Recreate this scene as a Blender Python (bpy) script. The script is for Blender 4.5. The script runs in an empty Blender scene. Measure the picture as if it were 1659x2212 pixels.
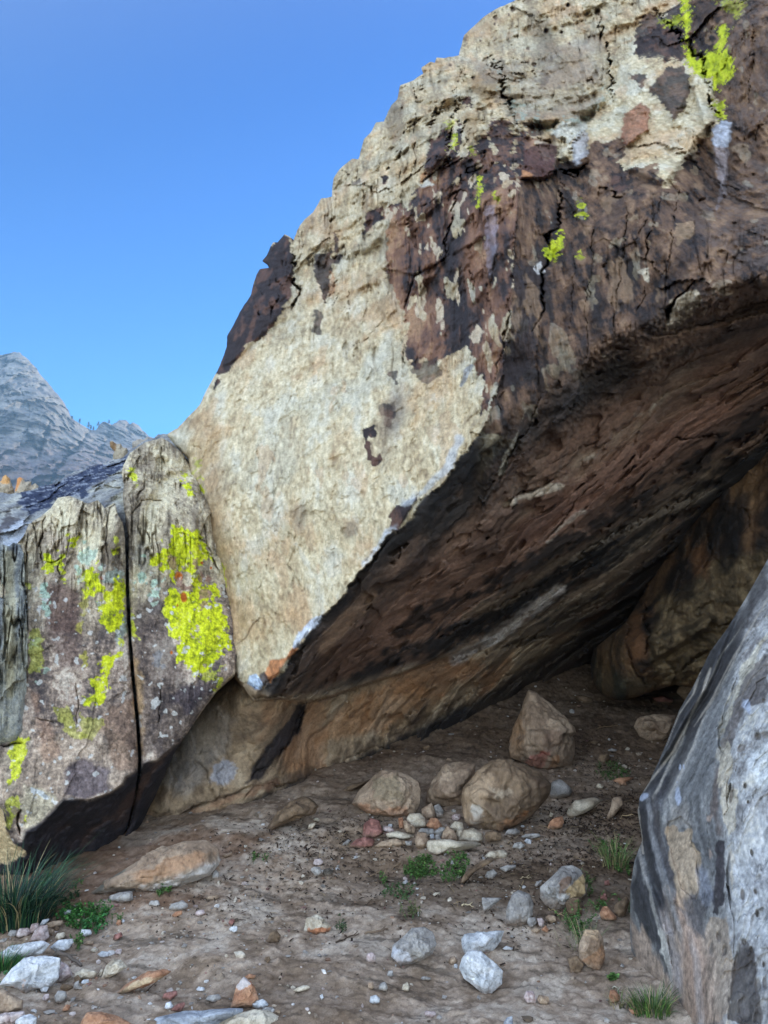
import bpy, math, random
import numpy as np

# ------------------------------------------------------------------ camera, world, sun
sc = bpy.context.scene
COL = sc.collection
PITCH = math.radians(8.7)
CAMZ = 1.6
cam = bpy.data.cameras.new("camera")
camo = bpy.data.objects.new("camera", cam)
COL.objects.link(camo)
camo.location = (0, 0, CAMZ)
camo.rotation_euler = (math.radians(90) + PITCH, 0, 0)
cam.sensor_fit = 'VERTICAL'
cam.sensor_height = 36
cam.lens = 26
cam.clip_start = 0.05
cam.clip_end = 20000
sc.camera = camo

SUN_EL, SUN_AZ = math.radians(15), math.radians(34)     # azimuth clockwise from +Y
world = bpy.data.worlds.new("World")
sc.world = world
world.use_nodes = True
wn, wl = world.node_tree.nodes, world.node_tree.links
bg = wn["Background"]
sky = wn.new("ShaderNodeTexSky")
sky.sky_type = 'NISHITA'
sky.sun_disc = False
sky.sun_elevation = SUN_EL
sky.sun_rotation = SUN_AZ
sky.altitude = 1200
sky.air_density = 1.15
sky.dust_density = 0.25
sky.ozone_density = 2.0
# the sky opposite the camera is brighter and paler than the deep blue over the ridge
tcw = wn.new("ShaderNodeTexCoord")
dt = wn.new("ShaderNodeVectorMath")
dt.operation = 'DOT_PRODUCT'
dt.inputs[1].default_value = (-.10, -.85, .52)
wl.new(tcw.outputs['Generated'], dt.inputs[0])
mrw = wn.new("ShaderNodeMapRange")
mrw.interpolation_type = 'SMOOTHSTEP'
mrw.inputs['From Min'].default_value = -.35
mrw.inputs['From Max'].default_value = .85
wl.new(dt.outputs['Value'], mrw.inputs['Value'])
hs = wn.new("ShaderNodeHueSaturation")
hs.inputs['Saturation'].default_value = 1.35
wl.new(sky.outputs[0], hs.inputs['Color'])
gw = wn.new("ShaderNodeGamma")
gw.inputs['Gamma'].default_value = 1.0
wl.new(hs.outputs[0], gw.inputs['Color'])
fr = wn.new("ShaderNodeVectorMath")
fr.operation = 'MULTIPLY'
zx = wn.new("ShaderNodeSeparateXYZ")
wl.new(tcw.outputs['Generated'], zx.inputs[0])
zr = wn.new("ShaderNodeMapRange")
zr.inputs['From Min'].default_value = .22
zr.inputs['From Max'].default_value = .72
wl.new(zx.outputs['Z'], zr.inputs['Value'])
zc = wn.new("ShaderNodeMix")
zc.data_type = 'RGBA'
zc.inputs[6].default_value = (.09, .36, .58, 1)
zc.inputs[7].default_value = (.050, .235, .46, 1)
wl.new(zr.outputs[0], zc.inputs[0])
wl.new(zc.outputs[2], fr.inputs[1])
wl.new(gw.outputs[0], fr.inputs[0])
hb = wn.new("ShaderNodeHueSaturation")
hb.inputs['Saturation'].default_value = .5
hb.inputs['Value'].default_value = 2.2
wl.new(sky.outputs[0], hb.inputs['Color'])
mw = wn.new("ShaderNodeMix")
mw.data_type = 'RGBA'
wl.new(mrw.outputs[0], mw.inputs[0])
wl.new(fr.outputs[0], mw.inputs[6])
wl.new(hb.outputs[0], mw.inputs[7])
wl.new(mw.outputs[2], bg.inputs['Color'])
bg.inputs['Strength'].default_value = 0.15
sl = bpy.data.lights.new("sun", 'SUN')
sl.energy = 3.0
sl.angle = math.radians(0.5)
sl.color = (1, 0.86, 0.68)
so = bpy.data.objects.new("sun", sl)
COL.objects.link(so)
so.location = (30, 40, 40)
so.rotation_euler = (math.radians(90) - SUN_EL, 0, math.radians(180) - SUN_AZ)
sc.view_settings.view_transform = 'Standard'
sc.view_settings.look = 'None'
sc.view_settings.exposure = 1.7
sc.view_settings.gamma = 1
sc.cycles.max_bounces = 6
sc.cycles.diffuse_bounces = 4

rng = random.Random(7)
# ------------------------------------------------------------------ maths helpers
FPX, CU, CV = 1597.6, 829.5, 1106.0        # the photograph is read on a 1659 x 2212 grid
cp, sp = math.cos(PITCH), math.sin(PITCH)


def raydir(u, v):
    a = (np.asarray(u, float) - CU) / FPX
    b = -(np.asarray(v, float) - CV) / FPX
    return np.stack([a, cp - sp * b, sp + cp * b], -1)


def point(u, v, t):
    return np.array([0, 0, CAMZ]) + raydir(u, v) * np.asarray(t, float)[..., None]


_M = np.uint32


def _hash(ix, iy, iz, seed):
    h = ix.astype(np.uint32) * _M(374761393) + iy.astype(np.uint32) * _M(668265263) + iz.astype(np.uint32) * _M(2147483647 - 1274126177) + _M((seed * 974711 + 12345) & 0xffffffff)
    h = (h ^ (h >> _M(13))) * _M(1274126177)
    h = (h ^ (h >> _M(15))) * _M(2246822519)
    return h ^ (h >> _M(16))


def gnoise(P, seed=0):
    P = P + 1000.37
    I = np.floor(P).astype(np.int64)
    Fr = (P - I).astype(np.float32)
    W = Fr * Fr * Fr * (Fr * (Fr * 6 - 15) + 10)
    out = 0
    for dx in (0, 1):
        wx = W[:, 0] if dx else 1 - W[:, 0]
        for dy in (0, 1):
            wy = W[:, 1] if dy else 1 - W[:, 1]
            for dz in (0, 1):
                wz = W[:, 2] if dz else 1 - W[:, 2]
                h = _hash(I[:, 0] + dx, I[:, 1] + dy, I[:, 2] + dz, seed)
                gx = (h & _M(1023)).astype(np.float32) / 511.5 - 1
                gy = ((h >> _M(10)) & _M(1023)).astype(np.float32) / 511.5 - 1
                gz = ((h >> _M(20)) & _M(1023)).astype(np.float32) / 511.5 - 1
                out = out + wx * wy * wz * (gx * (Fr[:, 0] - dx) + gy * (Fr[:, 1] - dy) + gz * (Fr[:, 2] - dz))
    return out * 1.3


def fbm(P, f=1.0, octv=4, seed=0, st=(1, 1, 1), rid=False, gain=.5):
    Q = P * np.array(st, float) * f
    a, s, tot = 1.0, 0, 0
    for k in range(octv):
        n = gnoise(Q, seed + k * 17)
        if rid:
            n = 1 - 2 * np.abs(n) * 1.6
        s = s + a * n
        tot += a
        a *= gain
        Q = Q * 2.03 + 5.1
    return s / tot


def rotst(P, e, fa, fp):
    """coordinates stretched along the direction e: frequency fa along it and fp across it"""
    e = np.array(e, float)
    e /= np.linalg.norm(e)
    a = P @ e
    return (P - a[:, None] * e) * fp + a[:, None] * e * fa


def facet(a, b, f, seed=0, jit=.9):
    """broken rock facets: tilted cells; returns height and distance to the cell border"""
    A, B = a * f + 100, b * f + 100
    ia, ib = np.floor(A).astype(np.int64), np.floor(B).astype(np.int64)
    d1 = np.full(A.shape, 9.)
    d2 = np.full(A.shape, 9.)
    h1 = np.zeros(A.shape)
    for da in (-1, 0, 1):
        for db in (-1, 0, 1):
            h = _hash(ia + da, ib + db, ia * 0, seed)
            r = [((h >> _M(s)) & _M(255)).astype(float) / 255 for s in (0, 8, 16, 24)]
            h = _hash(ia + da, ib + db, ia * 0 + 1, seed)
            r5 = (h & _M(255)).astype(float) / 255
            ca, cb = A - (ia + da + .5 + jit * (r[0] - .5)), B - (ib + db + .5 + jit * (r[1] - .5))
            d = ca * ca + cb * cb
            hh = (r[2] - .5) * 1.2 * ca + (r[3] - .5) * 1.2 * cb + (r5 - .5) * .6
            n = d < d1
            d2 = np.where(n, d1, np.minimum(d2, d))
            h1 = np.where(n, hh, h1)
            d1 = np.where(n, d, d1)
    return h1, np.sqrt(d2) - np.sqrt(d1)


def ss(a, b, x):
    t = np.clip((x - a) / (b - a), 0, 1)
    return t * t * (3 - 2 * t)


def sdpoly(u, v, poly):
    """signed distance (positive inside) from a closed outline"""
    p = np.array(poly, float)
    q = np.roll(p, -1, 0)
    d = np.full(u.shape, 1e12)
    ins = np.zeros(u.shape, bool)
    for (x0, y0), (x1, y1) in zip(p, q):
        ex, ey = x1 - x0, y1 - y0
        wx, wy = u - x0, v - y0
        t = np.clip((wx * ex + wy * ey) / (ex * ex + ey * ey + 1e-9), 0, 1)
        d = np.minimum(d, (wx - ex * t) ** 2 + (wy - ey * t) ** 2)
        if y0 != y1:
            c = ((y0 <= v) != (y1 <= v)) & (u < x0 + (v - y0) * ex / ey)
            ins ^= c
    return np.where(ins, 1, -1) * np.sqrt(d)


def ldist(u, v, pts):
    """distance to an open line and the side of it"""
    d = np.full(u.shape, 1e12)
    s = np.zeros(u.shape)
    for (x0, y0), (x1, y1) in zip(pts[:-1], pts[1:]):
        ex, ey = x1 - x0, y1 - y0
        wx, wy = u - x0, v - y0
        t = np.clip((wx * ex + wy * ey) / (ex * ex + ey * ey + 1e-9), 0, 1)
        dd = (wx - ex * t) ** 2 + (wy - ey * t) ** 2
        n = dd < d
        d = np.where(n, dd, d)
        s = np.where(n, np.sign(ex * wy - ey * wx), s)
    return np.sqrt(d), s


class TPS:
    """smooth surface: inverse distance through (u, v, t) points; a flat plane stays flat"""
    def __init__(self, pts, lam=0.0):
        p = np.array(pts, float)
        self.c = p[:, :2] / 1000
        n = len(p)
        K = self.k(((self.c[:, None] - self.c[None]) ** 2).sum(-1)) + lam * np.eye(n)
        Pm = np.hstack([np.ones((n, 1)), self.c])
        A = np.zeros((n + 3, n + 3))
        A[:n, :n] = K
        A[:n, n:] = Pm
        A[n:, :n] = Pm.T
        self.w = np.linalg.solve(A, np.r_[1 / p[:, 2], 0, 0, 0])

    @staticmethod
    def k(r2):
        return r2 * np.log(r2 + 1e-12)

    def __call__(self, u, v):
        u, v = np.asarray(u, float) / 1000, np.asarray(v, float) / 1000
        s = self.w[-3] + self.w[-2] * u + self.w[-1] * v
        for i in range(len(self.c)):
            s = s + self.w[i] * self.k((u - self.c[i, 0]) ** 2 + (v - self.c[i, 1]) ** 2)
        return 1 / np.maximum(s, 1e-5)


def L(r, g, b, k=.8):
    c = np.array([r, g, b]) / 255.
    return np.where(c < .04045, c / 12.92, ((c + .055) / 1.055) ** 2.4) * k


def mix(a, b, m):
    m = np.asarray(m)[..., None]
    return a * (1 - m) + b * m


def ramp(x, stops):
    xs = [s[0] for s in stops]
    cs = np.array([s[1] for s in stops])
    return np.stack([np.interp(x, xs, cs[:, i]) for i in range(3)], -1)


# ------------------------------------------------------------------ objects
def tag(o, label=None, cat=None, group=None, kind=None):
    for k, x in (('label', label), ('category', cat), ('group', group), ('kind', kind)):
        if x:
            o[k] = x
    return o


def make_mesh(name, verts, faces, mat, cols=None, origin=None, parent=None, smooth=True):
    """faces: list of integer arrays (n x 3 or n x 4)"""
    verts = np.asarray(verts, float)
    if origin is None:
        mn, mx = verts.min(0), verts.max(0)
        origin = np.array([(mn[0] + mx[0]) / 2, (mn[1] + mx[1]) / 2, mn[2]])
    me = bpy.data.meshes.new(name)
    if isinstance(faces, np.ndarray):
        faces = [faces]
    faces = [np.asarray(f) for f in faces if len(f)]
    nl = sum(f.size for f in faces)
    npl = sum(len(f) for f in faces)
    me.vertices.add(len(verts))
    me.vertices.foreach_set('co', (verts - origin).astype(np.float32).ravel())
    me.loops.add(nl)
    me.loops.foreach_set('vertex_index', np.concatenate([f.ravel() for f in faces]).astype(np.int32))
    me.polygons.add(npl)
    sizes = np.concatenate([np.full(len(f), f.shape[1]) for f in faces])
    me.polygons.foreach_set('loop_start', np.r_[0, np.cumsum(sizes)[:-1]].astype(np.int32))
    me.update(calc_edges=True)
    me.polygons.foreach_set('use_smooth', np.full(npl, smooth))
    if cols is not None:
        a = me.color_attributes.new('Col', 'FLOAT_COLOR', 'POINT')
        c = np.ones((len(verts), 4), np.float32)
        c[:, :3] = np.clip(cols, 0.002, .95)
        a.data.foreach_set('color', c.ravel())
    me.materials.append(mat)
    me.validate()
    o = bpy.data.objects.new(name, me)
    o.location = origin
    COL.objects.link(o)
    if parent is not None:
        o.parent = parent
        o.location = origin - np.array(parent.location)
    return o


def rock_mat(name, rough=.86, s1=14, s2=70, b1=.5, b2=.35, dist=.02, st=(1, 1, 1), var=.28, spec=.3, speck=.42):
    m = bpy.data.materials.new(name)
    m.use_nodes = True
    n, l = m.node_tree.nodes, m.node_tree.links
    bs = n["Principled BSDF"]
    at = n.new("ShaderNodeAttribute")
    at.attribute_name = 'Col'
    tc = n.new("ShaderNodeTexCoord")
    mp = n.new("ShaderNodeMapping")
    mp.inputs['Scale'].default_value = st
    l.new(tc.outputs['Object'], mp.inputs['Vector'])
    na = n.new("ShaderNodeTexNoise")
    na.inputs['Scale'].default_value = s1
    na.inputs['Detail'].default_value = 8
    na.inputs['Roughness'].default_value = .68
    nb = n.new("ShaderNodeTexNoise")
    nb.inputs['Scale'].default_value = s2
    nb.inputs['Detail'].default_value = 6
    nb.inputs['Roughness'].default_value = .7
    for x in (na, nb):
        l.new(mp.outputs[0], x.inputs['Vector'])
    mr = n.new("ShaderNodeMapRange")
    mr.inputs['From Min'].default_value = .3
    mr.inputs['From Max'].default_value = .7
    mr.inputs['To Min'].default_value = 1 - var
    mr.inputs['To Max'].default_value = 1 + var
    l.new(nb.outputs['Fac'], mr.inputs['Value'])
    nc = n.new("ShaderNodeTexNoise")
    nc.inputs['Scale'].default_value = s1 * 2.2
    nc.inputs['Detail'].default_value = 10
    nc.inputs['Roughness'].default_value = .78
    mp2 = n.new("ShaderNodeMapping")
    mp2.inputs['Scale'].default_value = (st[0], st[1], st[2] * .55)
    l.new(tc.outputs['Object'], mp2.inputs['Vector'])
    l.new(mp2.outputs[0], nc.inputs['Vector'])
    mc = n.new("ShaderNodeMapRange")
    mc.inputs['From Min'].default_value = .37
    mc.inputs['From Max'].default_value = .45
    mc.inputs['To Min'].default_value = 1 - speck
    mc.inputs['To Max'].default_value = 1 + speck * .12
    l.new(nc.outputs['Fac'], mc.inputs['Value'])
    mm = n.new("ShaderNodeMath")
    mm.operation = 'MULTIPLY'
    l.new(mr.outputs[0], mm.inputs[0])
    l.new(mc.outputs[0], mm.inputs[1])
    vm = n.new("ShaderNodeVectorMath")
    vm.operation = 'SCALE'
    l.new(at.outputs['Color'], vm.inputs[0])
    l.new(mm.outputs[0], vm.inputs['Scale'])
    l.new(vm.outputs[0], bs.inputs['Base Color'])
    bs.inputs['Roughness'].default_value = rough
    bs.inputs['Specular IOR Level'].default_value = spec
    bu = n.new("ShaderNodeBump")
    bu.inputs['Strength'].default_value = b1
    bu.inputs['Distance'].default_value = dist * 2
    ad = n.new("ShaderNodeMath")
    ad.operation = 'ADD'
    l.new(na.outputs['Fac'], ad.inputs[0])
    sb = n.new("ShaderNodeMath")
    sb.operation = 'MULTIPLY'
    sb.inputs[1].default_value = .35
    l.new(mc.outputs[0], sb.inputs[0])
    l.new(sb.outputs[0], ad.inputs[1])
    l.new(ad.outputs[0], bu.inputs['Height'])
    b2n = n.new("ShaderNodeBump")
    b2n.inputs['Strength'].default_value = b2
    b2n.inputs['Distance'].default_value = dist * .6
    l.new(nb.outputs['Fac'], b2n.inputs['Height'])
    l.new(bu.outputs[0], b2n.inputs['Normal'])
    l.new(b2n.outputs[0], bs.inputs['Normal'])
    return m


def body(name, outline, step, tfun, disp, colf, mat, back=3.0, R=.15, edge=0., ef=.05, label=None, cat='boulder', group=None, kind=None, shrink=.25):
    """a closed rock: the side seen from the shelter mouth as a fine relief at its true distances, its flanks and its rear"""
    ol = np.array(outline, float)
    u0, v0 = ol.min(0) - 2 * step
    u1, v1 = ol.max(0) + 2 * step
    nu, nv = int((u1 - u0) / step) + 1, int((v1 - v0) / step) + 1
    uu, vv = np.meshgrid(u0 + step * np.arange(nu), v0 + step * np.arange(nv))
    sd = sdpoly(uu.ravel(), vv.ravel(), outline)
    if edge:
        q = np.stack([uu.ravel(), vv.ravel(), np.full(uu.size, 3.3)], -1)
        near = np.abs(sd) < edge * 3
        e = np.zeros(sd.shape)
        e[near] = fbm(q[near], ef, 4, 91) * edge * 1.6
        sd = sd + e
    sd = sd.reshape(uu.shape)
    gv, gu = np.gradient(sd, step)
    ins = sd > 0
    c = ins[:-1, :-1] & ins[1:, :-1] & ins[:-1, 1:] & ins[1:, 1:]
    idx = np.arange(uu.size).reshape(uu.shape)
    q = np.stack([idx[:-1, :-1][c], idx[1:, :-1][c], idx[1:, 1:][c], idx[:-1, 1:][c]], -1)
    used = np.unique(q)
    remap = np.full(uu.size, -1)
    remap[used] = np.arange(len(used))
    q = remap[q]
    # boundary edges
    ed = np.concatenate([q[:, [0, 1]], q[:, [1, 2]], q[:, [2, 3]], q[:, [3, 0]]])
    key = np.sort(ed, 1)
    key = key[:, 0] * len(used) + key[:, 1]
    _, inv, cnt = np.unique(key, return_inverse=True, return_counts=True)
    be = ed[cnt[inv] == 1]
    U, V, S = uu.ravel()[used], vv.ravel()[used], sd.ravel()[used]
    GU, GV = gu.ravel()[used], gv.ravel()[used]
    bi = np.unique(be)
    g = np.sqrt(GU[bi] ** 2 + GV[bi] ** 2) + 1e-6
    mv = np.clip(S[bi], 0, step * 1.4)
    U[bi] -= GU[bi] / g * mv
    V[bi] -= GV[bi] / g * mv
    S[bi] = 0
    t = tfun(U, V)
    dw = np.clip(np.maximum(S, 0) * t / FPX / R, 0, 1)
    P0 = point(U, V, t)
    t = t + R * (1 - np.sqrt(np.maximum(1 - (1 - dw) ** 2, 0)))
    t = t + disp(U, V, P0, S)
    P = point(U, V, t)
    C = colf(U, V, P0, S)
    # flanks and rear: rings that run back round the rock, rough and coloured like the rest of it
    n0 = len(P)
    cu, cv = U[bi].mean(), V[bi].mean()
    nb_ = len(bi)
    tb = t[bi].mean()
    w0 = min(.012 * tb, back * .02)
    K = int(min(64, max(6, math.log(back / w0 * .13 + 1) / math.log(1.13))))
    dep = w0 * (1.13 ** np.arange(1, K + 1) - 1) / .13
    dep = dep * back / dep[-1]
    su_ = 1 / tb
    mean_c = np.median(C, 0)
    rings, rc = [], []
    bp = P[bi] / tb * 5
    for d_ in dep:
        f_ = d_ / back
        q0 = point(U[bi], V[bi], t[bi] + d_) * su_ * 5
        nz, nz2 = fbm(q0, 1.1, 3, 931), fbm(q0, 5, 3, 932)
        inw = shrink * f_ ** 1.4 + .05 * ss(0, .12, f_) * np.clip(.45 + 1.4 * nz + .5 * nz2, 0, 1.2)
        tt = t[bi] + d_ + (nz2 * .10 + nz * .12) * min(d_, tb * .1)
        rings.append(point(cu + (U[bi] - cu) * (1 - inw), cv + (V[bi] - cv) * (1 - inw), tt))
        own = mean_c * (1 + 1.3 * fbm(q0, 2.2, 4, 933) + .9 * nz2)[:, None]
        rc.append(mix(C[bi], own, np.full(nb_, min(1, (d_ / tb) / .03))))
    ct = point(np.array([cu]), np.array([cv]), np.array([t[bi].mean() + back * 1.06]))
    lut = np.full(n0, -1)
    lut[bi] = np.arange(nb_)
    a, b = be[:, 0], be[:, 1]
    la, lb = lut[a], lut[b]
    fl_ = [np.stack([b, a, n0 + la, n0 + lb], -1)]
    for k_ in range(K - 1):
        o1, o2 = n0 + k_ * nb_, n0 + (k_ + 1) * nb_
        fl_.append(np.stack([o1 + lb, o1 + la, o2 + la, o2 + lb], -1))
    oK = n0 + (K - 1) * nb_
    f3 = np.stack([oK + lb, oK + la, np.full(len(a), n0 + K * nb_)], -1)
    Vt = np.concatenate([P] + rings + [ct])
    Ca = np.concatenate([C] + rc + [mean_c[None]])
    o = make_mesh(name, Vt, [np.concatenate([q] + fl_), f3], mat, Ca)
    tag(o, label, cat if kind is None else None, group, kind)
    return o


# ------------------------------------------------------------------ ground shape
def gbase(x, y):
    x, y = np.asarray(x, float), np.asarray(y, float)
    s = .13 * np.log1p(np.exp((y - 4.2) * 2.5)) / 2.5 + .17 * np.log1p(np.exp((y - 7.2) * 2)) / 2
    s = np.minimum(s, 1.35 + .02 * np.maximum(y - 10, 0))
    side = ss(-3.0, -.8, x + (y - 5) * .1)            # the floor climbs only inside the shelter
    s = s * (.35 + .65 * side)
    far = np.sqrt(x * x + y * y)
    return s * (1 - ss(15, 40, far)) - .05 * ss(10, 30, far) * np.minimum(far, 300) * .2


def tground(u, v):
    u, v = np.atleast_1d(np.asarray(u, float)), np.atleast_1d(np.asarray(v, float))
    d = raydir(u, v)
    lo, hi = np.full(u.shape, .5), np.full(u.shape, 14.)
    for _ in range(40):
        m = (lo + hi) / 2
        z = CAMZ + d[:, 2] * m - gbase(d[:, 0] * m, d[:, 1] * m)
        lo = np.where(z > 0, m, lo)
        hi = np.where(z > 0, hi, m)
    return (lo + hi) / 2


def tg(u, v):
    return float(tground(u, v)[0])


def Z(u0, v0, k, pts):
    return [(u0 + x * k, v0 + y * k) for x, y in pts]


ZA = (0, 713.2, .3307)
ZB = (0, 1261.8, .3307)
ZC = (384, 0, .3968)
ZD = (932.6, 0, .4378)
ZE = (384, 768, .3968)
ZF = (932.6, 768, .4378)
ZG = (0, 1755.5, .3307)
ZH = (493.8, 1755.5, .29762)
ZI = (932.6, 1755.5, .29762)
ZJ = (1316.6, 1206.9, .4546)
ZK = (493.8, 1536, .3307)
ZL = (987.5, 1371.5, .3307)
Z1 = (713.2, 164.6, .26453)
Z2 = (0, 987.5, .19841)
Z3 = (274.3, 1097.2, .18597)
Z4 = (1316.6, 1645.8, .25604)


def pm(u, v, poly, warp=0, soft=1.2, z=None):
    """0..1 inside a patch whose edge is ragged by the noise field warp"""
    if z:
        poly = Z(*z, poly)
    p = np.array(poly)
    mn, mx = p.min(0) - 60, p.max(0) + 60
    s = (u > mn[0]) & (u < mx[0]) & (v > mn[1]) & (v < mx[1])
    out = np.zeros(u.shape)
    if s.any():
        w = warp[s] if isinstance(warp, np.ndarray) else warp
        out[s] = ss(-soft, soft, sdpoly(u[s], v[s], poly) + w)
    return out


def lm(u, v, pts, width, warp=0, z=None, soft=.5):
    if z:
        pts = Z(*z, pts)
    p = np.array(pts)
    mn, mx = p.min(0) - 50 - width, p.max(0) + 50 + width
    s = (u > mn[0]) & (u < mx[0]) & (v > mn[1]) & (v < mx[1])
    out = np.zeros(u.shape)
    if s.any():
        w = warp[s] if isinstance(warp, np.ndarray) else warp
        out[s] = 1 - ss(width * (1 - soft), width * (1 + soft), ldist(u[s], v[s], pts)[0] + w)
    return out


def crack(u, v, P, pts, width, z=None):
    """a fissure: narrow, wandering, pinching out at both ends"""
    if z:
        pts = Z(*z, pts)
    p = np.array(pts, float)
    mn, mx = p.min(0) - 30 - width, p.max(0) + 30 + width
    s = np.nonzero((u > mn[0]) & (u < mx[0]) & (v > mn[1]) & (v < mx[1]))[0]
    out = np.zeros(u.shape)
    if not len(s):
        return out
    Q = P[s]
    k = 3.0 + width
    uu = u[s] + fbm(Q, 5, 3, 901, gain=.6) * k * 3.2
    vv = v[s] + fbm(Q, 5, 3, 902, gain=.6) * k * 3.2
    seg = np.sqrt(((p[1:] - p[:-1]) ** 2).sum(1))
    cum = np.r_[0, np.cumsum(seg)]
    d = np.full(len(s), 1e12)
    al = np.zeros(len(s))
    sg = np.zeros(len(s))
    for i in range(len(seg)):
        x0, y0 = p[i]
        ex, ey = p[i + 1] - p[i]
        wx, wy = uu - x0, vv - y0
        t = np.clip((wx * ex + wy * ey) / (ex * ex + ey * ey + 1e-9), 0, 1)
        dd = (wx - ex * t) ** 2 + (wy - ey * t) ** 2
        n = dd < d
        d = np.where(n, dd, d)
        al = np.where(n, cum[i] + t * seg[i], al)
        sg = np.where(n, np.sign(ex * wy - ey * wx), sg)
    d = np.sqrt(d)
    a = al / cum[-1]
    tap = np.clip(np.minimum(a, 1 - a) * 5, 0, 1) ** .6
    tap = tap * np.clip(.75 + 1.6 * fbm(Q, 3.5, 3, 903), .15, 1.3)
    wd = np.maximum(width * .55 * tap, .1)
    core = np.exp(-(d / wd) ** 2) * tap
    lip = .22 * np.exp(-d / (width * 2.2)) * (sg > 0) * tap     # one side stands a little lower than the other
    out[s] = core + lip
    return out


def em(u, v, x, y, a, b, ang=0, warp=0, soft=.25):
    c, s_ = math.cos(math.radians(ang)), math.sin(math.radians(ang))
    sel = (np.abs(u - x) < a * 1.8 + b + 10) & (np.abs(v - y) < b * 1.8 + a + 10)
    out = np.zeros(u.shape)
    du, dv = u[sel] - x, v[sel] - y
    w = warp[sel] if isinstance(warp, np.ndarray) else warp
    r = np.sqrt(((du * c + dv * s_) / a) ** 2 + ((-du * s_ + dv * c) / b) ** 2) + w
    out[sel] = 1 - ss(1 - soft, 1 + soft, r)
    return out


MAT_PALE = rock_mat("pale_sandstone", s1=11, s2=55, b1=.7, b2=.5, dist=.02, var=.24, speck=.24)
MAT_WALL = rock_mat("grey_sandstone", s1=12, s2=65, b1=.65, b2=.6, dist=.016, var=.36)
MAT_SMOOTH = rock_mat("water_worn_stone", s1=7, s2=60, b1=.5, b2=.45, dist=.014, rough=.75, st=(1, 1, .5), spec=.35, var=.28)
MAT_STONE = rock_mat("loose_stone", s1=16, s2=90, b1=.45, b2=.3, dist=.008)
MAT_SOIL = rock_mat("sandy_soil", s1=22, s2=160, b1=.6, b2=.5, dist=.008, rough=.95, var=.26, spec=.15, speck=.34)

# ================================================================== overhanging boulder
LIP = Z(*ZE, [(375, 1785), (450, 1838), (510, 1785), (560, 1740), (600, 1680), (620, 1620), (650, 1590), (700, 1530), (740, 1480), (815, 1400), (905, 1290), (930, 1250), (1040, 1120), (1100, 1030), (1145, 965), (1200, 950), (1290, 860), (1340, 780), (1480, 640), (1560, 540), (1659, 430)])
CORNER = LIP + [(1060, 890), (1085, 800), (1099, 740), (1104, 660), (1108, 590), (1120, 470), (1125, 400), (1150, 370), (1190, 345), (1215, 330), (1240, 300), (1300, 225), (1345, 130), (1390, 60), (1450, 0), (1500, -100)]
FACE_POLY = CORNER + [(400, -100), (300, 900), (330, 1100), (470, 1420), (515, 1466)]
TRANS = [(1042, 939), (1100, 900), (1200, 815), (1300, 740), (1400, 705), (1500, 650), (1600, 615), (1800, 560), (2400, 560)]
UNDER_POLY = LIP + TRANS + [(2400, 2200), (200, 2200), (200, 1500)]

T_FACE = TPS([(545, 1500, 4.95), (506, 1457, 5.05), (440, 1137, 5.6), (380, 965, 6.2), (457, 823, 6.6), (480, 1300, 5.35),
              (632, 528, 8.0), (720, 400, 8.6), (858, 214, 9.6), (990, 119, 10.3), (1115, 0, 10.8), (1300, -60, 10.3),
              (700, 1328, 4.85), (797, 1212, 4.75), (916, 1077, 4.65), (1042, 939, 4.6), (1099, 740, 5.0), (1108, 590, 5.35), (1125, 400, 6.2),
              (1190, 345, 6.9), (1300, 225, 8.0), (1390, 60, 8.8), (1470, -50, 9.3), (650, 1050, 5.35), (800, 800, 5.85), (900, 500, 6.9), (960, 700, 5.8)], .0005)
T_WALL = TPS([(1042, 939, 4.65), (1099, 740, 5.05), (1108, 590, 5.4), (1125, 400, 6.2), (1190, 345, 6.85), (1300, 225, 7.9), (1390, 60, 8.75), (1470, -50, 9.3),
              (1160, 560, 5.6), (1230, 420, 6.3), (1200, 815, 4.75), (1400, 705, 4.5), (1600, 615, 4.15), (1400, 450, 5.4), (1500, 300, 6.2), (1540, 200, 6.9),
              (1560, 400, 5.6), (1659, 400, 5.3), (1659, 100, 6.3), (1720, 560, 4.1), (2100, 560, 4.2), (2150, 0, 5.6), (1250, 620, 5.2)], .0005)
T_UND = TPS([(545, 1500, 4.95), (600, 1440, 4.9), (700, 1328, 4.87), (797, 1212, 4.78), (916, 1077, 4.68), (1042, 939, 4.65), (1200, 815, 4.75), (1400, 705, 4.5), (1600, 615, 4.15), (1720, 560, 4.1), (2100, 560, 4.2),
             (500, 1470, 5.35), (380, 1650, 5.6), (275, 1820, tg(275, 1820) + .25), (430, 1790, tg(430, 1790) + .1), (600, 1740, tg(600, 1740) + .15), (750, 1690, tg(750, 1690) + .25), (900, 1625, tg(900, 1625) + .3),
             (1100, 1520, tg(1100, 1520) + .3), (1250, 1430, 9.0), (1350, 1330, 8.2), (1400, 1250, 7.6), (1500, 1110, 6.9), (1659, 930, 6.1), (1900, 700, 5.2), (650, 1560, 5.75), (800, 1470, 6.0), (1100, 1250, 5.9), (1300, 1000, 5.3), (900, 1330, 5.6)], .0005)


def seams(u, v):
    q = np.stack([u, v, np.full(u.shape, 7.7)], -1)
    wv = fbm(q, .022, 3, 71) * 16 + fbm(q, .11, 3, 72) * 8
    return sdpoly(u, v, FACE_POLY) + wv, sdpoly(u, v, UNDER_POLY) + wv * 2


LOWSLAB = [(480, 1440), (508, 1462), (549, 1512), (600, 1508), (662, 1516), (720, 1502), (800, 1474), (900, 1442), (1000, 1402), (1100, 1380), (1100, 1900), (200, 1900), (200, 1500)]


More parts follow.
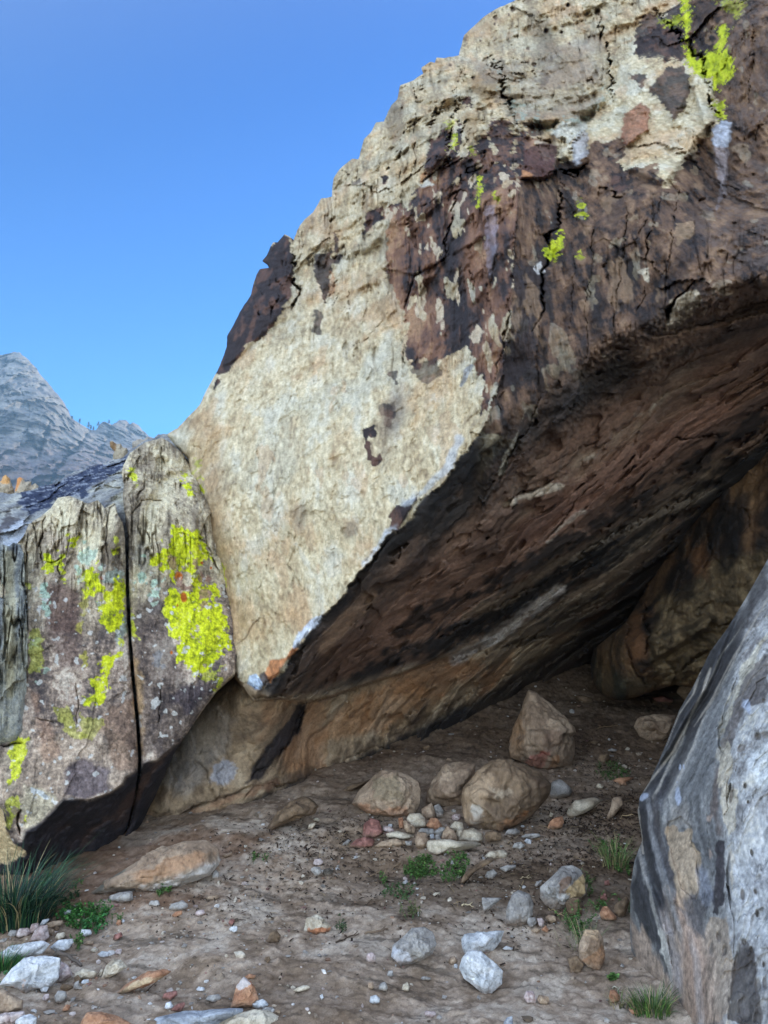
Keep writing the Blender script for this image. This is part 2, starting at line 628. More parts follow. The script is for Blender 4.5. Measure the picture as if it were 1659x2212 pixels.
def t_over(u, v):
    sf, su = seams(u, v)
    a, b, c = T_FACE(u, v), T_WALL(u, v), T_UND(u, v)
    wf = ss(-2.5, 2.5, sf)
    wu = ss(-70, 130, su)
    sl = sdpoly(u, v, LOWSLAB)
    c = c + .5 * ss(-2, 4, sl) * np.exp(-np.maximum(sl, 0) / 130) * ss(1080, 760, u)
    wf = wf * (1 - ss(-1, 2, sl))
    wu = np.maximum(wu, ss(1120, 1020, u) * ss(880, 940, v))
    return wf * a + (1 - wf) * (wu * c + (1 - wu) * b)


NF = {}


def disp_over(u, v, P, sd):
    Pf = P - np.array([0, 1, 0]) * (.6 * P[:, 2:3])
    sf, su = seams(u, v)
    face, und = ss(-6, 10, sf), np.maximum(ss(-30, 60, su), ss(1120, 1020, u) * ss(880, 940, v)) * (1 - ss(-3, 3, sf))
    slb = ss(-3, 6, sdpoly(u, v, LOWSLAB))
    face = face * (1 - slb)
    und = np.maximum(und, slb)
    NF['fc'] = ss(-2, 2, sf) * (1 - slb)
    calm = 1 - .6 * slb * ss(900, 600, u)
    up = ss(900, 500, v - (u - 700) * .3) * face             # the higher half of the face is broken and fluted
    lo = fbm(P, .55, 3, 1)
    mid = fbm(P, 2.1, 4, 2)
    fine = fbm(P, 9, 4, 3)
    flute = fbm(Pf, 2.8, 4, 4, (1, .6, .16))
    fl2 = fbm(Pf, 9, 3, 5, (1, .8, .12), rid=True)
    fh, fd = facet(P[:, 0] * 1.1 + mid * .18, P[:, 2] * .26 + mid * .12, 2.0, 6)
    fh2, fd2 = facet(P[:, 0] + fine * .06, P[:, 2] * .45 + mid * .12, 5, 7)
    grain_v = fbm(Pf, 16, 4, 12, (1, .9, .16), gain=.62)
    und_s = rotst(P, (2.95, -1.34, 2.31), .35, 3.0)
    EA = np.array((2.95, -1.34, 2.31)) / np.linalg.norm((2.95, -1.34, 2.31))
    EB = np.cross(np.array((-.44, .40, .80)), EA)
    qa, qb = P @ EA, P @ EB
    und_s = np.stack([qa * .35 + mid * .35, qb * 1.5 + mid * .5, qa * 0 + lo], -1)
    band = fbm(und_s, 1, 5, 8, gain=.55)
    band2 = fbm(np.stack([qa * 1.1, qb * 4.5, lo], -1), 1, 4, 9, gain=.6)
    fh3, fd3 = facet(qa * .8 + mid * .25, qb * 2.2 + mid * .35, 2.0, 10)
    fh4, fd4 = facet(qa + fine * .1, qb * 2 + fine * .2, 6, 11)
    gn = fbm(np.stack([u / 46 + mid * .25, v / 420, lo], -1), 1, 3, 13, gain=.5)
    gn2 = fbm(np.stack([u / 19 + mid * .3, v / 230, lo], -1), 1, 3, 14, gain=.5)
    groove = np.exp(-(gn / .035) ** 2) * np.clip(.4 + 3 * fbm(P, 1.6, 2, 15), 0, 1) + .6 * np.exp(-(gn2 / .04) ** 2) * np.clip(.2 + 3 * fbm(P, 2.1, 2, 16), 0, 1)
    NF.update(groove=groove, gv=grain_v, lo=lo, mid=mid, fine=fine, flute=flute, fl2=fl2, fd=fd, fd2=fd2, band=band, band2=band2, face=face, und=und, up=up)
    low = face * (1 - up)
    wall = (1 - face) * (1 - und)
    d = lo * (.10 * low + .45 * up + .3 * wall + .18 * und)
    d += mid * (.05 * low + .34 * up + .12 * wall + .06 * und)
    d += fine * (.014 * low + .045 * up + .035 * wall + .014 * und)
    d += flute * (.03 * low + .34 * up + .34 * wall) - fl2 * (.004 * low + .03 * up + .035 * wall)
    d += fh * (.03 * low + .18 * up + .15 * wall)
    d += fh2 * (.012 * low + .03 * up + .02 * wall)
    d += grain_v * (.010 * low + .07 * up + .05 * wall) + groove * (.003 * low + .09 * up + .05 * wall)
    d += und * calm * (band * .22 + band2 * .035 + fh3 * .08 + fh4 * .012)
    w = mid * 9 + fine * 5
    for pts, wd, dp, z in CRACKS:
        d += crack(u, v, P, pts, wd, z) * dp
    for poly, amt, soft, z in BULGE:
        d -= pm(u, v, poly, w, soft, z) * amt * 1.35
    for x, y, r_ in [(315, 90, 9), (400, 48, 11), (672, 25, 9), (565, 150, 11), (640, 160, 7), (475, 238, 8), (205, 385, 7), (820, 60, 12), (505, 318, 9)]:
        d += .12 * em(u, v, 932.6 + x * .4378, y * .4378, r_ * .5, r_ * .55, 0, fine, .5)
    # flake scars: shallow hollows with sharp rims on the lower pale face
    sc1 = fbm(Pf, 3.0, 3, 31, (1, 1, .45)) + .25 * fine
    d += low * (.018 * ss(.07, .10, sc1) + .012 * ss(.16, .18, sc1) + .014 * ss(-.12, -.10, sc1))
    # ledges on the underside where the layers have broken off
    st = band + .3 * mid
    d += und * (.10 * ss(.06, .07, st) + .08 * ss(-.13, -.12, st) + .05 * ss(.2, .21, st)) * calm
    lc = 1 - ss(0, 16, np.abs(sf) + fine * 14)
    d += lc * (.07 * np.abs(mid) + .10 * np.maximum(0, fine)) * ss(850, 1000, v)
    return d


CRACKS = [
    ([(1659, 640), (1590, 720), (1560, 800)], 3, .10, ZC),
    ([(1090, 20), (1130, 80), (1180, 130), (1320, 270), (1370, 470), (1430, 640)], 6, .3, ZD),
    ([(820, 50), (850, 200), (880, 260), (885, 500)], 4, .3, ZD),
    ([(260, 280), (330, 330), (360, 430), (380, 540), (430, 640)], 8, .3, ZD),
    ([(300, 280), (370, 265), (500, 340), (520, 420)], 3, .08, ZD),
    ([(620, 840), (700, 860), (770, 800)], 7, .35, ZD), ([(640, 860), (640, 1000), (625, 1100), (560, 1190), (570, 1250), (555, 1380), (540, 1550), (515, 1660)], 5, .28, ZD),
    ([(1160, 950), (1100, 1060), (1075, 1150), (1060, 1300), (1070, 1390)], 2.5, .12, ZD), ([(1100, 900), (1085, 1060), (960, 1230)], 2, .08, ZD),
    ([(1060, 1400), (1040, 1500), (1010, 1560)], 2, .08, ZD), ([(760, 1360), (770, 1700), (760, 1790)], 2, .06, ZD),
    ([(440, 885), (500, 880), (560, 885), (600, 850)], 3, .12, ZD), ([(820, 900), (900, 960), (950, 965)], 4, .15, ZD),
    ([(1150, 1600), (1200, 1480), (1320, 1400)], 7, .2, ZD), ([(1300, 1500), (1400, 1440), (1540, 1400), (1659, 1340)], 4, .08, ZD),
    ([(1590, 0), (1580, 300), (1530, 900)], 2, .05, ZD),
    ([(1100, 780), (1040, 950), (990, 1100), (950, 1300), (960, 1440), (900, 1530)], 4, .2, Z1),
    ([(740, 900), (830, 780), (960, 680), (980, 500), (1010, 330), (1020, 100)], 5, .25, Z1),
    ([(900, 1530), (800, 1570), (680, 1650), (640, 1800), (570, 1950)], 3, .10, Z1),
    ([(670, 50), (690, 180), (780, 240)], 3, .12, Z1), ([(900, 250), (820, 370), (805, 450)], 4, .15, Z1),
    ([(720, 350), (660, 400), (620, 470)], 5, .15, Z1), ([(510, 720), (440, 760), (420, 740)], 6, .18, Z1), ([(565, 610), (545, 690)], 5, .12, Z1),
    ([(1260, 1400), (1270, 1700), (1320, 1960)], 2, .06, Z1), ([(1110, 1540), (1180, 1680), (1180, 1900)], 3, .08, Z1),
    ([(1060, 900), (1180, 1010)], 2.5, .08, Z1), ([(880, 960), (820, 1040), (740, 1080)], 2.5, .08, Z1),
    ([(1180, 770), (1240, 740), (1280, 580)], 5, .2, Z1), ([(1100, 740), (1150, 780), (1190, 750)], 4, .2, Z1),
    ([(1220, 1830), (1230, 1950), (1240, 2000)], 3, .12, ZC), ([(1060, 1830), (1000, 1860), (930, 1900)], 3, .08, ZC),
    ([(640, 1500), (655, 1580), (625, 1690)], 7, .35, ZC), ([(610, 1350), (640, 1480)], 5, .2, ZC), ([(440, 1580), (520, 1700)], 2, .06, ZC),
    ([(515, 1440), (560, 1560), (510, 1690), (510, 1780)], 2.5, .1, ZC), ([(440, 1640), (440, 1740)], 2.5, .1, ZC),
    ([(850, 1100), (848, 1080), (840, 1050)], 4, .15, ZC),
    ([(800, 1640), (860, 1590), (870, 1500)], 3, .1, ZC), ([(880, 1580), (840, 1720)], 2, .06, ZC), ([(930, 1550), (925, 1800)], 2, .06, ZC),
    ([(150, 500), (60, 490)], 2, .05, ZE), ([(500, 1050), (480, 1180), (440, 1290)], 1.5, .025, ZE), ([(420, 520), (440, 600), (400, 710)], 1.5, .02, ZE),
    ([(540, 1040), (600, 1130), (690, 1280)], 1.5, .02, ZE), ([(1040, 850), (970, 960)], 1.5, .025, ZE), ([(640, 830), (560, 900), (530, 930)], 1.5, .025, ZE),
    ([(360, 1440), (430, 1460), (490, 1465)], 1.5, .02, ZE), ([(360, 1740), (330, 1760), (345, 1700)], 2.5, .05, ZE), ([(850, 0), (840, 120)], 1.5, .03, ZE),
    ([(710, 50), (640, 170), (530, 430)], 2, .03, ZE), ([(780, 1600), (700, 1700), (600, 1790)], 2, .06, ZE), ([(1480, 720), (1560, 700)], 2, .05, ZE),
    ([(550, 930), (600, 880), (700, 730), (830, 610)], 3, .12, ZF), ([(350, 730), (440, 690), (540, 650), (640, 620)], 4, .12, ZF),
    ([(600, 1100), (740, 1000), (880, 880), (1000, 830), (1200, 720), (1400, 650)], 6, .16, ZF),
    ([(0, 1430), (100, 1380), (200, 1280), (420, 1180), (560, 1120)], 8, .2, ZF),
    ([(0, 1520), (140, 1490), (300, 1450), (500, 1400), (700, 1390)], 4, .14, ZF),
    ([(560, 190), (490, 330), (400, 480), (340, 650)], 6, .15, ZF), ([(340, 300), (330, 220), (360, 160)], 3, .08, ZF),
    ([(1180, 420), (1330, 400), (1480, 380)], 3, .10, ZF), ([(560, 550), (700, 470), (860, 400)], 2, .05, ZF), ([(0, 1130), (150, 1040), (300, 990)], 2, .05, ZF),
    ([(500, 1490), (560, 1505), (640, 1505), (700, 1490), (760, 1475)], 4, .12, None),
    ([(660, 1500), (640, 1580), (600, 1640), (545, 1690)], 6, .14, None),
    ([(500, 1750), (560, 1700), (640, 1690), (760, 1640), (900, 1560), (1050, 1480), (1200, 1410)], 3, .10, None),
    ([(300, 1812), (370, 1770), (480, 1720), (520, 1705), (560, 1700)], 3, .12, None), ([(340, 1790), (430, 1770), (520, 1745)], 3, .10, None),
    ([(960, 970), (952, 1230), (905, 1500), (890, 1650)], 2, .08, ZD), ([(1210, 910), (1195, 1160), (1150, 1400)], 2, .07, ZD), ([(805, 1020), (792, 1300), (770, 1500)], 2, .07, ZD), ([(700, 1150), (690, 1500), (660, 1700)], 2, .06, ZD), ([(400, 1330), (380, 1600), (290, 1950)], 3, .12, ZD),
    ([(490, 1480), (491, 1560), (488, 1640)], 1.5, .05, None), ([(440, 1540), (490, 1535), (520, 1545)], 1.5, .04, None),
]
BULGE = [
    ([(300, 290), (420, 270), (560, 230), (700, 200), (820, 220), (875, 300), (875, 420), (850, 500), (700, 600), (560, 610), (430, 610), (380, 480), (340, 400)], .28, 14, ZD),
    ([(190, 430), (330, 460), (350, 380), (290, 310), (210, 330)], .2, 10, ZD),
    ([(440, 880), (460, 740), (500, 700), (620, 715), (615, 840), (580, 880)], .18, 5, ZD),
    ([(690, 700), (740, 640), (775, 660), (770, 780), (720, 835), (690, 800)], .3, 8, ZD), ([(580, 660), (640, 600), (720, 590), (770, 640), (690, 700), (680, 790), (640, 780)], .25, 9, ZD),
    ([(950, 540), (1030, 510), (1075, 550), (1070, 640), (960, 720), (925, 680)], .15, 6, ZD),
    ([(1120, 380), (1220, 330), (1280, 380), (1250, 520), (1190, 590), (1140, 500)], .16, 8, ZD),
    ([(1280, 420), (1340, 340), (1390, 480), (1395, 600), (1350, 630)], .2, 6, ZD), ([(1375, 620), (1420, 590), (1480, 610), (1470, 760), (1440, 960), (1400, 900), (1390, 760)], .22, 6, ZD),
    ([(970, 300), (1100, 270), (1160, 250), (1240, 290), (1290, 350), (1390, 600), (1160, 910), (1110, 900), (960, 830), (950, 500)], .15, 10, ZD),
    ([(1160, 210), (1260, 30), (1380, 120), (1300, 190), (1230, 240)], .3, 14, Z1), ([(1080, 520), (1110, 270), (1190, 230), (1250, 330), (1210, 480), (1130, 590)], .2, 10, Z1),
    ([(1250, 230), (1350, 150), (1430, 200), (1520, 430), (1400, 350), (1300, 430), (1240, 330)], .22, 10, Z1), ([(760, 760), (840, 600), (960, 540), (970, 650), (830, 790)], .24, 8, Z1),
    ([(1090, 700), (1110, 590), (1180, 640), (1220, 700), (1160, 780)], .16, 7, Z1), ([(580, 300), (700, 260), (760, 320), (700, 380), (620, 460), (580, 400)], .14, 12, Z1),
    ([(830, 110), (1000, 60), (1020, 200), (900, 260), (820, 200)], .14, 14, Z1), ([(960, 1300), (1050, 930), (1190, 1080), (1250, 1300), (1150, 1380), (1000, 1450)], .10, 6, Z1),
    ([(400, 1480), (470, 1160), (540, 1060), (690, 1170), (900, 900), (960, 1440), (880, 1530), (680, 1620), (420, 1570)], .07, 3, Z1),
    ([(340, 1680), (400, 1600), (440, 1680), (510, 1760), (540, 1900), (460, 2000), (360, 1800)], .07, 4, Z1),
    ([(620, 1620), (540, 1750), (440, 1840), (270, 1990), (240, 1990), (270, 1830), (340, 1700), (440, 1465), (500, 1455), (580, 1275), (612, 1290), (630, 1500)], .07, 6, ZC),
    ([(740, 1380), (840, 1370), (850, 1430), (790, 1600), (745, 1500)], .05, 3, ZC),
    ([(390, 1740), (440, 1760), (460, 1800), (430, 1858), (385, 1820), (375, 1790)], .05, 4, ZE), ([(470, 1740), (540, 1650), (630, 1590), (590, 1680), (520, 1770)], .03, 3, ZE),
    ([(1145, 950), (1190, 820), (1290, 790), (1240, 880), (1200, 960)], .05, 4, ZE),
]
BROWN = [(832, 462), (850, 447), (880, 452), (905, 400), (925, 395), (914, 375), (922, 335), (945, 318), (960, 270), (975, 300), (1000, 345), (1050, 290), (1062, 262), (1085, 262), (1112, 290), (1108, 330), (1130, 280), (1150, 300), (1180, 300), (1200, 345), (1225, 350), (1285, 300), (1345, 300), (1350, 365), (1415, 365), (1441, 400), (1515, 302), (1548, 262), (1545, 190), (1520, 150), (1475, 130), (1370, 120), (1372, 90), (1400, 60), (1440, 40), (1480, 0), (1480, -90), (2400, -90), (2400, 1000), (1042, 945), (1038, 880), (1046, 850), (1030, 800), (1010, 755), (975, 770), (930, 795), (880, 780), (870, 740), (890, 700), (850, 640), (838, 600), (830, 540)]


def col_over(u, v, P, sd):
    Pf = P - np.array([0, 1, 0]) * (.6 * P[:, 2:3])
    mid, fine, lo, flute, band, band2, fl2 = (NF[k] for k in ('mid', 'fine', 'lo', 'flute', 'band', 'band2', 'fl2'))
    und, face, up = NF['und'], NF['fc'], NF['up']
    rag = mid * 26 + fine * 26
    rg2 = fine * 16 + mid * 6
    grain = fbm(Pf, 30, 3, 41, (1, 1, .6))
    n1 = fbm(P, 1.3, 4, 42)
    n2 = fbm(Pf, 4.5, 4, 43, (1, 1, .55))
    n3 = fbm(Pf, 12, 3, 44, (1, 1, .5))
    spots = fbm(Pf, 6, 4, 45, (1, 1, .35))
    # pale sandstone
    c = ramp(.7 * n2 + .35 * n1 + .35 * grain, [(-.4, L(166, 144, 114)), (-.15, L(204, 184, 148)), (.05, L(220, 204, 170)), (.3, L(226, 216, 192))])
    c = mix(c, L(190, 150, 105), .6 * ss(.02, .3, n1 + .25 * n3))
    c = mix(c, L(192, 190, 172), .4 * ss(.05, .25, -n1 + .3 * n2))
    c = mix(c, L(212, 204, 184), .5 * ss(.12, .2, n2 + .5 * n3 - .25 * n1) * (1 - up * .8))
    c = mix(c, c * np.array([.80, .76, .72]), .7 * up)
    c = mix(c, L(198, 164, 128), .45 * ss(.16, .22, fbm(Pf, 5.5, 4, 46, (1, 1, .5))))
    c = mix(c, L(112, 98, 84), .65 * ss(.1, .4, flute + .3 * n3 + .5 * NF['gv']) * up)  # recessed flutes darkened: their shade is put into the colour
    c = mix(c, L(104, 88, 72), np.clip(.5 * NF['groove'] * up, 0, .7))  # groove shade is put into the colour as well
    c = c * (1 + NF['gv'] * (.55 * up + .25))[:, None]
    c = mix(c, L(150, 120, 80), .7 * em(u, v, 1048, 190, 26, 30, 0, mid * .5) + .6 * em(u, v, 1015, 270, 18, 30, 0, mid * .5))
    c = mix(c, L(178, 142, 100), .5 * lm(u, v, [(150, 380), (190, 900), (260, 1500)], 30, rag, ZE))
    c = mix(c, L(112, 98, 88), .75 * em(u, v, 848, 905, 30, 85, 14, mid * .9, .5) + .5 * em(u, v, 648, 1115, 14, 24, 0, mid, .5) + .5 * em(u, v, 757, 1145, 12, 22, 30, mid, .5))
    c = mix(c, L(130, 122, 115), .45 * pm(u, v, [(990, 119), (1100, 140), (1300, 40), (1310, 180), (1290, 260), (1110, 260)], rag, 16) * ss(0, .3, n1 + .2))
    # dark desert varnish
    vn = fbm(Pf, 3.4, 5, 47, (1.2, 1.2, .3)) * face + (1 - face) * (.5 * fbm(Pf, 3.0, 5, 51, (1.2, 1.2, .14)) + .5 * fbm(Pf, 4.5, 4, 52, (1, 1, .6)))
    vb = ramp(vn + .45 * n3 + .25 * grain + .3 * NF['gv'], [(-.38, L(176, 138, 106)), (-.2, L(136, 100, 80)), (-.02, L(106, 78, 66)), (.07, L(66, 55, 54)), (.25, L(50, 44, 46))])
    wl_ = ramp(vn + .3 * n3 + .3 * grain + .7 * NF['gv'], [(-.42, L(160, 128, 100)), (-.16, L(122, 94, 74)), (.03, L(94, 72, 58)), (.12, L(60, 49, 45)), (.3, L(44, 38, 37))])
    vb = mix(wl_, vb, face)
    vb = mix(vb, L(140, 102, 80), .6 * pm(u, v, [(1000, 860), (1100, 980), (1200, 1080), (1250, 1300), (1180, 1900), (1080, 1700), (960, 1400), (990, 1100)], rag, 14, Z1) * ss(-.1, .25, -vn + .2))
    vb = mix(vb, L(116, 98, 88), .55 * pm(u, v, [(1560, -80), (1720, -80), (1720, 560), (1560, 600), (1500, 480), (1560, 300)], rag, 14) * ss(-.1, .1, grain + n3))
    brn = pm(u, v, BROWN, rag, 1.5)
    brn = brn * (1 - ss(.20, .23, fbm(Pf, 7, 3, 48, (1, 1, .4)) + .15 * n1) * (.25 + .6 * face))
    c = mix(c, vb, brn)
    for poly, k in [([(400, 1330), (540, 1290), (570, 1180), (600, 900), (650, 900), (640, 1100), (570, 1380), (520, 1620), (500, 1780), (380, 1900), (320, 1900), (380, 1700), (400, 1500)], .85), ([(660, 1260), (700, 1260), (700, 1500), (690, 1700), (650, 1700), (660, 1500)], .55), ([(780, 1340), (810, 1340), (800, 1700), (760, 1790), (755, 1600)], .4),
                    ([(860, 900), (960, 950), (940, 1100), (880, 1260), (850, 1100)], .45), ([(1290, 1000), (1380, 1020), (1340, 1240), (1200, 1440), (1100, 1640), (1000, 1800), (900, 1850), (1000, 1640), (1200, 1300)], .45), ([(1260, 0), (1400, 0), (1380, 140), (1330, 260), (1280, 240)], .6)]:
        c = mix(c, L(50, 43, 44) * (1 + NF['gv'] + n3)[:, None], k * pm(u, v, poly, rag * 1.3, 6, ZD) * (1 - und))
    for x, y, r_ in [(315, 90, 9), (400, 48, 11), (380, 70, 6), (672, 25, 9), (565, 150, 11), (640, 160, 7), (475, 238, 8), (645, 130, 6), (570, 85, 5), (310, 120, 6), (205, 385, 7), (92, 322, 7), (820, 60, 12), (505, 318, 9), (1115, 708, 6), (1105, 775, 6), (680, 215, 5), (240, 200, 5), (130, 400, 5), (760, 100, 4), (530, 60, 4), (700, 100, 5)]:
        c = mix(c, L(82, 58, 42), .85 * em(u, v, 932.6 + x * .4378, y * .4378, r_ * .45, r_ * .5, 0, fine, .3))
    c = mix(c, L(206, 186, 158), brn * face * .9 * ss(.19, .22, spots + .12 * mid))
    c = mix(c, L(196, 160, 125), brn * (1 - face) * .35 * ss(.2, .3, spots + .3 * n1) * (1 - und))
    dark = L(54, 45, 46)
    for poly, z, k in [
        ([(614, 504), (627, 520), (635, 580), (630, 640), (600, 690), (560, 735), (530, 745), (505, 790), (480, 812), (462, 840), (470, 735), (510, 675), (540, 630), (550, 585), (565, 560), (592, 520)], None, 1),
        ([(740, 1380), (845, 1370), (850, 1430), (800, 1640), (745, 1500)], ZC, .9), ([(1040, 1150), (1110, 1130), (1110, 1190), (1020, 1270), (1010, 1220)], ZC, 1), ([(855, 1270), (890, 1400), (880, 1440), (850, 1440)], ZC, .9),
        ([(740, 1680), (790, 1690), (770, 1820), (740, 1800)], ZC, .8), ([(690, 1400), (720, 1400), (715, 1440)], ZC, .8),
        ([(1115, 965), (1140, 960), (1130, 1010)], ZC, 1), ([(1550, 540), (1580, 520), (1600, 570), (1570, 580)], ZC, 1), ([(950, 990), (990, 980), (975, 1030)], ZC, .7),
        ([(1008, 395), (1040, 400), (1070, 380), (1074, 430), (1050, 440), (1046, 420), (1030, 440), (1034, 470), (1040, 520), (1058, 545), (1070, 560), (1090, 555), (1100, 528), (1115, 560), (1095, 600), (1060, 602), (1056, 570), (1035, 566), (1040, 530), (1022, 500)], ZE, 1.3), ([(1120, 260), (1180, 250), (1170, 330), (1150, 340), (1160, 400), (1130, 380)], ZE, .6),
        ([(1090, 270), (1150, 250), (1170, 330), (1100, 330)], ZE, .7), ([(1150, 100), (1190, 90), (1190, 150)], ZE, .8), ([(1270, 80), (1420, 0), (1430, 100), (1360, 170)], ZE, .7),
        ([(1145, 950), (1145, 880), (1190, 815), (1290, 785), (1250, 880), (1200, 960)], ZE, 1.1),
        ([(1000, 180), (1050, 60), (1130, 80), (1240, 10), (1240, 290), (1120, 270), (1020, 290)], ZD, .9), ([(160, 480), (185, 470), (195, 510), (170, 525)], ZD, 1.3),
        ([(1120, 380), (1160, 330), (1240, 330), (1280, 400), (1250, 540), (1200, 590), (1130, 500), (1070, 440)], ZD, .9), ([(980, 370), (1060, 370), (1040, 440)], ZD, .9),
        ([(880, 870), (960, 860), (960, 950), (900, 960)], ZD, .9), ([(500, 400), (580, 380), (560, 420)], ZD, .4), ([(500, 310), (515, 320), (505, 335)], ZD, .7), ([(440, 600), (540, 600), (560, 660), (500, 680)], ZD, .8),
        ([(1600, 140), (1580, 190), (1560, 260), (1560, 200)], ZC, .5),
        ([(860, 530), (940, 400), (980, 500), (960, 640), (830, 790), (750, 780), (800, 600), (820, 500)], Z1, 1), ([(1000, 620), (1060, 350), (1070, 540), (1010, 800)], Z1, 1), ([(1180, 580), (1220, 500), (1260, 520), (1270, 600), (1230, 690)], Z1, 1),
        ([(1300, 540), (1330, 420), (1430, 350), (1500, 450), (1450, 560), (1340, 560)], Z1, .9),
    ]:
        m = pm(u, v, poly, rg2, 1.2, z)
        cc = mix(np.broadcast_to(dark, c.shape), L(118, 84, 68), .55 * ss(-.05, .25, n3 + spots))
        c = mix(c, cc, np.clip(m * k, 0, 1))
    # rusty, orange and chalky blue breaks
    for poly, z, q, k in [
        ([(470, 1740), (500, 1660), (560, 1660), (630, 1590), (650, 1600), (560, 1720), (510, 1785)], ZE, L(205, 140, 95), 1),
        ([(375, 1790), (390, 1740), (430, 1730), (465, 1790), (440, 1840), (415, 1860)], ZE, L(196, 210, 228), 1), ([(440, 1740), (470, 1720), (500, 1790), (470, 1800)], ZE, L(80, 72, 76), .9),
        ([(630, 1590), (650, 1500), (720, 1440), (830, 1400), (740, 1490), (690, 1540)], ZE, L(200, 208, 222), .85),
        ([(1545, 160), (1550, 80), (1590, 40), (1610, 50), (1580, 120)], ZE, L(150, 152, 158), .8),
        ([(960, 720), (930, 680), (950, 560), (1030, 510), (1075, 540), (1070, 640)], ZD, L(150, 92, 66), .8),
        ([(440, 890), (460, 740), (560, 700), (620, 720), (590, 880)], ZD, L(92, 62, 56), .9), ([(440, 870), (450, 840), (500, 860), (490, 885)], ZD, L(176, 124, 84), .9),
        ([(690, 700), (740, 640), (775, 660), (770, 760), (720, 830), (690, 790)], ZD, L(170, 168, 170), .8), ([(580, 670), (650, 600), (760, 600), (770, 630), (680, 700)], ZD, L(198, 196, 184), .7),
        ([(1380, 640), (1430, 590), (1480, 610), (1470, 730), (1390, 720)], ZD, L(182, 186, 196), .85), ([(1390, 720), (1470, 730), (1450, 960), (1400, 1050), (1420, 900)], ZD, L(150, 140, 142), .6),
        ([(260, 1010), (320, 1010), (320, 1200), (290, 1400), (270, 1300)], ZD, L(150, 140, 150), .5), ([(210, 1190), (250, 1200), (250, 1290), (210, 1260)], ZD, L(130, 92, 62), .4),
        ([(1180, 1480), (1310, 1420), (1330, 1480), (1280, 1560), (1150, 1640), (1170, 1560)], ZD, L(176, 160, 136), .9),
        ([(1200, 1100), (1290, 1090), (1300, 1150), (1210, 1210)], ZD, L(170, 140, 108), .6), ([(1020, 1340), (1070, 1320), (1070, 1400), (1040, 1360)], ZD, L(200, 185, 160), .9),
        ([(500, 1310), (540, 1290), (560, 1340), (520, 1350)], ZD, L(210, 205, 200), .9), ([(565, 1060), (590, 1060), (590, 1100)], ZD, L(195, 190, 175), .8),
        ([(730, 800), (800, 780), (740, 900)], Z1, L(180, 120, 70), .6), ([(700, 880), (760, 880), (780, 840), (860, 890), (740, 910)], Z1, L(220, 214, 200), .8),
        ([(0, 1600), (40, 1600), (40, 1740), (0, 1800)], Z1, L(170, 110, 70), .5),
    ]:
        c = mix(c, q * (1 + .5 * n3 + .5 * grain)[:, None], k * pm(u, v, poly, rg2 * .7, 1.5, z))
    # whitened lip
    lipd, _ = ldist(u, v, LIP)
    c = mix(c, L(214, 218, 226) * (1 + .4 * n3)[:, None], .7 * (1 - ss(3, 12, lipd + rg2 * 1.2)) * face * ss(.0, .2, n2 + .7 * n1))
    c = mix(c, L(196, 198, 200), .7 * lm(u, v, [(1530, 460), (1460, 620), (1340, 740), (1250, 800)], 9, rg2, ZE) * face)
    # underside
    EA = np.array((2.95, -1.34, 2.31)) / np.linalg.norm((2.95, -1.34, 2.31))
    EB = np.cross(np.array((-.44, .40, .80)), EA)
    qa, qb = P @ EA, P @ EB
    w = fbm(np.stack([qa * .8 + mid * .5, qb * 3.2 + mid * .6, lo], -1), 1, 5, 49, gain=.6)
    b = 1.0 * band + .45 * w + .25 * fine
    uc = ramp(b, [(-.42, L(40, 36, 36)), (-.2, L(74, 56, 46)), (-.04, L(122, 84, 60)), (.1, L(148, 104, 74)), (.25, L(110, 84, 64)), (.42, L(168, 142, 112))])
    for pts, wd, q, k in [
        ([(760, 1440), (900, 1330), (1100, 1190), (1300, 1060), (1500, 930), (1680, 800)], 75, L(150, 92, 60), .75),
        ([(1100, 1010), (1250, 930), (1400, 850), (1660, 740)], 40, L(140, 92, 66), .7),
        ([(1050, 1330), (1200, 1230), (1400, 1120), (1560, 1010)], 34, L(120, 92, 66), .7),
        ([(980, 1440), (1150, 1360), (1300, 1260), (1400, 1160)], 30, L(150, 122, 90), .75),
        ([(860, 1360), (1050, 1270), (1250, 1160), (1440, 1040), (1640, 900)], 13, L(46, 38, 38), .85),
        ([(700, 1500), (820, 1440), (930, 1390), (1080, 1330), (1190, 1260), (1300, 1180)], 20, L(40, 36, 38), .95),
        ([(1150, 1320), (1280, 1230), (1420, 1130), (1600, 1000)], 16, L(44, 38, 38), .85),
        ([(1200, 800), (1330, 760), (1420, 710)], 26, L(44, 38, 38), .7),
        ([(1400, 790), (1530, 740), (1680, 690)], 14, L(60, 46, 40), .7)]:
        uc = mix(uc, q * (1 + 1.3 * w + .6 * fine)[:, None], k * lm(u, v, pts, wd, rag * 1.6, soft=.7))
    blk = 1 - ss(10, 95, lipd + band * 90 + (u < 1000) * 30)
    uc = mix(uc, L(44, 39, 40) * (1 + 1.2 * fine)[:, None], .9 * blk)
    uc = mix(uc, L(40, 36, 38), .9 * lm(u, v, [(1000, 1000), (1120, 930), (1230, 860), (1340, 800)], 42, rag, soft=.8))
    tan = pm(u, v, [(240, 1840), (370, 1640), (505, 1450), (590, 1505), (700, 1500), (800, 1465), (900, 1440), (1000, 1400), (1120, 1400), (1250, 1350), (1260, 1420), (1150, 1500), (900, 1640), (620, 1790), (400, 1830)], mid * 25, 14)
    tc = ramp(w + .4 * fine + .4 * mid, [(-.35, L(112, 92, 74)), (-.1, L(158, 134, 106)), (.1, L(184, 158, 126)), (.3, L(204, 184, 156))])
    tc = mix(tc, L(176, 116, 66), .6 * ss(0, .3, n1 + .3 * w))
    uc = mix(uc, tc, tan * .92)
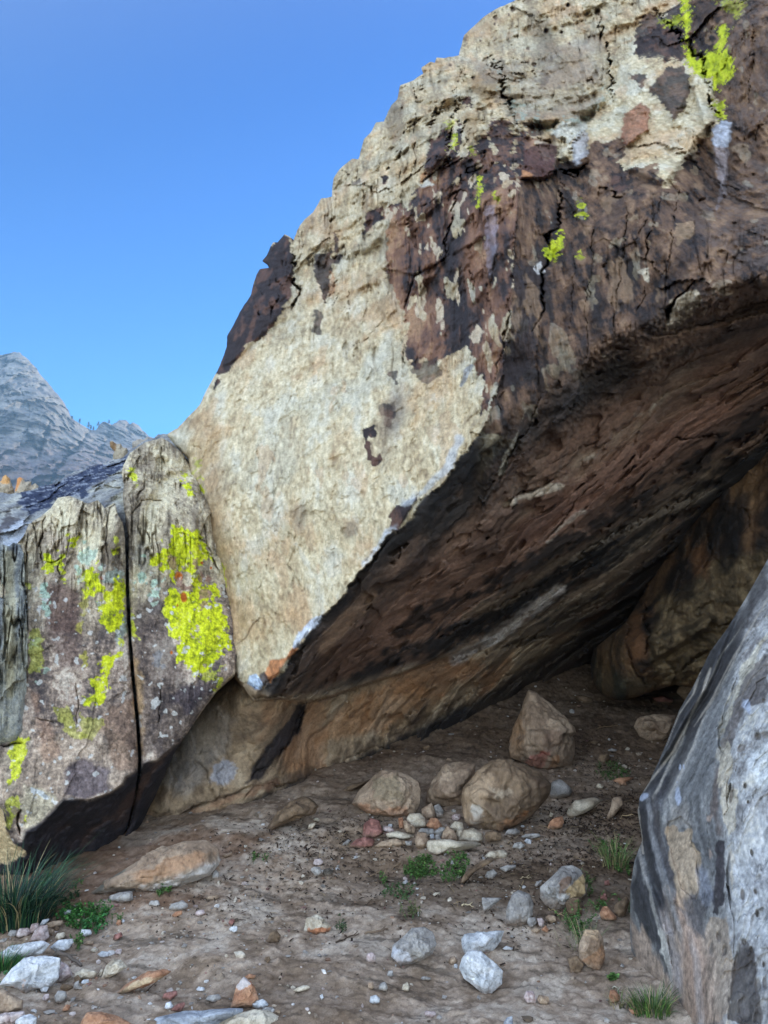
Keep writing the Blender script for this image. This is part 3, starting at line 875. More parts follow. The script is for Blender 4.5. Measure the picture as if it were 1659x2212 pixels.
    uc = mix(uc, L(50, 43, 40), .9 * lm(u, v, [(290, 1832), (430, 1794), (560, 1748), (700, 1692), (860, 1622), (1000, 1550)], 24, rag, soft=.6))  # shaded gap under the slab's foot, painted as a dark colour band
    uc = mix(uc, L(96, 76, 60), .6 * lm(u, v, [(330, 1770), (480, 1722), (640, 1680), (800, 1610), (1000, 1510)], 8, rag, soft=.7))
    uc = mix(uc, L(184, 122, 66), .5 * pm(u, v, [(760, 1500), (900, 1470), (960, 1500), (820, 1580), (680, 1600)], rag, 14))
    uc = mix(uc, L(48, 42, 46), .95 * pm(u, v, [(662, 1520), (650, 1580), (600, 1640), (560, 1690), (535, 1690), (560, 1630), (620, 1560), (640, 1525)], rg2, 4))
    uc = mix(uc, L(160, 165, 180), .75 * pm(u, v, [(455, 1655), (490, 1640), (512, 1660), (490, 1690), (460, 1685)], rg2 * 2, 5))
    uc = mix(uc, L(150, 150, 152), .4 * pm(u, v, [(330, 1700), (400, 1560), (470, 1520), (500, 1560), (470, 1640), (400, 1720)], rag * 1.5, 14))
    uc = mix(uc, L(170, 108, 72), .25 * lm(u, v, [(360, 1790), (430, 1750), (520, 1720), (600, 1690)], 7, rg2))
    for pts, wd, q, k in [([(980, 1425), (1060, 1385), (1130, 1330), (1210, 1272)], 10, L(190, 178, 172), .85), ([(1000, 1330), (1090, 1300), (1200, 1215), (1250, 1200)], 7, L(140, 108, 74), .7),
                          ([(1090, 1088), (1130, 1072), (1170, 1060), (1210, 1050)], 5, L(205, 180, 150), .85), ([(1180, 1170), (1210, 1140), (1260, 1105)], 3, L(190, 170, 150), .8), ([(1240, 1205), (1330, 1150), (1400, 1120), (1540, 1062)], 7, L(150, 128, 106), .75),
                          ([(1135, 885), (1110, 960), (1078, 1025)], 3, L(180, 172, 150), .7 ), ([(1375, 898), (1400, 892), (1415, 875)], 4, L(200, 185, 165), .8), ([(1260, 990), (1280, 985)], 4, L(170, 150, 125), .7),
                          ([(1200, 1000), (1290, 930), (1380, 880)], 26, L(150, 92, 58), .5), ([(1140, 1150), (1250, 1080), (1400, 980), (1560, 880)], 26, L(140, 80, 54), .5), ([(700, 1400), (760, 1330), (800, 1290)], 14, L(160, 110, 66), .6)]:
        uc = mix(uc, q * (1 + .5 * w + .4 * grain)[:, None], min(1, k * 1.15) * lm(u, v, pts, wd * 1.1, rg2))
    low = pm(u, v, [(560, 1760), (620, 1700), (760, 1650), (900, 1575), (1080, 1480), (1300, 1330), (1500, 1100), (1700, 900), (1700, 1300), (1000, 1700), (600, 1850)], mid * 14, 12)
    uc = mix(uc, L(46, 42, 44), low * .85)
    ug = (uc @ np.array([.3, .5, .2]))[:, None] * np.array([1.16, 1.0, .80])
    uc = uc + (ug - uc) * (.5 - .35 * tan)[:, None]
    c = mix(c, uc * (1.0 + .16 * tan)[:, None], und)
    c = c * (1 + .5 * grain + .25 * n3)[:, None]
    # lichen
    YG = L(214, 222, 30)
    ln = fine * 22 + fbm(P, 24, 3, 50) * 22
    for poly, z, k in [([(1235, -10), (1275, -10), (1270, 200), (1300, 290), (1400, 260), (1420, 140), (1460, 130), (1440, 240), (1505, 300), (1470, 400), (1390, 440), (1370, 380), (1300, 360), (1255, 310), (1245, 140)], ZD, 1), ([(1385, 500), (1440, 500), (1440, 580), (1410, 590)], ZD, .9), ([(1130, 100), (1240, 80), (1230, 130), (1150, 130)], ZD, .6),
                       ([(570, 1290), (560, 1240), (640, 1140), (645, 1220), (600, 1290)], ZD, 1), ([(725, 1060), (720, 1000), (760, 1000), (760, 1060)], ZD, .8), ([(720, 1290), (725, 1250), (745, 1290)], ZD, .7), ([(1410, 0), (1560, 0), (1500, 90), (1440, 40)], ZD, .5),
                       ([(990, 600), (1010, 450), (1030, 470), (1010, 600)], Z1, .9), ([(1205, 870), (1225, 800), (1235, 820), (1215, 1060), (1200, 1000)], Z1, .9), ([(1320, 970), (1350, 960), (1380, 1010), (1350, 1010)], Z1, .8), ([(1150, 600), (1170, 600), (1180, 640)], Z1, .8), ([(940, 380), (1000, 360), (990, 440)], Z1, .5),
                       ([(1070, 620), (1120, 610), (1130, 700), (1115, 980), (1090, 900), (1060, 760)], Z3, 1), ([(1130, 1040), (1170, 1030), (1160, 1100)], Z3, 1), ([(95, 550), (115, 600), (85, 650)], ZE, .6), ([(90, 690), (120, 680), (135, 740), (120, 790), (100, 750)], ZE, 1)]:
        c = mix(c, ramp(n3 + .6 * grain, [(-.3, L(150, 160, 36)), (0, L(196, 206, 36)), (.25, L(214, 218, 60))]), k * pm(u, v, poly, ln, 2, z))
    c = mix(c, L(160, 170, 155), .7 * pm(u, v, [(290, 330), (400, 470), (560, 610), (760, 560), (870, 430), (870, 480), (760, 620), (540, 650), (400, 560)], ln * 1.5, 2, ZD) * ss(.0, .1, n3))
    # small brown pits on the pale rock
    return c


OVER_OUT = Z(*ZC, [(1659, 95), (1560, 190), (1530, 300), (1450, 315), (1410, 315), (1400, 345), (1375, 335), (1325, 370), (1335, 400), (1280, 440), (1210, 465), (1195, 540), (1160, 575), (1120, 660), (1080, 665), (1050, 725), (1012, 755), (985, 870), (950, 865), (880, 920), (848, 970), (838, 1070), (780, 1080), (735, 1160), (690, 1195), (650, 1250), (627, 1325), (612, 1290), (580, 1270), (545, 1320), (520, 1320), (485, 1390), (462, 1420), (490, 1440), (500, 1458), (445, 1465), (430, 1490), (400, 1600), (340, 1700), (270, 1830), (265, 1890), (230, 1990), (185, 2074)])
OVER_OUT += [(430, 875), (402, 905), (384, 925), (360, 938)]
OVER_OUT += Z(*ZA, [(1150, 760), (1230, 840), (1240, 950), (1320, 1100), (1340, 1280), (1380, 1430), (1430, 1600), (1460, 1800), (1480, 1980)]) + Z(*ZB, [(1510, 450), (1530, 590)])
TAN_IN = [(505, 1452), (430, 1500), (340, 1600), (262, 1820), (240, 2000)]
OVER_OUT += TAN_IN + [(700, 2050), (1500, 1800), (2150, 1400), (2150, -120), (1150, -120), (1115, 0), (1080, 15)]
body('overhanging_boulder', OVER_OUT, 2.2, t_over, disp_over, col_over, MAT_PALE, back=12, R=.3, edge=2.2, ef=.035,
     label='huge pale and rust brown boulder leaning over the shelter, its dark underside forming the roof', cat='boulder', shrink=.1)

# ================================================================== hanging rock at the back of the shelter
HANG = Z(*ZF, [(1050, 1000), (1040, 1180), (960, 1310), (870, 1390), (800, 1450), (785, 1500), (788, 1580), (808, 1640), (850, 1682), (930, 1703), (1000, 1692), (1100, 1655), (1200, 1625), (1300, 1640), (1500, 1900)]) + [(2100, 1900), (2100, 760), (1700, 760), (1500, 900)]  # unseen right and lower part extended to keep sky light out of the shelter
T_HANG = TPS([(1276, 1425, 7.9), (1340, 1505, 7.2), (1300, 1400, 7.5), (1360, 1400, 6.9), (1392, 1285, 7.7), (1400, 1380, 6.75), (1500, 1110, 7.15), (1480, 1300, 6.6), (1520, 1400, 6.6), (1659, 945, 6.45), (1600, 1150, 6.3), (1560, 1280, 6.3),
              (1659, 1200, 6.0), (1414, 1490, 7.1), (2100, 1000, 5.5), (2100, 1900, 6.0), (1700, 1700, 6.6), (1500, 1600, 7.2)], .001)


def disp_hang(u, v, P, sd):
    mid, fine = fbm(P, 1.8, 4, 102), fbm(P, 8, 4, 103)
    fh, fd = facet(P[:, 0], P[:, 2] * .6 + mid * .2, 3, 104)
    zone = pm(u, v, [(1130, 1180), (1300, 1100), (1420, 1000), (1659, 960), (1800, 1300), (1200, 1640), (1100, 1560), (1070, 1400)], mid * 30, 10, ZF)
    NF.update(m=mid, f=fine, z=zone, s=fbm(P, 5, 4, 105, (1, 1, .2)))
    fh2, _ = facet(P[:, 0] + mid * .1, P[:, 2] * .8, 8, 108)
    d = mid * .09 + fine * (.05 + .07 * zone) + fh * (.05 + .18 * zone) + fh2 * .05 + .03 * NF['s'] + .03 * ss(.02, .03, NF['s'])
    for pts, wd, dp in [([(1050, 1190), (1070, 1350), (1060, 1480)], 8, .25), ([(960, 1300), (965, 1450), (1010, 1560), (1080, 1610)], 9, .22), ([(1380, 1310), (1420, 1330), (1560, 1300)], 7, .3), ([(1360, 840), (1370, 1000), (1340, 1080)], 4, .1),
                        ([(1240, 1130), (1180, 1260), (1260, 1280), (1400, 1210)], 5, .12), ([(1100, 1620), (1230, 1540), (1400, 1440)], 7, .2), ([(1520, 720), (1560, 800), (1560, 900)], 3, .06)]:
        d += crack(u, v, P, pts, wd, ZF) * dp
    d -= pm(u, v, [(1290, 1330), (1370, 1270), (1395, 1300), (1380, 1340), (1220, 1440), (1110, 1490), (1080, 1400)], mid * 14, 7, ZF) * .2
    return d


def col_hang(u, v, P, sd):
    m, f, s, z = NF['m'], NF['f'], NF['s'], NF['z']
    g = fbm(P, 26, 3, 106)
    c = ramp(s + .5 * m + .4 * f, [(-.35, L(46, 40, 38)), (-.1, L(72, 58, 48)), (.08, L(112, 84, 62)), (.3, L(150, 116, 84))])
    c = mix(c, ramp(s + f, [(-.3, L(108, 92, 68)), (0, L(140, 118, 88)), (.3, L(168, 146, 112))]), .85 * z)
    c = mix(c, L(86, 84, 66), .6 * pm(u, v, [(785, 1450), (900, 1560), (1100, 1620), (900, 1710), (780, 1640)], m * 40, 20, ZF))
    for p, q, k in [([(1270, 950), (1330, 920), (1390, 830), (1360, 950), (1370, 1120), (1330, 1080), (1290, 1100)], L(140, 98, 66), .7), ([(960, 1390), (1010, 1260), (1060, 1380), (1060, 1480), (1000, 1500)], L(150, 106, 72), .8),
                    ([(1150, 1100), (1240, 1000), (1300, 1020), (1300, 1200), (1200, 1250)], L(52, 44, 40), .7), ([(1380, 800), (1540, 700), (1540, 980), (1450, 1080), (1400, 1000)], L(46, 40, 38), .75), ([(800, 1440), (880, 1400), (930, 1330), (940, 1500), (860, 1600), (800, 1560)], L(112, 90, 62), .5)]:
        c = mix(c, q * (1 + s)[:, None], k * pm(u, v, p, m * 25, 8, ZF))
    return c * .78 * (1 + .6 * g)[:, None]


body('hanging_boulder', HANG, 2.3, lambda u, v: T_HANG(u, v), disp_hang, col_hang, MAT_PALE, back=5, R=.3, edge=1.5,
     label='dark brown rounded boulder wedged under the roof at the back right of the shelter', shrink=.05)

# ================================================================== grey rock wall on the left: two blocks and a pillar
CR1 = [(261, 1070), (268, 1130), (274, 1160), (275, 1275), (280, 1368), (287, 1460), (297, 1559), (302, 1642), (301, 1668)]
BLK_A = [(262, 1020), (266, 1006), (281, 978), (314, 955), (350, 945), (367, 955), (393, 978), (407, 1001), (425, 1020), (470, 1130), (500, 1250), (515, 1400), (508, 1456)]
A_FRONT_BOT = Z(*ZB, [(1530, 590), (1440, 680), (1390, 760), (1340, 850), (1260, 950), (1180, 1020), (1080, 1110), (1020, 1160), (970, 1150), (925, 1165), (915, 1200)])
A_OUT = BLK_A + [(508, 1460), (470, 1492), (420, 1560), (375, 1630), (362, 1660), (335, 1720), (300, 1790), (270, 1850), (250, 1850), (280, 1780)] + [(x + 3.5, y) for x, y in CR1[::-1]]
A_OUT += [(268, 1050)]
T_A = TPS([(281, 978, 6.0), (350, 945, 6.2), (400, 990, 6.25), (276, 1200, 5.2), (460, 1200, 5.65), (500, 1300, 5.5), (508, 1456, 5.15), (400, 1600, 5.0), (304, 1660, 4.88), (290, 1500, 5.0), (350, 1100, 5.45), (300, 1060, 5.55), (400, 1400, 5.12), (530, 1200, 5.8)], .001)
_ga, _gb = tg(278, 1818), tg(250, 1850)
T_AU = TPS([(508, 1456, 5.2), (390, 1600, 5.02), (302, 1668, 4.88), (375, 1640, 5.2), (335, 1720, 5.35), (278, 1818, _ga + .1), (250, 1850, _gb + .1), (290, 1740, 5.12)], .001)
A_UNDER = A_FRONT_BOT + [(290, 1660), (220, 1900), (320, 1900), (600, 1600), (600, 1440)]


def t_a(u, v):
    w = ss(-4, 4, sdpoly(u, v, A_UNDER))
    return w * T_AU(u, v) + (1 - w) * T_A(u, v)


B_BOT = Z(*ZB, [(915, 1200), (820, 1260), (805, 1310), (720, 1370), (580, 1415), (500, 1400), (410, 1400), (350, 1470), (270, 1550), (160, 1610), (140, 1680), (90, 1695), (60, 1640), (40, 1500), (0, 1440)])
B_TOP = [(268, 1130), (264, 1127), (255, 1112), (248, 1085), (226, 1098), (212, 1080), (190, 1088), (150, 1071), (125, 1076), (110, 1098), (84, 1118), (62, 1132), (50, 1160), (20, 1190), (-30, 1200)]
B_OUT = [(x - 3.5, y) for x, y in CR1[1:]] + [(290, 1730), (272, 1800), (262, 1850), (100, 1960), (-260, 2050), (-300, 1180), (-160, 1170), (-60, 1200)] + B_TOP[::-1]
T_B = TPS([(270, 1150, 5.2), (150, 1075, 5.6), (60, 1140, 5.5), (60, 1300, 5.05), (275, 1400, 5.05), (300, 1650, 4.85), (180, 1730, 4.62), (50, 1800, 4.5), (0, 1760, 4.55), (0, 1500, 4.8), (-50, 1200, 5.2), (-300, 1250, 5.6), (-300, 1800, 5.2), (170, 1400, 4.98)], .001)
T_BU = TPS([(301, 1668, 4.86), (180, 1728, 4.64), (50, 1810, 4.5), (0, 1870, tg(0, 1870) - .1), (0, 1905, tg(0, 1905) + .1), (100, 1890, tg(100, 1890) + .15), (200, 1850, tg(200, 1850) + .15), (275, 1815, tg(275, 1815) + .1), (285, 1740, 5.1), (150, 1800, 4.85), (-60, 1900, 4.8), (-280, 1960, 5.3), (-280, 1750, 5.0), (0, 1800, 4.55)], .001)
B_UNDER = B_BOT + [(-300, 1640), (-300, 2100), (300, 2000), (340, 1700), (310, 1655)]
TAN_L = Z(*ZB, [(0, 1440), (30, 1500), (20, 1560), (50, 1640), (80, 1690), (180, 1740), (160, 1790), (0, 1830), (-900, 1830), (-900, 1440)])


def t_b(u, v):
    w = ss(-4, 4, sdpoly(u, v, B_UNDER))
    t = w * T_BU(u, v) + (1 - w) * T_B(u, v)
    return t


CRACK_W = [
    ([(280, 1530), (400, 1470), (520, 1380)], 2.5, .08, ZA), ([(500, 640), (500, 980)], 1.5, .04, ZB), ([(1040, 650), (1060, 760), (1035, 880), (1030, 960)], 2, .06, ZB), ([(700, 640), (870, 645)], 1.5, .05, ZB),
    ([(215, 865), (400, 900)], 1.2, .04, ZB), ([(920, 1160), (900, 1330), (830, 1600)], 2.5, .06, ZB), ([(130, 1480), (135, 1640)], 3, .12, ZB), ([(150, 1050), (60, 1060), (0, 1050)], 3, .15, ZB),
    ([(870, 1200), (920, 1120), (1000, 1110), (1060, 1100)], 3, .12, ZA), ([(940, 880), (960, 960), (880, 1180)], 3, .08, ZA), ([(1040, 740), (1060, 880)], 2.5, .08, ZA), ([(1120, 1040), (1140, 1140)], 3, .08, ZA),
    ([(470, 540), (485, 640), (440, 1000), (460, 1240)], 2.5, .12, Z2), ([(720, 640), (740, 850), (760, 1000)], 2, .06, Z2), ([(930, 540), (980, 760), (980, 900)], 2.5, .08, Z2), ([(1080, 560), (1120, 740)], 2.5, .08, Z2), ([(880, 700), (890, 900)], 2, .05, Z2),
    ([(800, 980), (820, 1200), (850, 1400)], 2, .06, Z2), ([(640, 1090), (660, 1320)], 2, .05, Z2), ([(490, 1280), (480, 1450)], 2, .04, Z2), ([(370, 560), (380, 700)], 4, .1, Z2), ([(560, 780), (600, 1080)], 2, .05, Z2),
    ([(150, 150), (175, 430), (180, 470)], 2, .08, Z3), ([(220, 260), (270, 420), (320, 480)], 2, .08, Z3), ([(870, 130), (910, 320), (1000, 560), (1060, 740)], 3, .12, Z3), ([(545, 720), (580, 930)], 1.5, .03, Z3), ([(620, 230), (640, 290)], 2, .05, Z3), ([(330, 0), (370, 200)], 2, .06, Z3),
]


def disp_wall(u, v, P, sd, under, k=1.0):
    Pf = P - np.array([0, 1, 0]) * (.35 * P[:, 2:3])
    mid, fine = fbm(P, 2.4, 4, 202), fbm(P, 10, 4, 203)
    fl = fbm(Pf, 4.2, 4, 204, (1, .6, .1))
    fl2 = fbm(Pf, 11, 3, 205, (1, .6, .08), rid=True)
    fh, fd = facet(P[:, 0] + mid * .1, P[:, 2] * .3 + mid * .2, 4.5, 206)
    un = ss(-4, 6, sdpoly(u, v, under))
    top = ss(1340, 1150, v + (u < 60) * -200) * (1 - un)
    bs = rotst(P, (2.95, -1.34, 2.31), .5, 3.5)
    band = fbm(bs, 1, 4, 207)
    gn = fbm(np.stack([u / 34 + mid * .3, v / 330, mid], -1), 1, 3, 216, gain=.5)
    gn2 = fbm(np.stack([u / 14 + mid * .3, v / 200, mid], -1), 1, 3, 217, gain=.5)
    gro = np.exp(-(gn / .04) ** 2) * np.clip(.5 + 3 * fbm(P, 2.2, 2, 218), 0, 1) + .6 * np.exp(-(gn2 / .05) ** 2) * np.clip(.4 + 3 * fbm(P, 3, 2, 219), 0, 1)
    NF.update(m=mid, f=fine, fl=fl, un=un, top=top, band=band, fl2=fl2, gro=gro)
    d = mid * (.05 + .07 * top) + fine * (.018 + .025 * top) + (1 - un) * k * (gro * (.008 + .07 * top) + fl * (.05 + .24 * top) + fh * (.03 + .12 * top) - fl2 * (.008 + .03 * top)) + un * (band * .16 + fine * .03)
    w = mid * 5 + fine * 4
    for pts, wd, dp, z in CRACK_W:
        d += crack(u, v, P, pts, wd, z) * dp
    return d


def col_wall(u, v, P, sd):
    Pf = P - np.array([0, 1, 0]) * (.35 * P[:, 2:3])
    m, f, fl, un, top, band, fl2 = (NF[k] for k in ('m', 'f', 'fl', 'un', 'top', 'band', 'fl2'))
    g = fbm(P, 34, 4, 210, gain=.7)
    n1, n2 = fbm(Pf, 1.8, 4, 211, (1, 1, .5)), fbm(Pf, 7, 4, 212, (1, 1, .4))
    pale = ramp(n2 + .5 * fl + .5 * g, [(-.35, L(124, 112, 98)), (-.05, L(176, 164, 144)), (.12, L(204, 192, 166)), (.35, L(216, 208, 184))])
    drk = ramp(n2 + .8 * g + .35 * n1, [(-.45, L(70, 64, 68)), (-.15, L(112, 100, 96)), (.05, L(144, 128, 118)), (.2, L(176, 158, 146)), (.45, L(204, 192, 180))])
    c = mix(drk, pale, np.clip(ss(1390, 1180, v + n1 * 140 + m * 80), 0, 1))
    c = mix(c, L(98, 88, 80), np.clip(.6 * NF['gro'] * top, 0, .7))
    rg = m * 18 + f * 20
    ln = f * 20 + fbm(P, 26, 3, 213) * 22
    for p, z, q, k in [
        ([(60, 1640), (140, 1560), (240, 1560), (300, 1660), (270, 1700), (160, 1730), (90, 1770), (40, 1790), (0, 1740), (0, 1620)], None, L(168, 150, 134), .6),
        ([(480, 1160), (600, 1150), (720, 1230), (700, 1350), (620, 1410), (500, 1400), (420, 1380), (440, 1250)], ZB, L(76, 68, 82), .75),
        ([(200, 700), (260, 720), (280, 850), (370, 900), (380, 1100), (300, 1150), (210, 900)], ZB, L(168, 132, 110), .45), ([(720, 780), (860, 760), (900, 1100), (880, 1220), (780, 1200), (640, 950)], ZB, L(150, 122, 104), .6),
        ([(150, 1300), (330, 1360), (380, 1400), (300, 1520), (160, 1600), (140, 1480)], ZB, L(180, 172, 150), .7), ([(60, 950), (200, 950), (100, 1320), (20, 1350)], ZB, L(170, 160, 145), .5),
        ([(880, 100), (1060, 100), (1100, 300), (1160, 420), (1160, 560), (1250, 640), (1450, 640), (1380, 760), (1200, 990), (1060, 1120), (950, 1100), (930, 700), (880, 500)], ZB, L(70, 60, 60), .6),
        ([(870, 440), (910, 600), (935, 900), (925, 1100), (905, 1000), (890, 800)], ZB, L(190, 160, 124), .8), ([(1150, 650), (1300, 620), (1360, 700), (1250, 850), (1120, 800)], ZB, L(62, 56, 68), .7),
        ([(320, 0), (480, 0), (560, 150), (540, 500), (560, 560), (380, 560), (300, 300)], ZB, L(98, 76, 74), .55), ([(560, 1200), (640, 1180), (700, 1230), (760, 1500), (900, 1900), (620, 1500)], Z2, L(92, 74, 72), .0),
        ([(500, 1380), (800, 1380), (860, 1500), (900, 1900), (600, 1930), (500, 1700)], Z2, L(104, 80, 74), .55), ([(400, 750), (850, 850), (900, 950), (850, 1350), (500, 1350), (470, 1000)], Z2, L(158, 142, 130), .6),
        ([(10, 540), (140, 400), (320, 480), (420, 1000), (440, 1250), (300, 1200), (220, 800), (80, 700)], Z3, L(66, 62, 68), .55), ([(20, 0), (130, 0), (200, 200), (60, 500), (0, 300)], Z3, L(140, 130, 118), .6),
        ([(0, 0), (300, 0), (300, 1700), (200, 1400), (200, 300)], (310, 945, .3), L(130, 120, 112), .0),
    ]:
        if k:
            c = mix(c, q * (1 + .9 * n2 + 1.1 * g)[:, None], k * pm(u, v, p, rg * 1.3, 7, z))
    c = mix(c, L(200, 180, 150), .7 * pm(u, v, [(470, 1488), (508, 1452), (515, 1470), (430, 1560), (380, 1622), (420, 1560)], f * 10, 1.5))
    # crustose lichens
    MINT, YG = L(176, 198, 184), L(216, 224, 22)
    OCH = L(176, 170, 70)
    for p, z, q, k in [
        ([(860, 1070), (960, 980), (1060, 1030), (1040, 1120), (960, 1180), (880, 1150)], Z2, MINT, .8), ([(1040, 1190), (1110, 1160), (1130, 1240), (1060, 1230)], Z2, MINT, .9), ([(420, 1600), (480, 1610), (550, 1570), (560, 1690), (510, 1730), (470, 1660)], Z2, MINT, 1),
        ([(450, 1400), (500, 1390), (500, 1470), (480, 1470)], Z2, MINT, 1), ([(470, 1500), (520, 1490), (510, 1590), (470, 1580)], Z2, MINT, .9), ([(825, 1180), (870, 1180), (890, 1240), (850, 1240)], Z2, MINT, .9), ([(1170, 1240), (1330, 1260), (1320, 1340), (1200, 1400), (1090, 1360)], Z2, L(150, 162, 156), .9),
        ([(830, 1280), (860, 1280), (850, 1450)], Z2, MINT, .8), ([(500, 990), (550, 980), (540, 1030), (500, 1030)], Z2, MINT, .6), ([(900, 910), (940, 910), (930, 945)], Z2, MINT, 1), ([(1050, 1570), (1100, 1580), (1090, 1650)], Z2, MINT, .7), ([(1290, 1760), (1380, 1700), (1390, 1930), (1260, 1930)], Z2, L(150, 160, 156), .7),
        ([(1330, 1820), (1400, 1830), (1400, 1930)], Z2, MINT, .0),
        ([(95, 640), (150, 620), (180, 690), (120, 690)], Z3, MINT, 1), ([(125, 770), (220, 750), (230, 800), (190, 880), (150, 850)], Z3, MINT, 1), ([(245, 740), (290, 730), (300, 790), (260, 790)], Z3, MINT, 1), ([(200, 850), (240, 840), (240, 890), (205, 890)], Z3, MINT, 1),
        ([(270, 920), (300, 850), (355, 840), (350, 890), (380, 950), (370, 1040), (270, 1040)], Z3, MINT, 1), ([(300, 1110), (370, 1080), (350, 1150)], Z3, MINT, .7), ([(70, 860), (95, 860), (90, 890)], Z3, MINT, .9), ([(180, 560), (220, 570), (200, 600)], Z3, MINT, .9), ([(350, 750), (380, 760), (370, 790)], Z3, MINT, .9), ([(410, 770), (450, 760), (440, 800)], Z3, MINT, .8),
        ([(320, 1680), (380, 1680), (400, 1830), (320, 1830)], Z3, L(130, 140, 155), .4), ([(200, 1430), (260, 1420), (250, 1520)], Z3, L(130, 140, 155), .0),
        ([(550, 1000), (600, 1000), (620, 1080), (640, 1200), (590, 1180)], (60, 760, .4), MINT, 0),
        ([(200, 360), (250, 370), (240, 400), (205, 400)], ZB, MINT, .9), ([(240, 540), (300, 560), (290, 580), (250, 570)], ZB, MINT, .8), ([(240, 640), (275, 650), (250, 670)], ZB, MINT, .8), ([(200, 1330), (310, 1370), (340, 1400), (260, 1390)], ZB, L(196, 204, 214), .7),
        ([(745, 370), (800, 250), (840, 250), (800, 360), (760, 400)], ZB, L(150, 160, 156), .7),
        ([(600, 790), (650, 790), (650, 840), (610, 860)], ZB, OCH, 0), ([(900, 1430), (960, 1500), (940, 1700), (900, 1900), (840, 1900), (880, 1700)], Z2, OCH, .55),
        ([(515, 460), (560, 450), (580, 530), (540, 540)], ZB, OCH, .7), ([(220, 270), (270, 330), (285, 480), (270, 590), (200, 580), (195, 400)], ZB, L(180, 184, 80), .65),
        ([(370, 800), (440, 800), (500, 900), (560, 1000), (470, 1030), (420, 940), (380, 900)], ZB, L(170, 172, 60), .55), ([(530, 860), (680, 880), (600, 1030), (520, 1000)], ZB, L(170, 172, 60), .5),
    ]:
        if k:
            c = mix(c, q * (1 + 1.0 * g)[:, None], k * pm(u, v, p, ln * .8, 1.5, z))
    for p, z, k in [
        ([(340, 530), (500, 380), (500, 300), (550, 225), (610, 240), (640, 340), (700, 260), (820, 260), (860, 310), (940, 400), (960, 500), (990, 580), (860, 590), (860, 640), (800, 700), (880, 870), (960, 880), (1040, 900), (1050, 960), (1000, 1080), (1100, 1160), (1160, 1380), (1190, 1500), (1200, 1640), (1120, 1640), (1060, 1800), (960, 1860), (850, 1920), (750, 1960), (740, 1860), (600, 1790), (580, 1660), (620, 1560), (500, 1460), (450, 1260), (440, 1080), (480, 950), (560, 950), (620, 990), (760, 960), (760, 830), (700, 740), (600, 700), (550, 720), (550, 880), (510, 880), (490, 740), (440, 750), (370, 740), (380, 650), (300, 680), (260, 600), (280, 540)], Z3, 1.2),
        ([(850, 1920), (1000, 1860), (1100, 1840), (1060, 1960), (900, 2000)], Z3, .5), ([(1040, 2000), (1100, 1960), (1100, 2080), (1060, 2100)], Z3, .6),
        ([(470, 1050), (540, 1030), (590, 1040), (600, 1110), (580, 1200), (520, 1250), (470, 1210)], Z2, 1), ([(740, 850), (770, 890), (860, 890), (840, 990), (760, 1010), (680, 1090), (600, 1110), (700, 1060), (745, 990)], Z2, 1), ([(640, 1090), (655, 1090), (680, 1300), (720, 1330), (700, 1370), (660, 1320)], Z2, .9),
        ([(1020, 1160), (1060, 1130), (1080, 1180), (1040, 1200)], Z2, 1), ([(900, 1330), (940, 1230), (1010, 1220), (1080, 1260), (1100, 1360), (1150, 1430), (1240, 1390), (1260, 1330), (1330, 1330), (1370, 1590), (1330, 1640), (1340, 1840), (1240, 1910), (1180, 1910), (1110, 1840), (1080, 1750), (1110, 1640), (1080, 1560), (1120, 1500), (960, 1510), (920, 1420)], Z2, 1.1),
        ([(1240, 880), (1280, 870), (1300, 980), (1260, 980)], Z2, .6), ([(1420, 150), (1470, 150), (1490, 280), (1450, 290)], Z2, .9), ([(1220, 1030), (1250, 1040), (1230, 1060)], Z2, .9),
        ([(300, 1385), (325, 1390), (320, 1440), (300, 1440)], Z2, .6), ([(250, 1660), (275, 1660), (265, 1730)], Z2, .8), ([(1190, 940), (1220, 940), (1220, 970), (1190, 960)], ZA, .9), ([(1185, 990), (1230, 1000), (1250, 1080), (1220, 1070)], ZA, 1),
        ([(760, 370), (800, 380), (790, 400)], ZB, .9), ([(650, 520), (740, 450), (820, 420), (820, 460), (740, 500), (720, 560), (670, 570)], ZB, 1), ([(590, 620), (660, 600), (720, 580), (700, 700), (680, 770), (560, 800), (540, 730), (620, 700)], ZB, .95), ([(710, 770), (700, 740), (720, 760)], ZB, .8),
        ([(40, 1060), (100, 1000), (180, 1010), (150, 1120), (120, 1280), (70, 1280), (90, 1150)], ZB, .85), ([(20, 1390), (110, 1390), (130, 1480), (60, 1600), (30, 1500)], ZB, .6), ([(140, 1510), (170, 1520), (160, 1540)], ZB, .8), ([(850, 150), (875, 250), (880, 330), (855, 300)], ZB, .7),
    ]:
        hole = ss(.24, .30, fbm(P, 15, 3, 214) + .3 * g)
        c = mix(c, ramp(n2 * .6 + g + .4 * f, [(-.35, L(138, 150, 40)), (-.1, L(188, 198, 30)), (.15, L(214, 222, 40)), (.4, L(206, 212, 90))]), np.clip(k, 0, 1) * pm(u, v, p, ln, 1.5, z) * (1 - hole * .85))
    for x, y, a, b in [(600, 790, 22, 24), (518, 615, 0, 0), (655, 1030, 17, 26), (870, 635, 8, 9), (975, 695, 6, 6), (515, 1680, 7, 10), (585, 1130, 3, 8)]:
        if a:
            c = mix(c, L(176, 96, 30), em(u, v, 274.3 + x * .18597, 1097.2 + y * .18597, a * .42, b * .42, 0, f, .2))
    c = mix(c, L(176, 90, 60), .9 * em(u, v, 1110 * .19841, 987.5 + 1320 * .19841, 3, 3, 0, f))
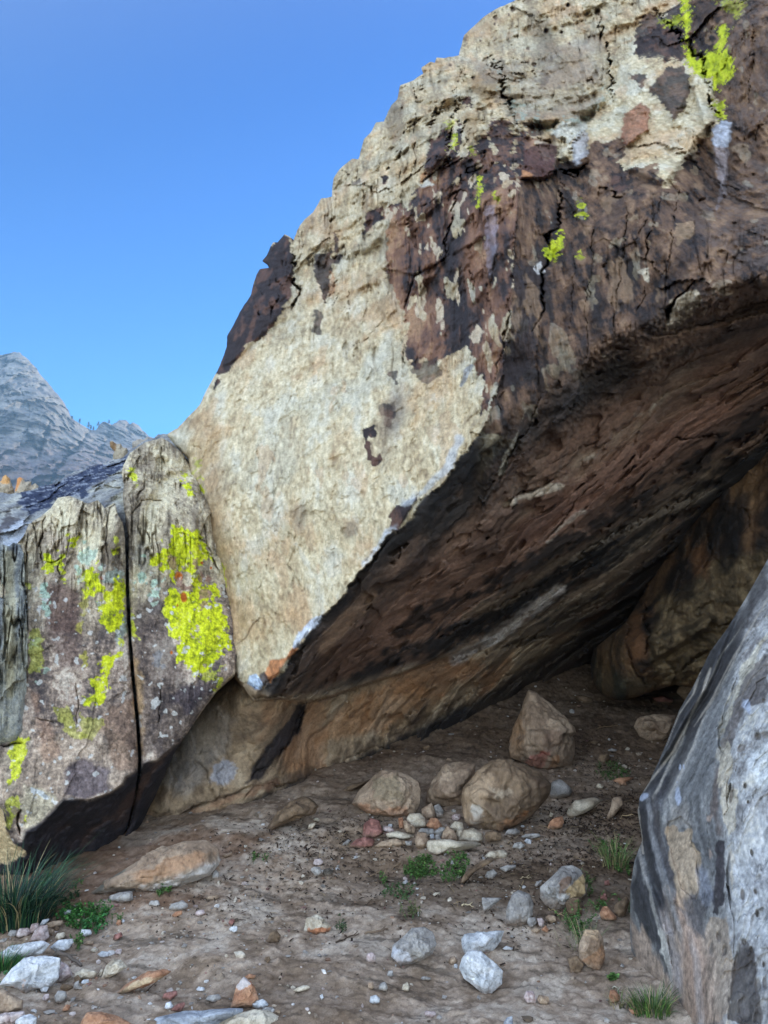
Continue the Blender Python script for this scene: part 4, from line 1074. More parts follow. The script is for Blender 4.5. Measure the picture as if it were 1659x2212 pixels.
    for p in ([(460, 640), (480, 560), (530, 540), (580, 590), (590, 690), (540, 720), (470, 710)], [(570, 850), (600, 820), (660, 880), (760, 920), (740, 970), (640, 950), (590, 920)], [(720, 640), (800, 590), (820, 680), (900, 780), (1000, 810), (960, 880), (850, 860), (840, 720)], [(860, 1000), (900, 920), (990, 950), (980, 1020), (880, 1050)], [(850, 1060), (950, 1080), (960, 1160), (860, 1190)]):
        c = mix(c, L(150, 118, 106) * (1 + 1.2 * g)[:, None], .8 * pm(u, v, p, ln * .6, 1.5, Z3))
    # flecks
    c = mix(c, L(205, 205, 205), .8 * ss(.30, .34, fbm(P, 20, 2, 215)) * (1 - un) * ss(1150, 1300, v))
    # underside
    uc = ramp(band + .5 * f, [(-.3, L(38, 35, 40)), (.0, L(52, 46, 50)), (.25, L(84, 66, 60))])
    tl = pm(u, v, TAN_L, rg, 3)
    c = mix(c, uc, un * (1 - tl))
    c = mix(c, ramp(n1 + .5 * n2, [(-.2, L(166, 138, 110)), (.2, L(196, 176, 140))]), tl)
    return c * np.array([1.16, 1.12, 1.04]) * (1 + .35 * g)[:, None]


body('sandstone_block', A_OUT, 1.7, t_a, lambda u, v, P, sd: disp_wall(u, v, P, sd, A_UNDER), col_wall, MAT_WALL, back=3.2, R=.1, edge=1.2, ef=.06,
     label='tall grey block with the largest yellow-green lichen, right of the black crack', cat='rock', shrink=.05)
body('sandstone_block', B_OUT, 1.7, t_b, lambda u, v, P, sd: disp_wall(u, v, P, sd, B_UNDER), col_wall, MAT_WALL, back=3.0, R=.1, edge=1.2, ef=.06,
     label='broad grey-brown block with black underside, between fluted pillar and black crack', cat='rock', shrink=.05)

PIL = [(-60, 1175), (0, 1175), (20, 1180), (28, 1172), (45, 1176), (52, 1200), (54, 1262), (59, 1300), (60, 1427), (66, 1526), (63, 1560), (58, 1585), (40, 1604), (0, 1611), (-60, 1611)]
T_P = TPS([(-50, 1200, 4.95), (50, 1200, 4.98), (0, 1300, 4.78), (55, 1300, 4.85), (0, 1450, 4.7), (55, 1450, 4.75), (0, 1600, 4.62), (50, 1590, 4.68)], .001)


def col_pil(u, v, P, sd):
    m, f, fl = NF['m'], NF['f'], NF['fl']
    g = fbm(P, 34, 4, 220, gain=.7)
    n2 = fbm(P, 9, 4, 221, (1, 1, .1))
    c = ramp(n2 + .5 * m + .5 * g, [(-.4, L(92, 94, 98)), (-.05, L(140, 142, 138)), (.15, L(186, 182, 162)), (.35, L(204, 204, 194))])
    c = mix(c, L(92, 94, 100), .6 * ss(1440, 1540, v + m * 60) * ss(-.1, .15, g + n2))
    c = mix(c, L(182, 172, 140), .7 * lm(u, v, [(20, 1200), (22, 1500)], 10, m * 10))
    return c * (1 + .4 * g)[:, None]


body('fluted_pillar', PIL, 1.7, lambda u, v: T_P(u, v), lambda u, v, P, sd: disp_wall(u, v, P, sd, [(-900, 0), (-800, 0), (-800, 10)], 2.0), col_pil, MAT_WALL, back=.5, R=.12, edge=1.2, ef=.06,
     label='narrow grey fluted pillar of rock at the left edge, in front of the lichened wall', cat='rock', shrink=.05)

# ================================================================== broken rock crest behind the left wall
CREST = Z(*ZA, [(-800, 1140), (-400, 1100), (-120, 1060), (0, 1063), (60, 1070), (130, 1065), (180, 1050), (240, 1030), (300, 1012), (360, 1000), (400, 980), (430, 950), (500, 915), (590, 885), (660, 875), (740, 845), (800, 835), (850, 780), (900, 755), (960, 710), (1010, 700), (1030, 680), (1080, 678), (1150, 700), (1300, 800)]) + [(420, 1300), (420, 1820), (-240, 1880)]
T_C = TPS([(-40, 1070, 7.4), (100, 1050, 7.4), (240, 990, 7.8), (330, 945, 8.0), (400, 960, 7.6), (0, 1130, 6.2), (100, 1120, 6.3), (200, 1060, 6.5), (250, 1050, 6.4), (300, 1300, 5.9), (0, 1300, 5.7), (-40, 1180, 5.7), (200, 1600, 5.9), (420, 1700, 6.2), (0, 1700, 5.6)], .001)


def disp_crest(u, v, P, sd):
    mid, fine = fbm(P, 2.4, 4, 302), fbm(P, 9, 4, 303)
    fh, _ = facet(P[:, 0] + mid * .2, P[:, 2] * 1.0, 4, 304)
    fl = fbm(P, 6, 4, 305, (1, .6, .25))
    NF.update(m=mid, f=fine, fl=fl)
    return mid * .16 + fine * .06 + fh * .22 + fl * .12


def col_crest(u, v, P, sd):
    m, f, fl = NF['m'], NF['f'], NF['fl']
    g = fbm(P, 22, 4, 306, gain=.7)
    c = ramp(m + fl + .6 * g, [(-.4, L(112, 112, 116)), (0, L(156, 156, 154)), (.3, L(188, 186, 176))])
    d = pm(u, v, [(130, 1060), (240, 1030), (400, 985), (500, 925), (800, 835), (840, 800), (830, 870), (760, 930), (640, 1000), (560, 1080), (470, 1090), (380, 1100), (300, 1180), (180, 1220), (130, 1150)], m * 24 + f * 20, 3, ZA)
    dc = mix(np.broadcast_to(L(52, 60, 84), c.shape), L(140, 146, 160), ss(.05, .2, fbm(P, 9, 4, 307, (1, 1, 3))))
    c = mix(c, dc, d)
    c = mix(c, L(206, 216, 232), .6 * pm(u, v, [(0, 1280), (150, 1240), (260, 1300), (250, 1440), (0, 1460)], m * 30, 8, ZA))
    c = mix(c, L(72, 64, 66), .8 * pm(u, v, [(0, 1250), (60, 1180), (130, 1230), (60, 1290), (0, 1310)], m * 24 + f * 20, 3, ZA))
    c = mix(c, L(180, 104, 64), .8 * em(u, v, 820 * .3307, 713 + 905 * .3307, 3, 6, 0, f))
    return c * (1 + .4 * g)[:, None]


body('rock_crest', CREST, 2.0, lambda u, v: T_C(u, v), disp_crest, col_crest, MAT_WALL, back=2.5, R=.12, edge=2.6, ef=.07,
     label='broken rock crest crossed by a blue-black vein, running behind the top of the left wall', cat='rock', shrink=.05)


def spire(name, out, t, label, cc, tip=None, back=.8, group=None):
    def dsp(u, v, P, sd):
        NF['f'] = fbm(P, 6, 4, 311)
        fh, _ = facet(P[:, 0], P[:, 2], 5, 312)
        return NF['f'] * .10 + fh * .12

    def cf(u, v, P, sd):
        c = ramp(NF['f'] + .5 * fbm(P, 20, 3, 313), [(-.3, L(*cc) * .7), (.2, L(*cc))])
        if tip:
            c = mix(c, L(*tip[1]), pm(u, v, tip[0], NF['f'] * 12, 2, ZA))
        return c
    return body(name, Z(*ZA, out), 1.2, lambda u, v: np.full(u.shape, float(t)), dsp, cf, MAT_PALE, back=back, R=.14, edge=.9, ef=.12, label=label, cat='rock', group=group, shrink=.4)


spire('rock_spire', [(-40, 1110), (-40, 985), (8, 985), (20, 955), (38, 942), (62, 965), (78, 1010), (92, 1040), (100, 1090), (60, 1120)], 9.5,
      'pale pointed spire at the far left edge, the farther left of two on the crest', (196, 180, 156), ([(5, 985), (20, 950), (38, 940), (66, 968), (60, 1000), (20, 1000)], (222, 170, 112)))  # low orange sunlight on the tip is painted into the colour
spire('rock_spire', [(95, 1050), (108, 1010), (112, 970), (130, 958), (155, 968), (165, 990), (190, 988), (204, 992), (205, 1018), (230, 998), (252, 1018), (255, 1060), (100, 1120)], 9.0,
      'spire with orange sunlight painted on its side, right of the pale pointed one, on the far left crest', (206, 190, 166), ([(95, 1050), (108, 1010), (112, 970), (130, 958), (150, 966), (130, 1000), (108, 1050)], (226, 156, 96)))  # orange sunlit side is painted into the colour
spire('rock_horn', [(700, 900), (735, 840), (745, 790), (720, 760), (716, 728), (732, 722), (762, 745), (790, 740), (800, 765), (830, 770), (840, 830), (820, 900)], 8.6,
      'small knobbly horn of pale rock sticking up from the crest in front of the mountain', (186, 172, 148), ([(712, 765), (716, 722), (745, 735), (752, 780), (735, 790)], (160, 128, 92)))
spire('crest_rock', [(860, 800), (865, 730), (900, 712), (940, 715), (960, 698), (985, 705), (1000, 760), (950, 800)], 8.9,
      'small pale broken rock on the skyline between the horn and the big boulder', (176, 166, 152))

# ================================================================== right foreground boulder
RB = Z(*ZJ, [(753, 0), (720, 60), (640, 200), (560, 330), (480, 440), (430, 540), (390, 620), (330, 720), (270, 880), (190, 1060), (145, 1130), (133, 1200), (150, 1290), (155, 1340), (120, 1430), (100, 1560), (97, 1700), (100, 1870), (120, 1970), (220, 2080), (300, 2160), (330, 2212)]) + [(1480, 2330), (2200, 2330), (2200, 900), (1760, 1040)]
T_R = TPS([(1659, 1207, 4.3), (1571, 1357, 4.15), (1494, 1489, 4.05), (1439, 1607, 3.95), (1382, 1721, 3.75), (1387, 1816, 3.62), (1362, 1916, 3.5), (1362, 2057, 3.42), (1417, 2152, 3.2), (1467, 2212, 3.02), (1480, 2320, 2.8),
           (1659, 1500, 3.35), (1540, 1700, 3.3), (1560, 1900, 3.02), (1659, 1900, 2.8), (1560, 2200, 2.62), (1659, 2200, 2.45), (1440, 1900, 3.25), (1440, 2050, 3.2), (1659, 1330, 3.8), (2100, 1500, 2.9), (2150, 2250, 2.2), (1480, 1700, 3.55)], .001)
RCR = [
    ([(700, 90), (600, 330), (540, 500), (480, 640), (380, 790), (310, 920), (260, 980)], 10, .16), ([(560, 1000), (570, 1200), (530, 1240)], 3, .05), ([(580, 1060), (575, 1160)], 4, .1), ([(470, 1060), (462, 1160), (480, 1440)], 1.6, .02), ([(330, 1280), (350, 1270), (375, 1300)], 3, .05),
    ([(560, 1540), (585, 1640)], 1.6, .05), ([(285, 1790), (300, 1900), (310, 1990)], 4, .08), ([(560, 1320), (570, 1500), (580, 1700), (600, 1990)], 3, .035), ([(610, 540), (560, 720), (530, 880), (520, 1000)], 5, .05), ([(640, 720), (700, 600), (753, 560)], 3, .03), ([(590, 1060), (620, 900), (640, 860)], 2.5, .03),
    ([(150, 1340), (190, 1480), (250, 1620), (290, 1760)], 8, .05), ([(245, 1220), (240, 1400), (300, 1620)], 8, -.03), ([(375, 1300), (420, 1400), (430, 1560), (400, 1640)], 2.5, .03), ([(670, 1010), (690, 950), (753, 900)], 2, .02),
]
PITS = [(707, 847, 14, 15, 0), (742, 838, 18, 18, 0), (645, 1080, 9, 14, 0), (658, 1157, 5, 8, 0), (677, 1398, 6, 14, -15), (634, 1597, 9, 28, -6), (693, 1582, 6, 12, -20), (703, 1685, 7, 16, -8), (520, 1797, 9, 18, -12), (548, 1862, 9, 18, 0), (484, 1855, 12, 30, -5), (705, 2027, 13, 34, 0), (737, 2012, 10, 28, 0), (675, 1858, 7, 14, 0), (640, 1822, 9, 14, -30), (733, 1930, 6, 12, 0), (541, 878, 12, 20, 0), (625, 900, 14, 18, 40), (733, 676, 8, 10, 0), (581, 1120, 7, 40, 8)]


def disp_rb(u, v, P, sd):
    mid, fine = fbm(P, 2.0, 4, 402), fbm(P, 10, 4, 403)
    ev = np.array(Z(*ZJ, [(753, 0), (720, 60), (640, 200), (560, 330), (480, 440), (430, 540), (390, 620), (330, 720), (270, 880), (190, 1060), (150, 1130), (165, 1290), (220, 1500), (280, 1700), (330, 1900), (360, 2212)]))
    qx = (u - np.interp(v, ev[:, 1], ev[:, 0])) + 6 * mid
    st = fbm(np.stack([qx / 34, v / 330, mid * .2], -1), 1, 4, 404, gain=.6)
    s2 = fbm(np.stack([qx / 13, v / 260, mid * .2], -1), 1, 5, 413, gain=.6)
    NF['s2'] = s2
    NF['qx'] = qx
    right = ss(1545, 1580, u + mid * 30 + (v < 1700) * (1700 - v) * -.10)
    NF.update(m=mid, f=fine, st=st, r=right)
    d = mid * .10 + fine * (.006 + .02 * right) + st * (.012 + .012 * right) - right * .03
    for p, w, dp in RCR:
        d += (lm(u, v, p, w, mid * 4, ZJ, soft=.9) if w >= 8 else crack(u, v, P, p, w, ZJ)) * dp
    for x, y, a, b, g in PITS:
        d += .02 * em(u, v, 1316.6 + x * .4546, 1206.9 + y * .4546, a * .5, b * .5, g, fine * .8, .5)
    tanp = pm(u, v, [(280, 1250), (340, 1230), (390, 1280), (385, 1330), (430, 1400), (425, 1560), (400, 1620), (340, 1560), (300, 1420), (270, 1330)], fine * 8, 2, ZJ)
    d += tanp * .022
    fl = fbm(P, 5, 4, 405, (1, 1, .35))
    d += right * .015 * ss(.05, .07, fl) + right * .012 * ss(-.1, -.09, fl)
    return d


def col_rb(u, v, P, sd):
    m, f, st, r = NF['m'], NF['f'], NF['st'], NF['r']
    g = fbm(P, 40, 4, 410, gain=.7)
    n1, n2 = fbm(P, 2.2, 4, 411, (1, 1, .3)), fbm(P, 9, 4, 412, (1, 1, .5))
    s2 = NF['s2']
    left = ramp(.6 * s2 + .6 * st + .2 * n1 + .3 * g, [(-.4, L(84, 84, 88)), (-.12, L(116, 118, 122)), (.08, L(146, 148, 150)), (.3, L(178, 176, 174))])
    rgt = ramp(n2 + .4 * n1 + .5 * g, [(-.4, L(132, 126, 128)), (-.1, L(168, 168, 172)), (.12, L(194, 198, 204)), (.35, L(214, 210, 200))])
    c = mix(left, rgt, r)
    rg = m * 22 + f * 22
    sg = st * 22 + f * 10
    for p, q, k, soft in [
        ([(753, 0), (640, 200), (480, 440), (390, 620), (270, 880), (190, 1060), (160, 1100), (230, 1050), (330, 900), (480, 680), (560, 500), (700, 240), (753, 180)], L(70, 68, 76), .75, 6),
        ([(180, 1080), (250, 1000), (280, 1080), (230, 1200), (260, 1400), (290, 1640), (300, 1800), (330, 1900), (350, 2212), (330, 2212), (300, 1900), (230, 1600), (190, 1400), (150, 1300), (135, 1200)], L(64, 66, 80), .85, 4),
        ([(205, 1180), (240, 1150), (225, 1240), (240, 1400), (255, 1540), (235, 1520), (210, 1380)], L(150, 154, 166), .8, 4),
        ([(265, 1200), (290, 1200), (280, 1300), (320, 1480), (350, 1620), (330, 1650), (290, 1530), (262, 1350)], L(80, 76, 82), .85, 4),
        ([(285, 1180), (340, 1140), (380, 1170), (385, 1290), (350, 1280), (300, 1290)], L(160, 152, 146), .7, 5),
        ([(275, 1280), (340, 1290), (385, 1290), (390, 1340), (430, 1400), (428, 1550), (415, 1620), (385, 1600), (390, 1680), (330, 1640), (310, 1480), (280, 1400)], L(182, 152, 116), .95, 2),
        ([(150, 1340), (170, 1400), (150, 1500), (200, 1560), (260, 1650), (290, 1800), (320, 2000), (300, 2000), (250, 1900), (200, 1820), (150, 1760), (105, 1660), (120, 1440)], L(54, 56, 66), .9, 3),
        ([(97, 1680), (150, 1780), (200, 1840), (250, 1960), (310, 2030), (330, 2212), (300, 2212), (100, 1990)], L(176, 146, 124), .95, 3),
        ([(235, 1775), (260, 1790), (280, 1850), (300, 1920), (320, 2030), (290, 1980), (255, 1860)], L(206, 206, 200), .8, 2),
        ([(270, 1560), (300, 1640), (340, 1700), (400, 1760), (450, 1800), (470, 1690), (520, 1700), (560, 1660), (575, 1700), (580, 2000), (570, 2120), (530, 2180), (480, 2212), (340, 2212), (300, 1900), (260, 1650)], L(182, 158, 136), .95, 2),
        ([(310, 1640), (380, 1700), (470, 1900), (480, 2100), (520, 2212), (360, 2212), (330, 2000), (330, 1800)], L(186, 138, 112), .75, 18),
        ([(250, 1560), (275, 1600), (330, 1900), (335, 2100), (300, 1900), (265, 1700)], L(170, 164, 172), .7, 5),
        ([(370, 1640), (400, 1600), (440, 1590), (470, 1600), (470, 1700), (440, 1790), (400, 1760), (380, 1700)], L(102, 98, 104), .85, 4),
        ([(500, 1340), (530, 1325), (555, 1340), (560, 1500), (558, 1660), (530, 1670), (515, 1700), (478, 1690), (490, 1600), (500, 1480)], L(66, 60, 68), .98, 1.5),
        ([(500, 960), (530, 1000), (510, 1100), (520, 1230), (555, 1330), (500, 1330), (485, 1200), (500, 1100)], L(110, 90, 84), .8, 3),
        ([(465, 1230), (490, 1220), (485, 1450), (470, 1440)], L(182, 150, 132), .8, 2),
        ([(410, 1480), (480, 1440), (490, 1560), (475, 1680), (430, 1600)], L(130, 140, 164), .7, 4),
        ([(615, 1830), (660, 1800), (700, 1880), (690, 1980), (720, 2080), (720, 2212), (640, 2212), (570, 2180), (580, 2080), (600, 1960)], L(80, 66, 62), .85, 2),
        ([(640, 540), (753, 460), (753, 620), (720, 680), (640, 700), (600, 800), (570, 900), (530, 900), (560, 760), (600, 650)], L(96, 82, 80), .8, 2.5),
        ([(753, 380), (680, 500), (640, 560), (600, 660), (560, 780), (530, 860), (540, 780), (600, 600), (700, 400), (753, 340)], L(206, 196, 172), .85, 2),
        ([(515, 900), (560, 880), (580, 960), (570, 1060), (590, 1100), (600, 1300), (560, 1330), (540, 1230), (530, 1100), (520, 1000)], L(206, 190, 160), .75, 2),
        ([(560, 1320), (590, 1320), (600, 1600), (585, 1800), (570, 1700), (565, 1500)], L(200, 184, 160), .8, 2),
        ([(640, 960), (720, 900), (753, 880), (753, 1060), (720, 1080), (660, 1010)], L(206, 216, 224), .7, 4),
        ([(600, 1400), (753, 1350), (753, 1780), (620, 1800)], L(188, 194, 204), .5, 20),
    ]:
        w = sg * 1.3 + rg * .5 if soft >= 3 else rg * .8 + sg * .6
        soft = soft * 2.2 if soft >= 3 else soft
        c = mix(c, q * (1 + .5 * s2 + .5 * n2 + .7 * g)[:, None], k * pm(u, v, p, w, soft, ZJ))
    qx = NF['qx']
    wq = s2 * 10 + f * 5
    lo_, up_ = ss(1690, 1760, v), ss(1760, 1690, v)
    sm = lambda a_, b_, k_=4: ss(a_ - k_, a_ + k_, qx + wq) * ss(b_ + k_, b_ - k_, qx + wq)
    for m_, q_, k_ in [(sm(2, 24) * up_, (60, 60, 66), .85), (sm(26, 30, 1.5) * up_, (196, 188, 174), .8), (sm(33, 56) * up_, (64, 62, 68), .8), (sm(58, 62, 2) * up_, (200, 190, 172), .5), (sm(70, 130, 10) * up_, (128, 132, 138), .5),
                       (sm(-27, -20, 2) * lo_, (186, 182, 178), .5), (sm(-15, 5) * lo_ * ss(2010, 1940, v), (54, 54, 62), .85), (sm(8, 20) * lo_ * ss(2080, 1960, v), (160, 162, 170), .75), (sm(24, 36, 3) * lo_ * ss(1960, 1880, v), (74, 68, 72), .8), (sm(30, 44, 5) * ss(1990, 2060, v), (182, 174, 176), .5)]:
        c = mix(c, L(*q_) * (1 + .5 * s2 + .5 * g)[:, None], k_ * m_ * (1 - r))
    for x, y, a, b in [(325, 1110, 10, 34), (320, 1060, 6, 12), (335, 990, 4, 12), (353, 990, 3, 8), (165, 1130, 22, 10), (655, 700, 16, 20)]:
        c = mix(c, L(176, 196, 232), .85 * em(u, v, 1316.6 + x * .4546, 1206.9 + y * .4546, a * .5, b * .5, 0 if a < b else -30, f * 2.5 + st, .3))
    for x, y, a, b, an in PITS:
        c = mix(c, L(128, 114, 104), .75 * em(u, v, 1316.6 + x * .4546, 1206.9 + y * .4546, a * .5, b * .5, an, f * .8, .25))
    for p, w in [([(480, 520), (440, 640), (370, 780), (300, 920), (215, 1030), (160, 1100)], 2), ([(430, 540), (400, 640), (330, 740), (270, 890)], 1.5), ([(753, 190), (640, 380), (560, 520), (480, 680), (400, 800)], 1.5), ([(135, 1180), (150, 1300), (160, 1400)], 1.5)]:
        c = mix(c, L(196, 184, 168), .8 * lm(u, v, p, w, f * 3.5, ZJ))
    gm = (c @ np.array([.3, .5, .2]))[:, None] * np.array([1.09, 1.0, .88])
    c = (.6 * c + .4 * gm) * .92
    return c * (1 + .5 * g)[:, None]


body('foreground_boulder', RB, 1.8, lambda u, v: T_R(u, v), disp_rb, col_rb, MAT_SMOOTH, back=2.6, R=.22, edge=.8, ef=.04,
     label='smooth blue-grey water-worn boulder with dark pits filling the lower right corner', shrink=.15)

# ================================================================== ground: one sheet from the shelter floor to the horizon
def ground_z(x, y, seed_only=False):
    P = np.stack([x, y, np.zeros_like(x)], -1)
    near = 1 - ss(14, 30, np.sqrt(x * x + y * y))
    z = gbase(x, y)
    b = fbm(P, .9, 3, 501) * .10 + fbm(P, 3.2, 4, 502) * .032
    b += fbm(rotst(P, (1, -.25, 0), 1.0, 4.0), 1, 4, 503) * .03
    b += fbm(P, 14, 3, 504) * .012 + np.maximum(0, fbm(P, 9, 3, 505)) * .02
    lump = fbm(P, 26, 3, 506)
    b += np.maximum(0, lump) * .02 + fbm(P, 48, 3, 507, gain=.7) * .010
    return z + b * near


gx_ = np.linspace(-1, 1, 860)
gx_ = 3.6 * gx_ + 1380 * np.sign(gx_) * np.maximum(0, np.abs(gx_) - .86) ** 3 / .14 ** 3
yy0 = 1.9 * np.exp(np.linspace(0, math.log(14 / 1.9), 880))
gy_ = np.r_[-1400, -900, -300, -100, -40, -16, -8, -4, -2, -1, 0, .5, 1, 1.3, 1.6, yy0, 16, 20, 30, 60, 120, 300, 900, 1400]
gX, gY = np.meshgrid(gx_, gy_)
gZ = ground_z(gX.ravel(), gY.ravel())
gP = np.stack([gX.ravel(), gY.ravel(), gZ], -1)
ny_, nx_ = gX.shape
ix = np.arange(nx_ * ny_).reshape(ny_, nx_)
gq = np.stack([ix[:-1, :-1], ix[:-1, 1:], ix[1:, 1:], ix[1:, :-1]], -1).reshape(-1, 4)
Pq = gP * np.array([1, 1, 0])
n1 = fbm(Pq, .8, 4, 510)
n2 = fbm(Pq, 4, 5, 511)
n3 = fbm(Pq, 18, 4, 512, gain=.7)
nl = fbm(rotst(Pq, (1, -.3, 0), 2, 9), 1, 5, 513, gain=.65)
gc = ramp(n2 + .5 * n3, [(-.3, L(146, 124, 104)), (0, L(180, 158, 138)), (.25, L(198, 180, 162))])
gc = mix(gc, L(112, 88, 68), .6 * ss(.0, .25, n1 + .4 * n2))
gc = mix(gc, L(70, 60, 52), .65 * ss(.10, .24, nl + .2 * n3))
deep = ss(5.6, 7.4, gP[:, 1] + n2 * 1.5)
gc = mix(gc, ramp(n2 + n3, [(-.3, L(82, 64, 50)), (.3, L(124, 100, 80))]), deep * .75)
rr = ss(.9, 1.8, gP[:, 0] - .12 * gP[:, 1] + n1) * ss(6.8, 5.0, gP[:, 1])
gc = mix(gc, L(104, 82, 62), .75 * rr)
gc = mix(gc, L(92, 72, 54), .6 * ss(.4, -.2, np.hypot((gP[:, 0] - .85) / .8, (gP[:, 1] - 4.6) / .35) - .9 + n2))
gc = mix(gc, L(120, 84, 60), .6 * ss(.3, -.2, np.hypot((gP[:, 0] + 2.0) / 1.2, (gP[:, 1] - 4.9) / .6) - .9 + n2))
gc = gc * np.array([.99, 1.0, 1.0]) * (1 + .6 * n3)[:, None]
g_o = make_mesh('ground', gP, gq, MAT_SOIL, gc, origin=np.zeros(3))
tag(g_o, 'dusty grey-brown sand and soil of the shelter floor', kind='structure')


def zg(x, y):
    return float(ground_z(np.array([float(x)]), np.array([float(y)]))[0])


def on_ground(u, v):
    """the point of the floor seen at (u, v) on the photograph's grid"""
    t = tg(u, v)
    for _ in range(3):
        p = point(u, v, t)
        dz = p[2] - zg(p[0], p[1])
        d = raydir(u, v)
        t += dz / max(-d[2] + .12, .1)
    p = point(u, v, t)
    return p, t


# ================================================================== loose stones
def ico(n):
    import bmesh
    bm = bmesh.new()
    bmesh.ops.create_icosphere(bm, subdivisions=n, radius=1)
    V = np.array([v.co[:] for v in bm.verts])
    Fc = np.array([[v.index for v in f.verts] for f in bm.faces])
    bm.free()
    return V, Fc


ICO = {n: ico(n) for n in (1, 2, 3, 4, 5, 6)}
PAL = {
    'grey': ((132, 126, 122), (176, 170, 164)), 'white': ((176, 180, 186), (218, 220, 224)), 'cream': ((170, 152, 128), (212, 198, 174)), 'tan': ((146, 118, 94), (184, 156, 128)),
    'brown': ((98, 76, 56), (140, 112, 84)), 'orange': ((160, 104, 72), (198, 142, 104)), 'red': ((122, 74, 66), (176, 116, 104)), 'dark': ((70, 62, 54), (110, 100, 90)), 'pink': ((168, 140, 136), (208, 190, 186)), 'blue': ((136, 142, 154), (188, 194, 204)),
}


def stone(name, outline, pal, label, depth=.9, seed=0, sub=5, extra=None, group=None, cat='stone', z=None, lift=0., rough=1.0, base_uv=None, mat=None):
    """a closed stone: its own outline towards the shelter mouth, rounded and broken in depth, sitting in the soil"""
    if z:
        outline = Z(*z, outline)
    ol = np.array(outline, float)
    bu, bv = base_uv or ((ol[:, 0].min() + ol[:, 0].max()) / 2, ol[:, 1].max() - .06 * np.ptp(ol[:, 1]))
    p, t = on_ground(bu, bv)
    wpx, hpx = np.ptp(ol[:, 0]), np.ptp(ol[:, 1])
    k = t / FPX
    rd = depth * .5 * math.sqrt(wpx * max(hpx, wpx * .35)) * k
    t = t + rd * .15
    k = t / FPX
    c2 = ol.mean(0)
    # star-shaped radius of the outline about its centre
    q = np.roll(ol, -1, 0)
    pts = np.concatenate([ol + (q - ol) * f for f in np.linspace(0, 1, 12, endpoint=False)])
    ang = np.arctan2(pts[:, 1] - c2[1], pts[:, 0] - c2[0])
    rad = np.hypot(pts[:, 0] - c2[0], pts[:, 1] - c2[1])
    o = np.argsort(ang)
    ang, rad = ang[o], rad[o]
    V, Fc = ICO[sub]
    d0 = raydir(c2[0], c2[1])
    d0 = d0 / np.linalg.norm(d0)
    right = np.array([1., 0, 0])
    upv = np.cross(right, d0)
    a = np.arctan2(V[:, 1], V[:, 0])
    rr_ = np.interp(a, ang, rad, period=2 * math.pi)
    rho = np.hypot(V[:, 0], V[:, 1])
    rho2 = rho ** .85
    C0 = point(c2[0], c2[1], t)
    up_world = upv if upv[2] > 0 else -upv
    W = C0 + (np.cos(a) * rho2 * rr_ * k)[:, None] * right - (np.sin(a) * rho2 * rr_ * k)[:, None] * up_world + (V[:, 2] * rd)[:, None] * d0
    s = max(wpx, hpx) * k
    r_ = np.random.RandomState(seed + 11)
    N = (W - C0) / s
    # planar breaks
    nrm = (W - C0)
    nrm = nrm / (np.linalg.norm(nrm, axis=1, keepdims=True) + 1e-9)
    off = r_.rand(3) * 50
    disp = fbm(N + off, 2.2, 4, 601) * .14 + fbm(N + off, 6, 5, 602, gain=.6) * .07
    disp += -.05 * ss(.02, .1, np.abs(fbm(N + off, 1.6, 2, 603))) * rough
    for _ in range(5):
        n = r_.randn(3)
        n[1] -= .8
        n /= np.linalg.norm(n)
        h = .24 + .2 * r_.rand()
        dd = N @ n - h
        cut = (np.sqrt(dd * dd + .0016) + dd) * .5 * .55 * rough
        disp = disp - cut
    # keep the silhouette, move mostly towards or away along the line of sight
    edge = 1 - np.abs(V[:, 2])
    W = W + nrm * (disp * s * (1 - .85 * edge ** 4))[:, None]
    lo, hi = [tuple(.8 * np.array(q) + .2 * np.array((q[0] * .3 + q[1] * .4 + q[2] * .3) * np.array([1.03, 1.0, .95]))) for q in PAL[pal]]
    g = fbm(W * 1.0, 30, 4, 605, gain=.65)
    m = fbm(N + off, 2.0, 4, 606)
    f = fbm(N + off, 8, 4, 607, gain=.65)
    c = ramp(m * 1.2 + .5 * f, [(-.3, L(*lo)), (.25, L(*hi))])
    if extra:
        uu, vv = c2[0] + (W - C0) @ right / k, c2[1] - (W - C0) @ up_world / k
        for poly, rgb, kk in extra:
            c = mix(c, L(*rgb), kk * pm(uu, vv, poly, m * .12 * wpx + f * .10 * wpx, .02 * wpx, z))
    # dust settled on the lower part and on flat tops
    hgt = (W[:, 2] - W[:, 2].min()) / (np.ptp(W[:, 2]) + 1e-6)
    c = mix(c, L(140, 118, 98), .65 * (1 - ss(.12, .42, hgt + f * .3)))
    c = c * (1 + .5 * g)[:, None]
    ob = make_mesh(name, W + np.array([0, 0, lift]), Fc, mat or MAT_STONE, c)
    tag(ob, label, cat, group)
    return ob


RS = 0


def bigstone(*a, **kw):
    global RS
    RS += 1
    kw.setdefault('seed', RS * 7)
    return stone(*a, **kw)


bigstone('boulder', [(480, 360), (530, 370), (620, 450), (730, 550), (775, 600), (785, 650), (755, 645), (765, 750), (740, 860), (620, 875), (560, 865), (470, 840), (400, 822), (335, 800), (325, 740), (360, 620), (410, 520), (450, 420)], 'tan',
         'tall pointed tan boulder with a red patch near its foot, inside the shelter', z=ZL, sub=6, cat='boulder', mat=MAT_SMOOTH,
         extra=[([(440, 780), (560, 750), (570, 800), (520, 850), (440, 830)], (186, 98, 88), .9), ([(330, 780), (340, 600), (420, 500), (400, 820)], (150, 110, 72), .5), ([(560, 560), (760, 560), (740, 640), (600, 640)], (196, 170, 144), .6), ([(520, 620), (640, 620), (660, 700), (560, 760), (500, 720)], (120, 92, 76), .5), ([(580, 780), (620, 770), (640, 860), (570, 860)], (176, 112, 52), .7), ([(640, 650), (760, 640), (750, 860), (700, 860)], (104, 86, 70), .5)])
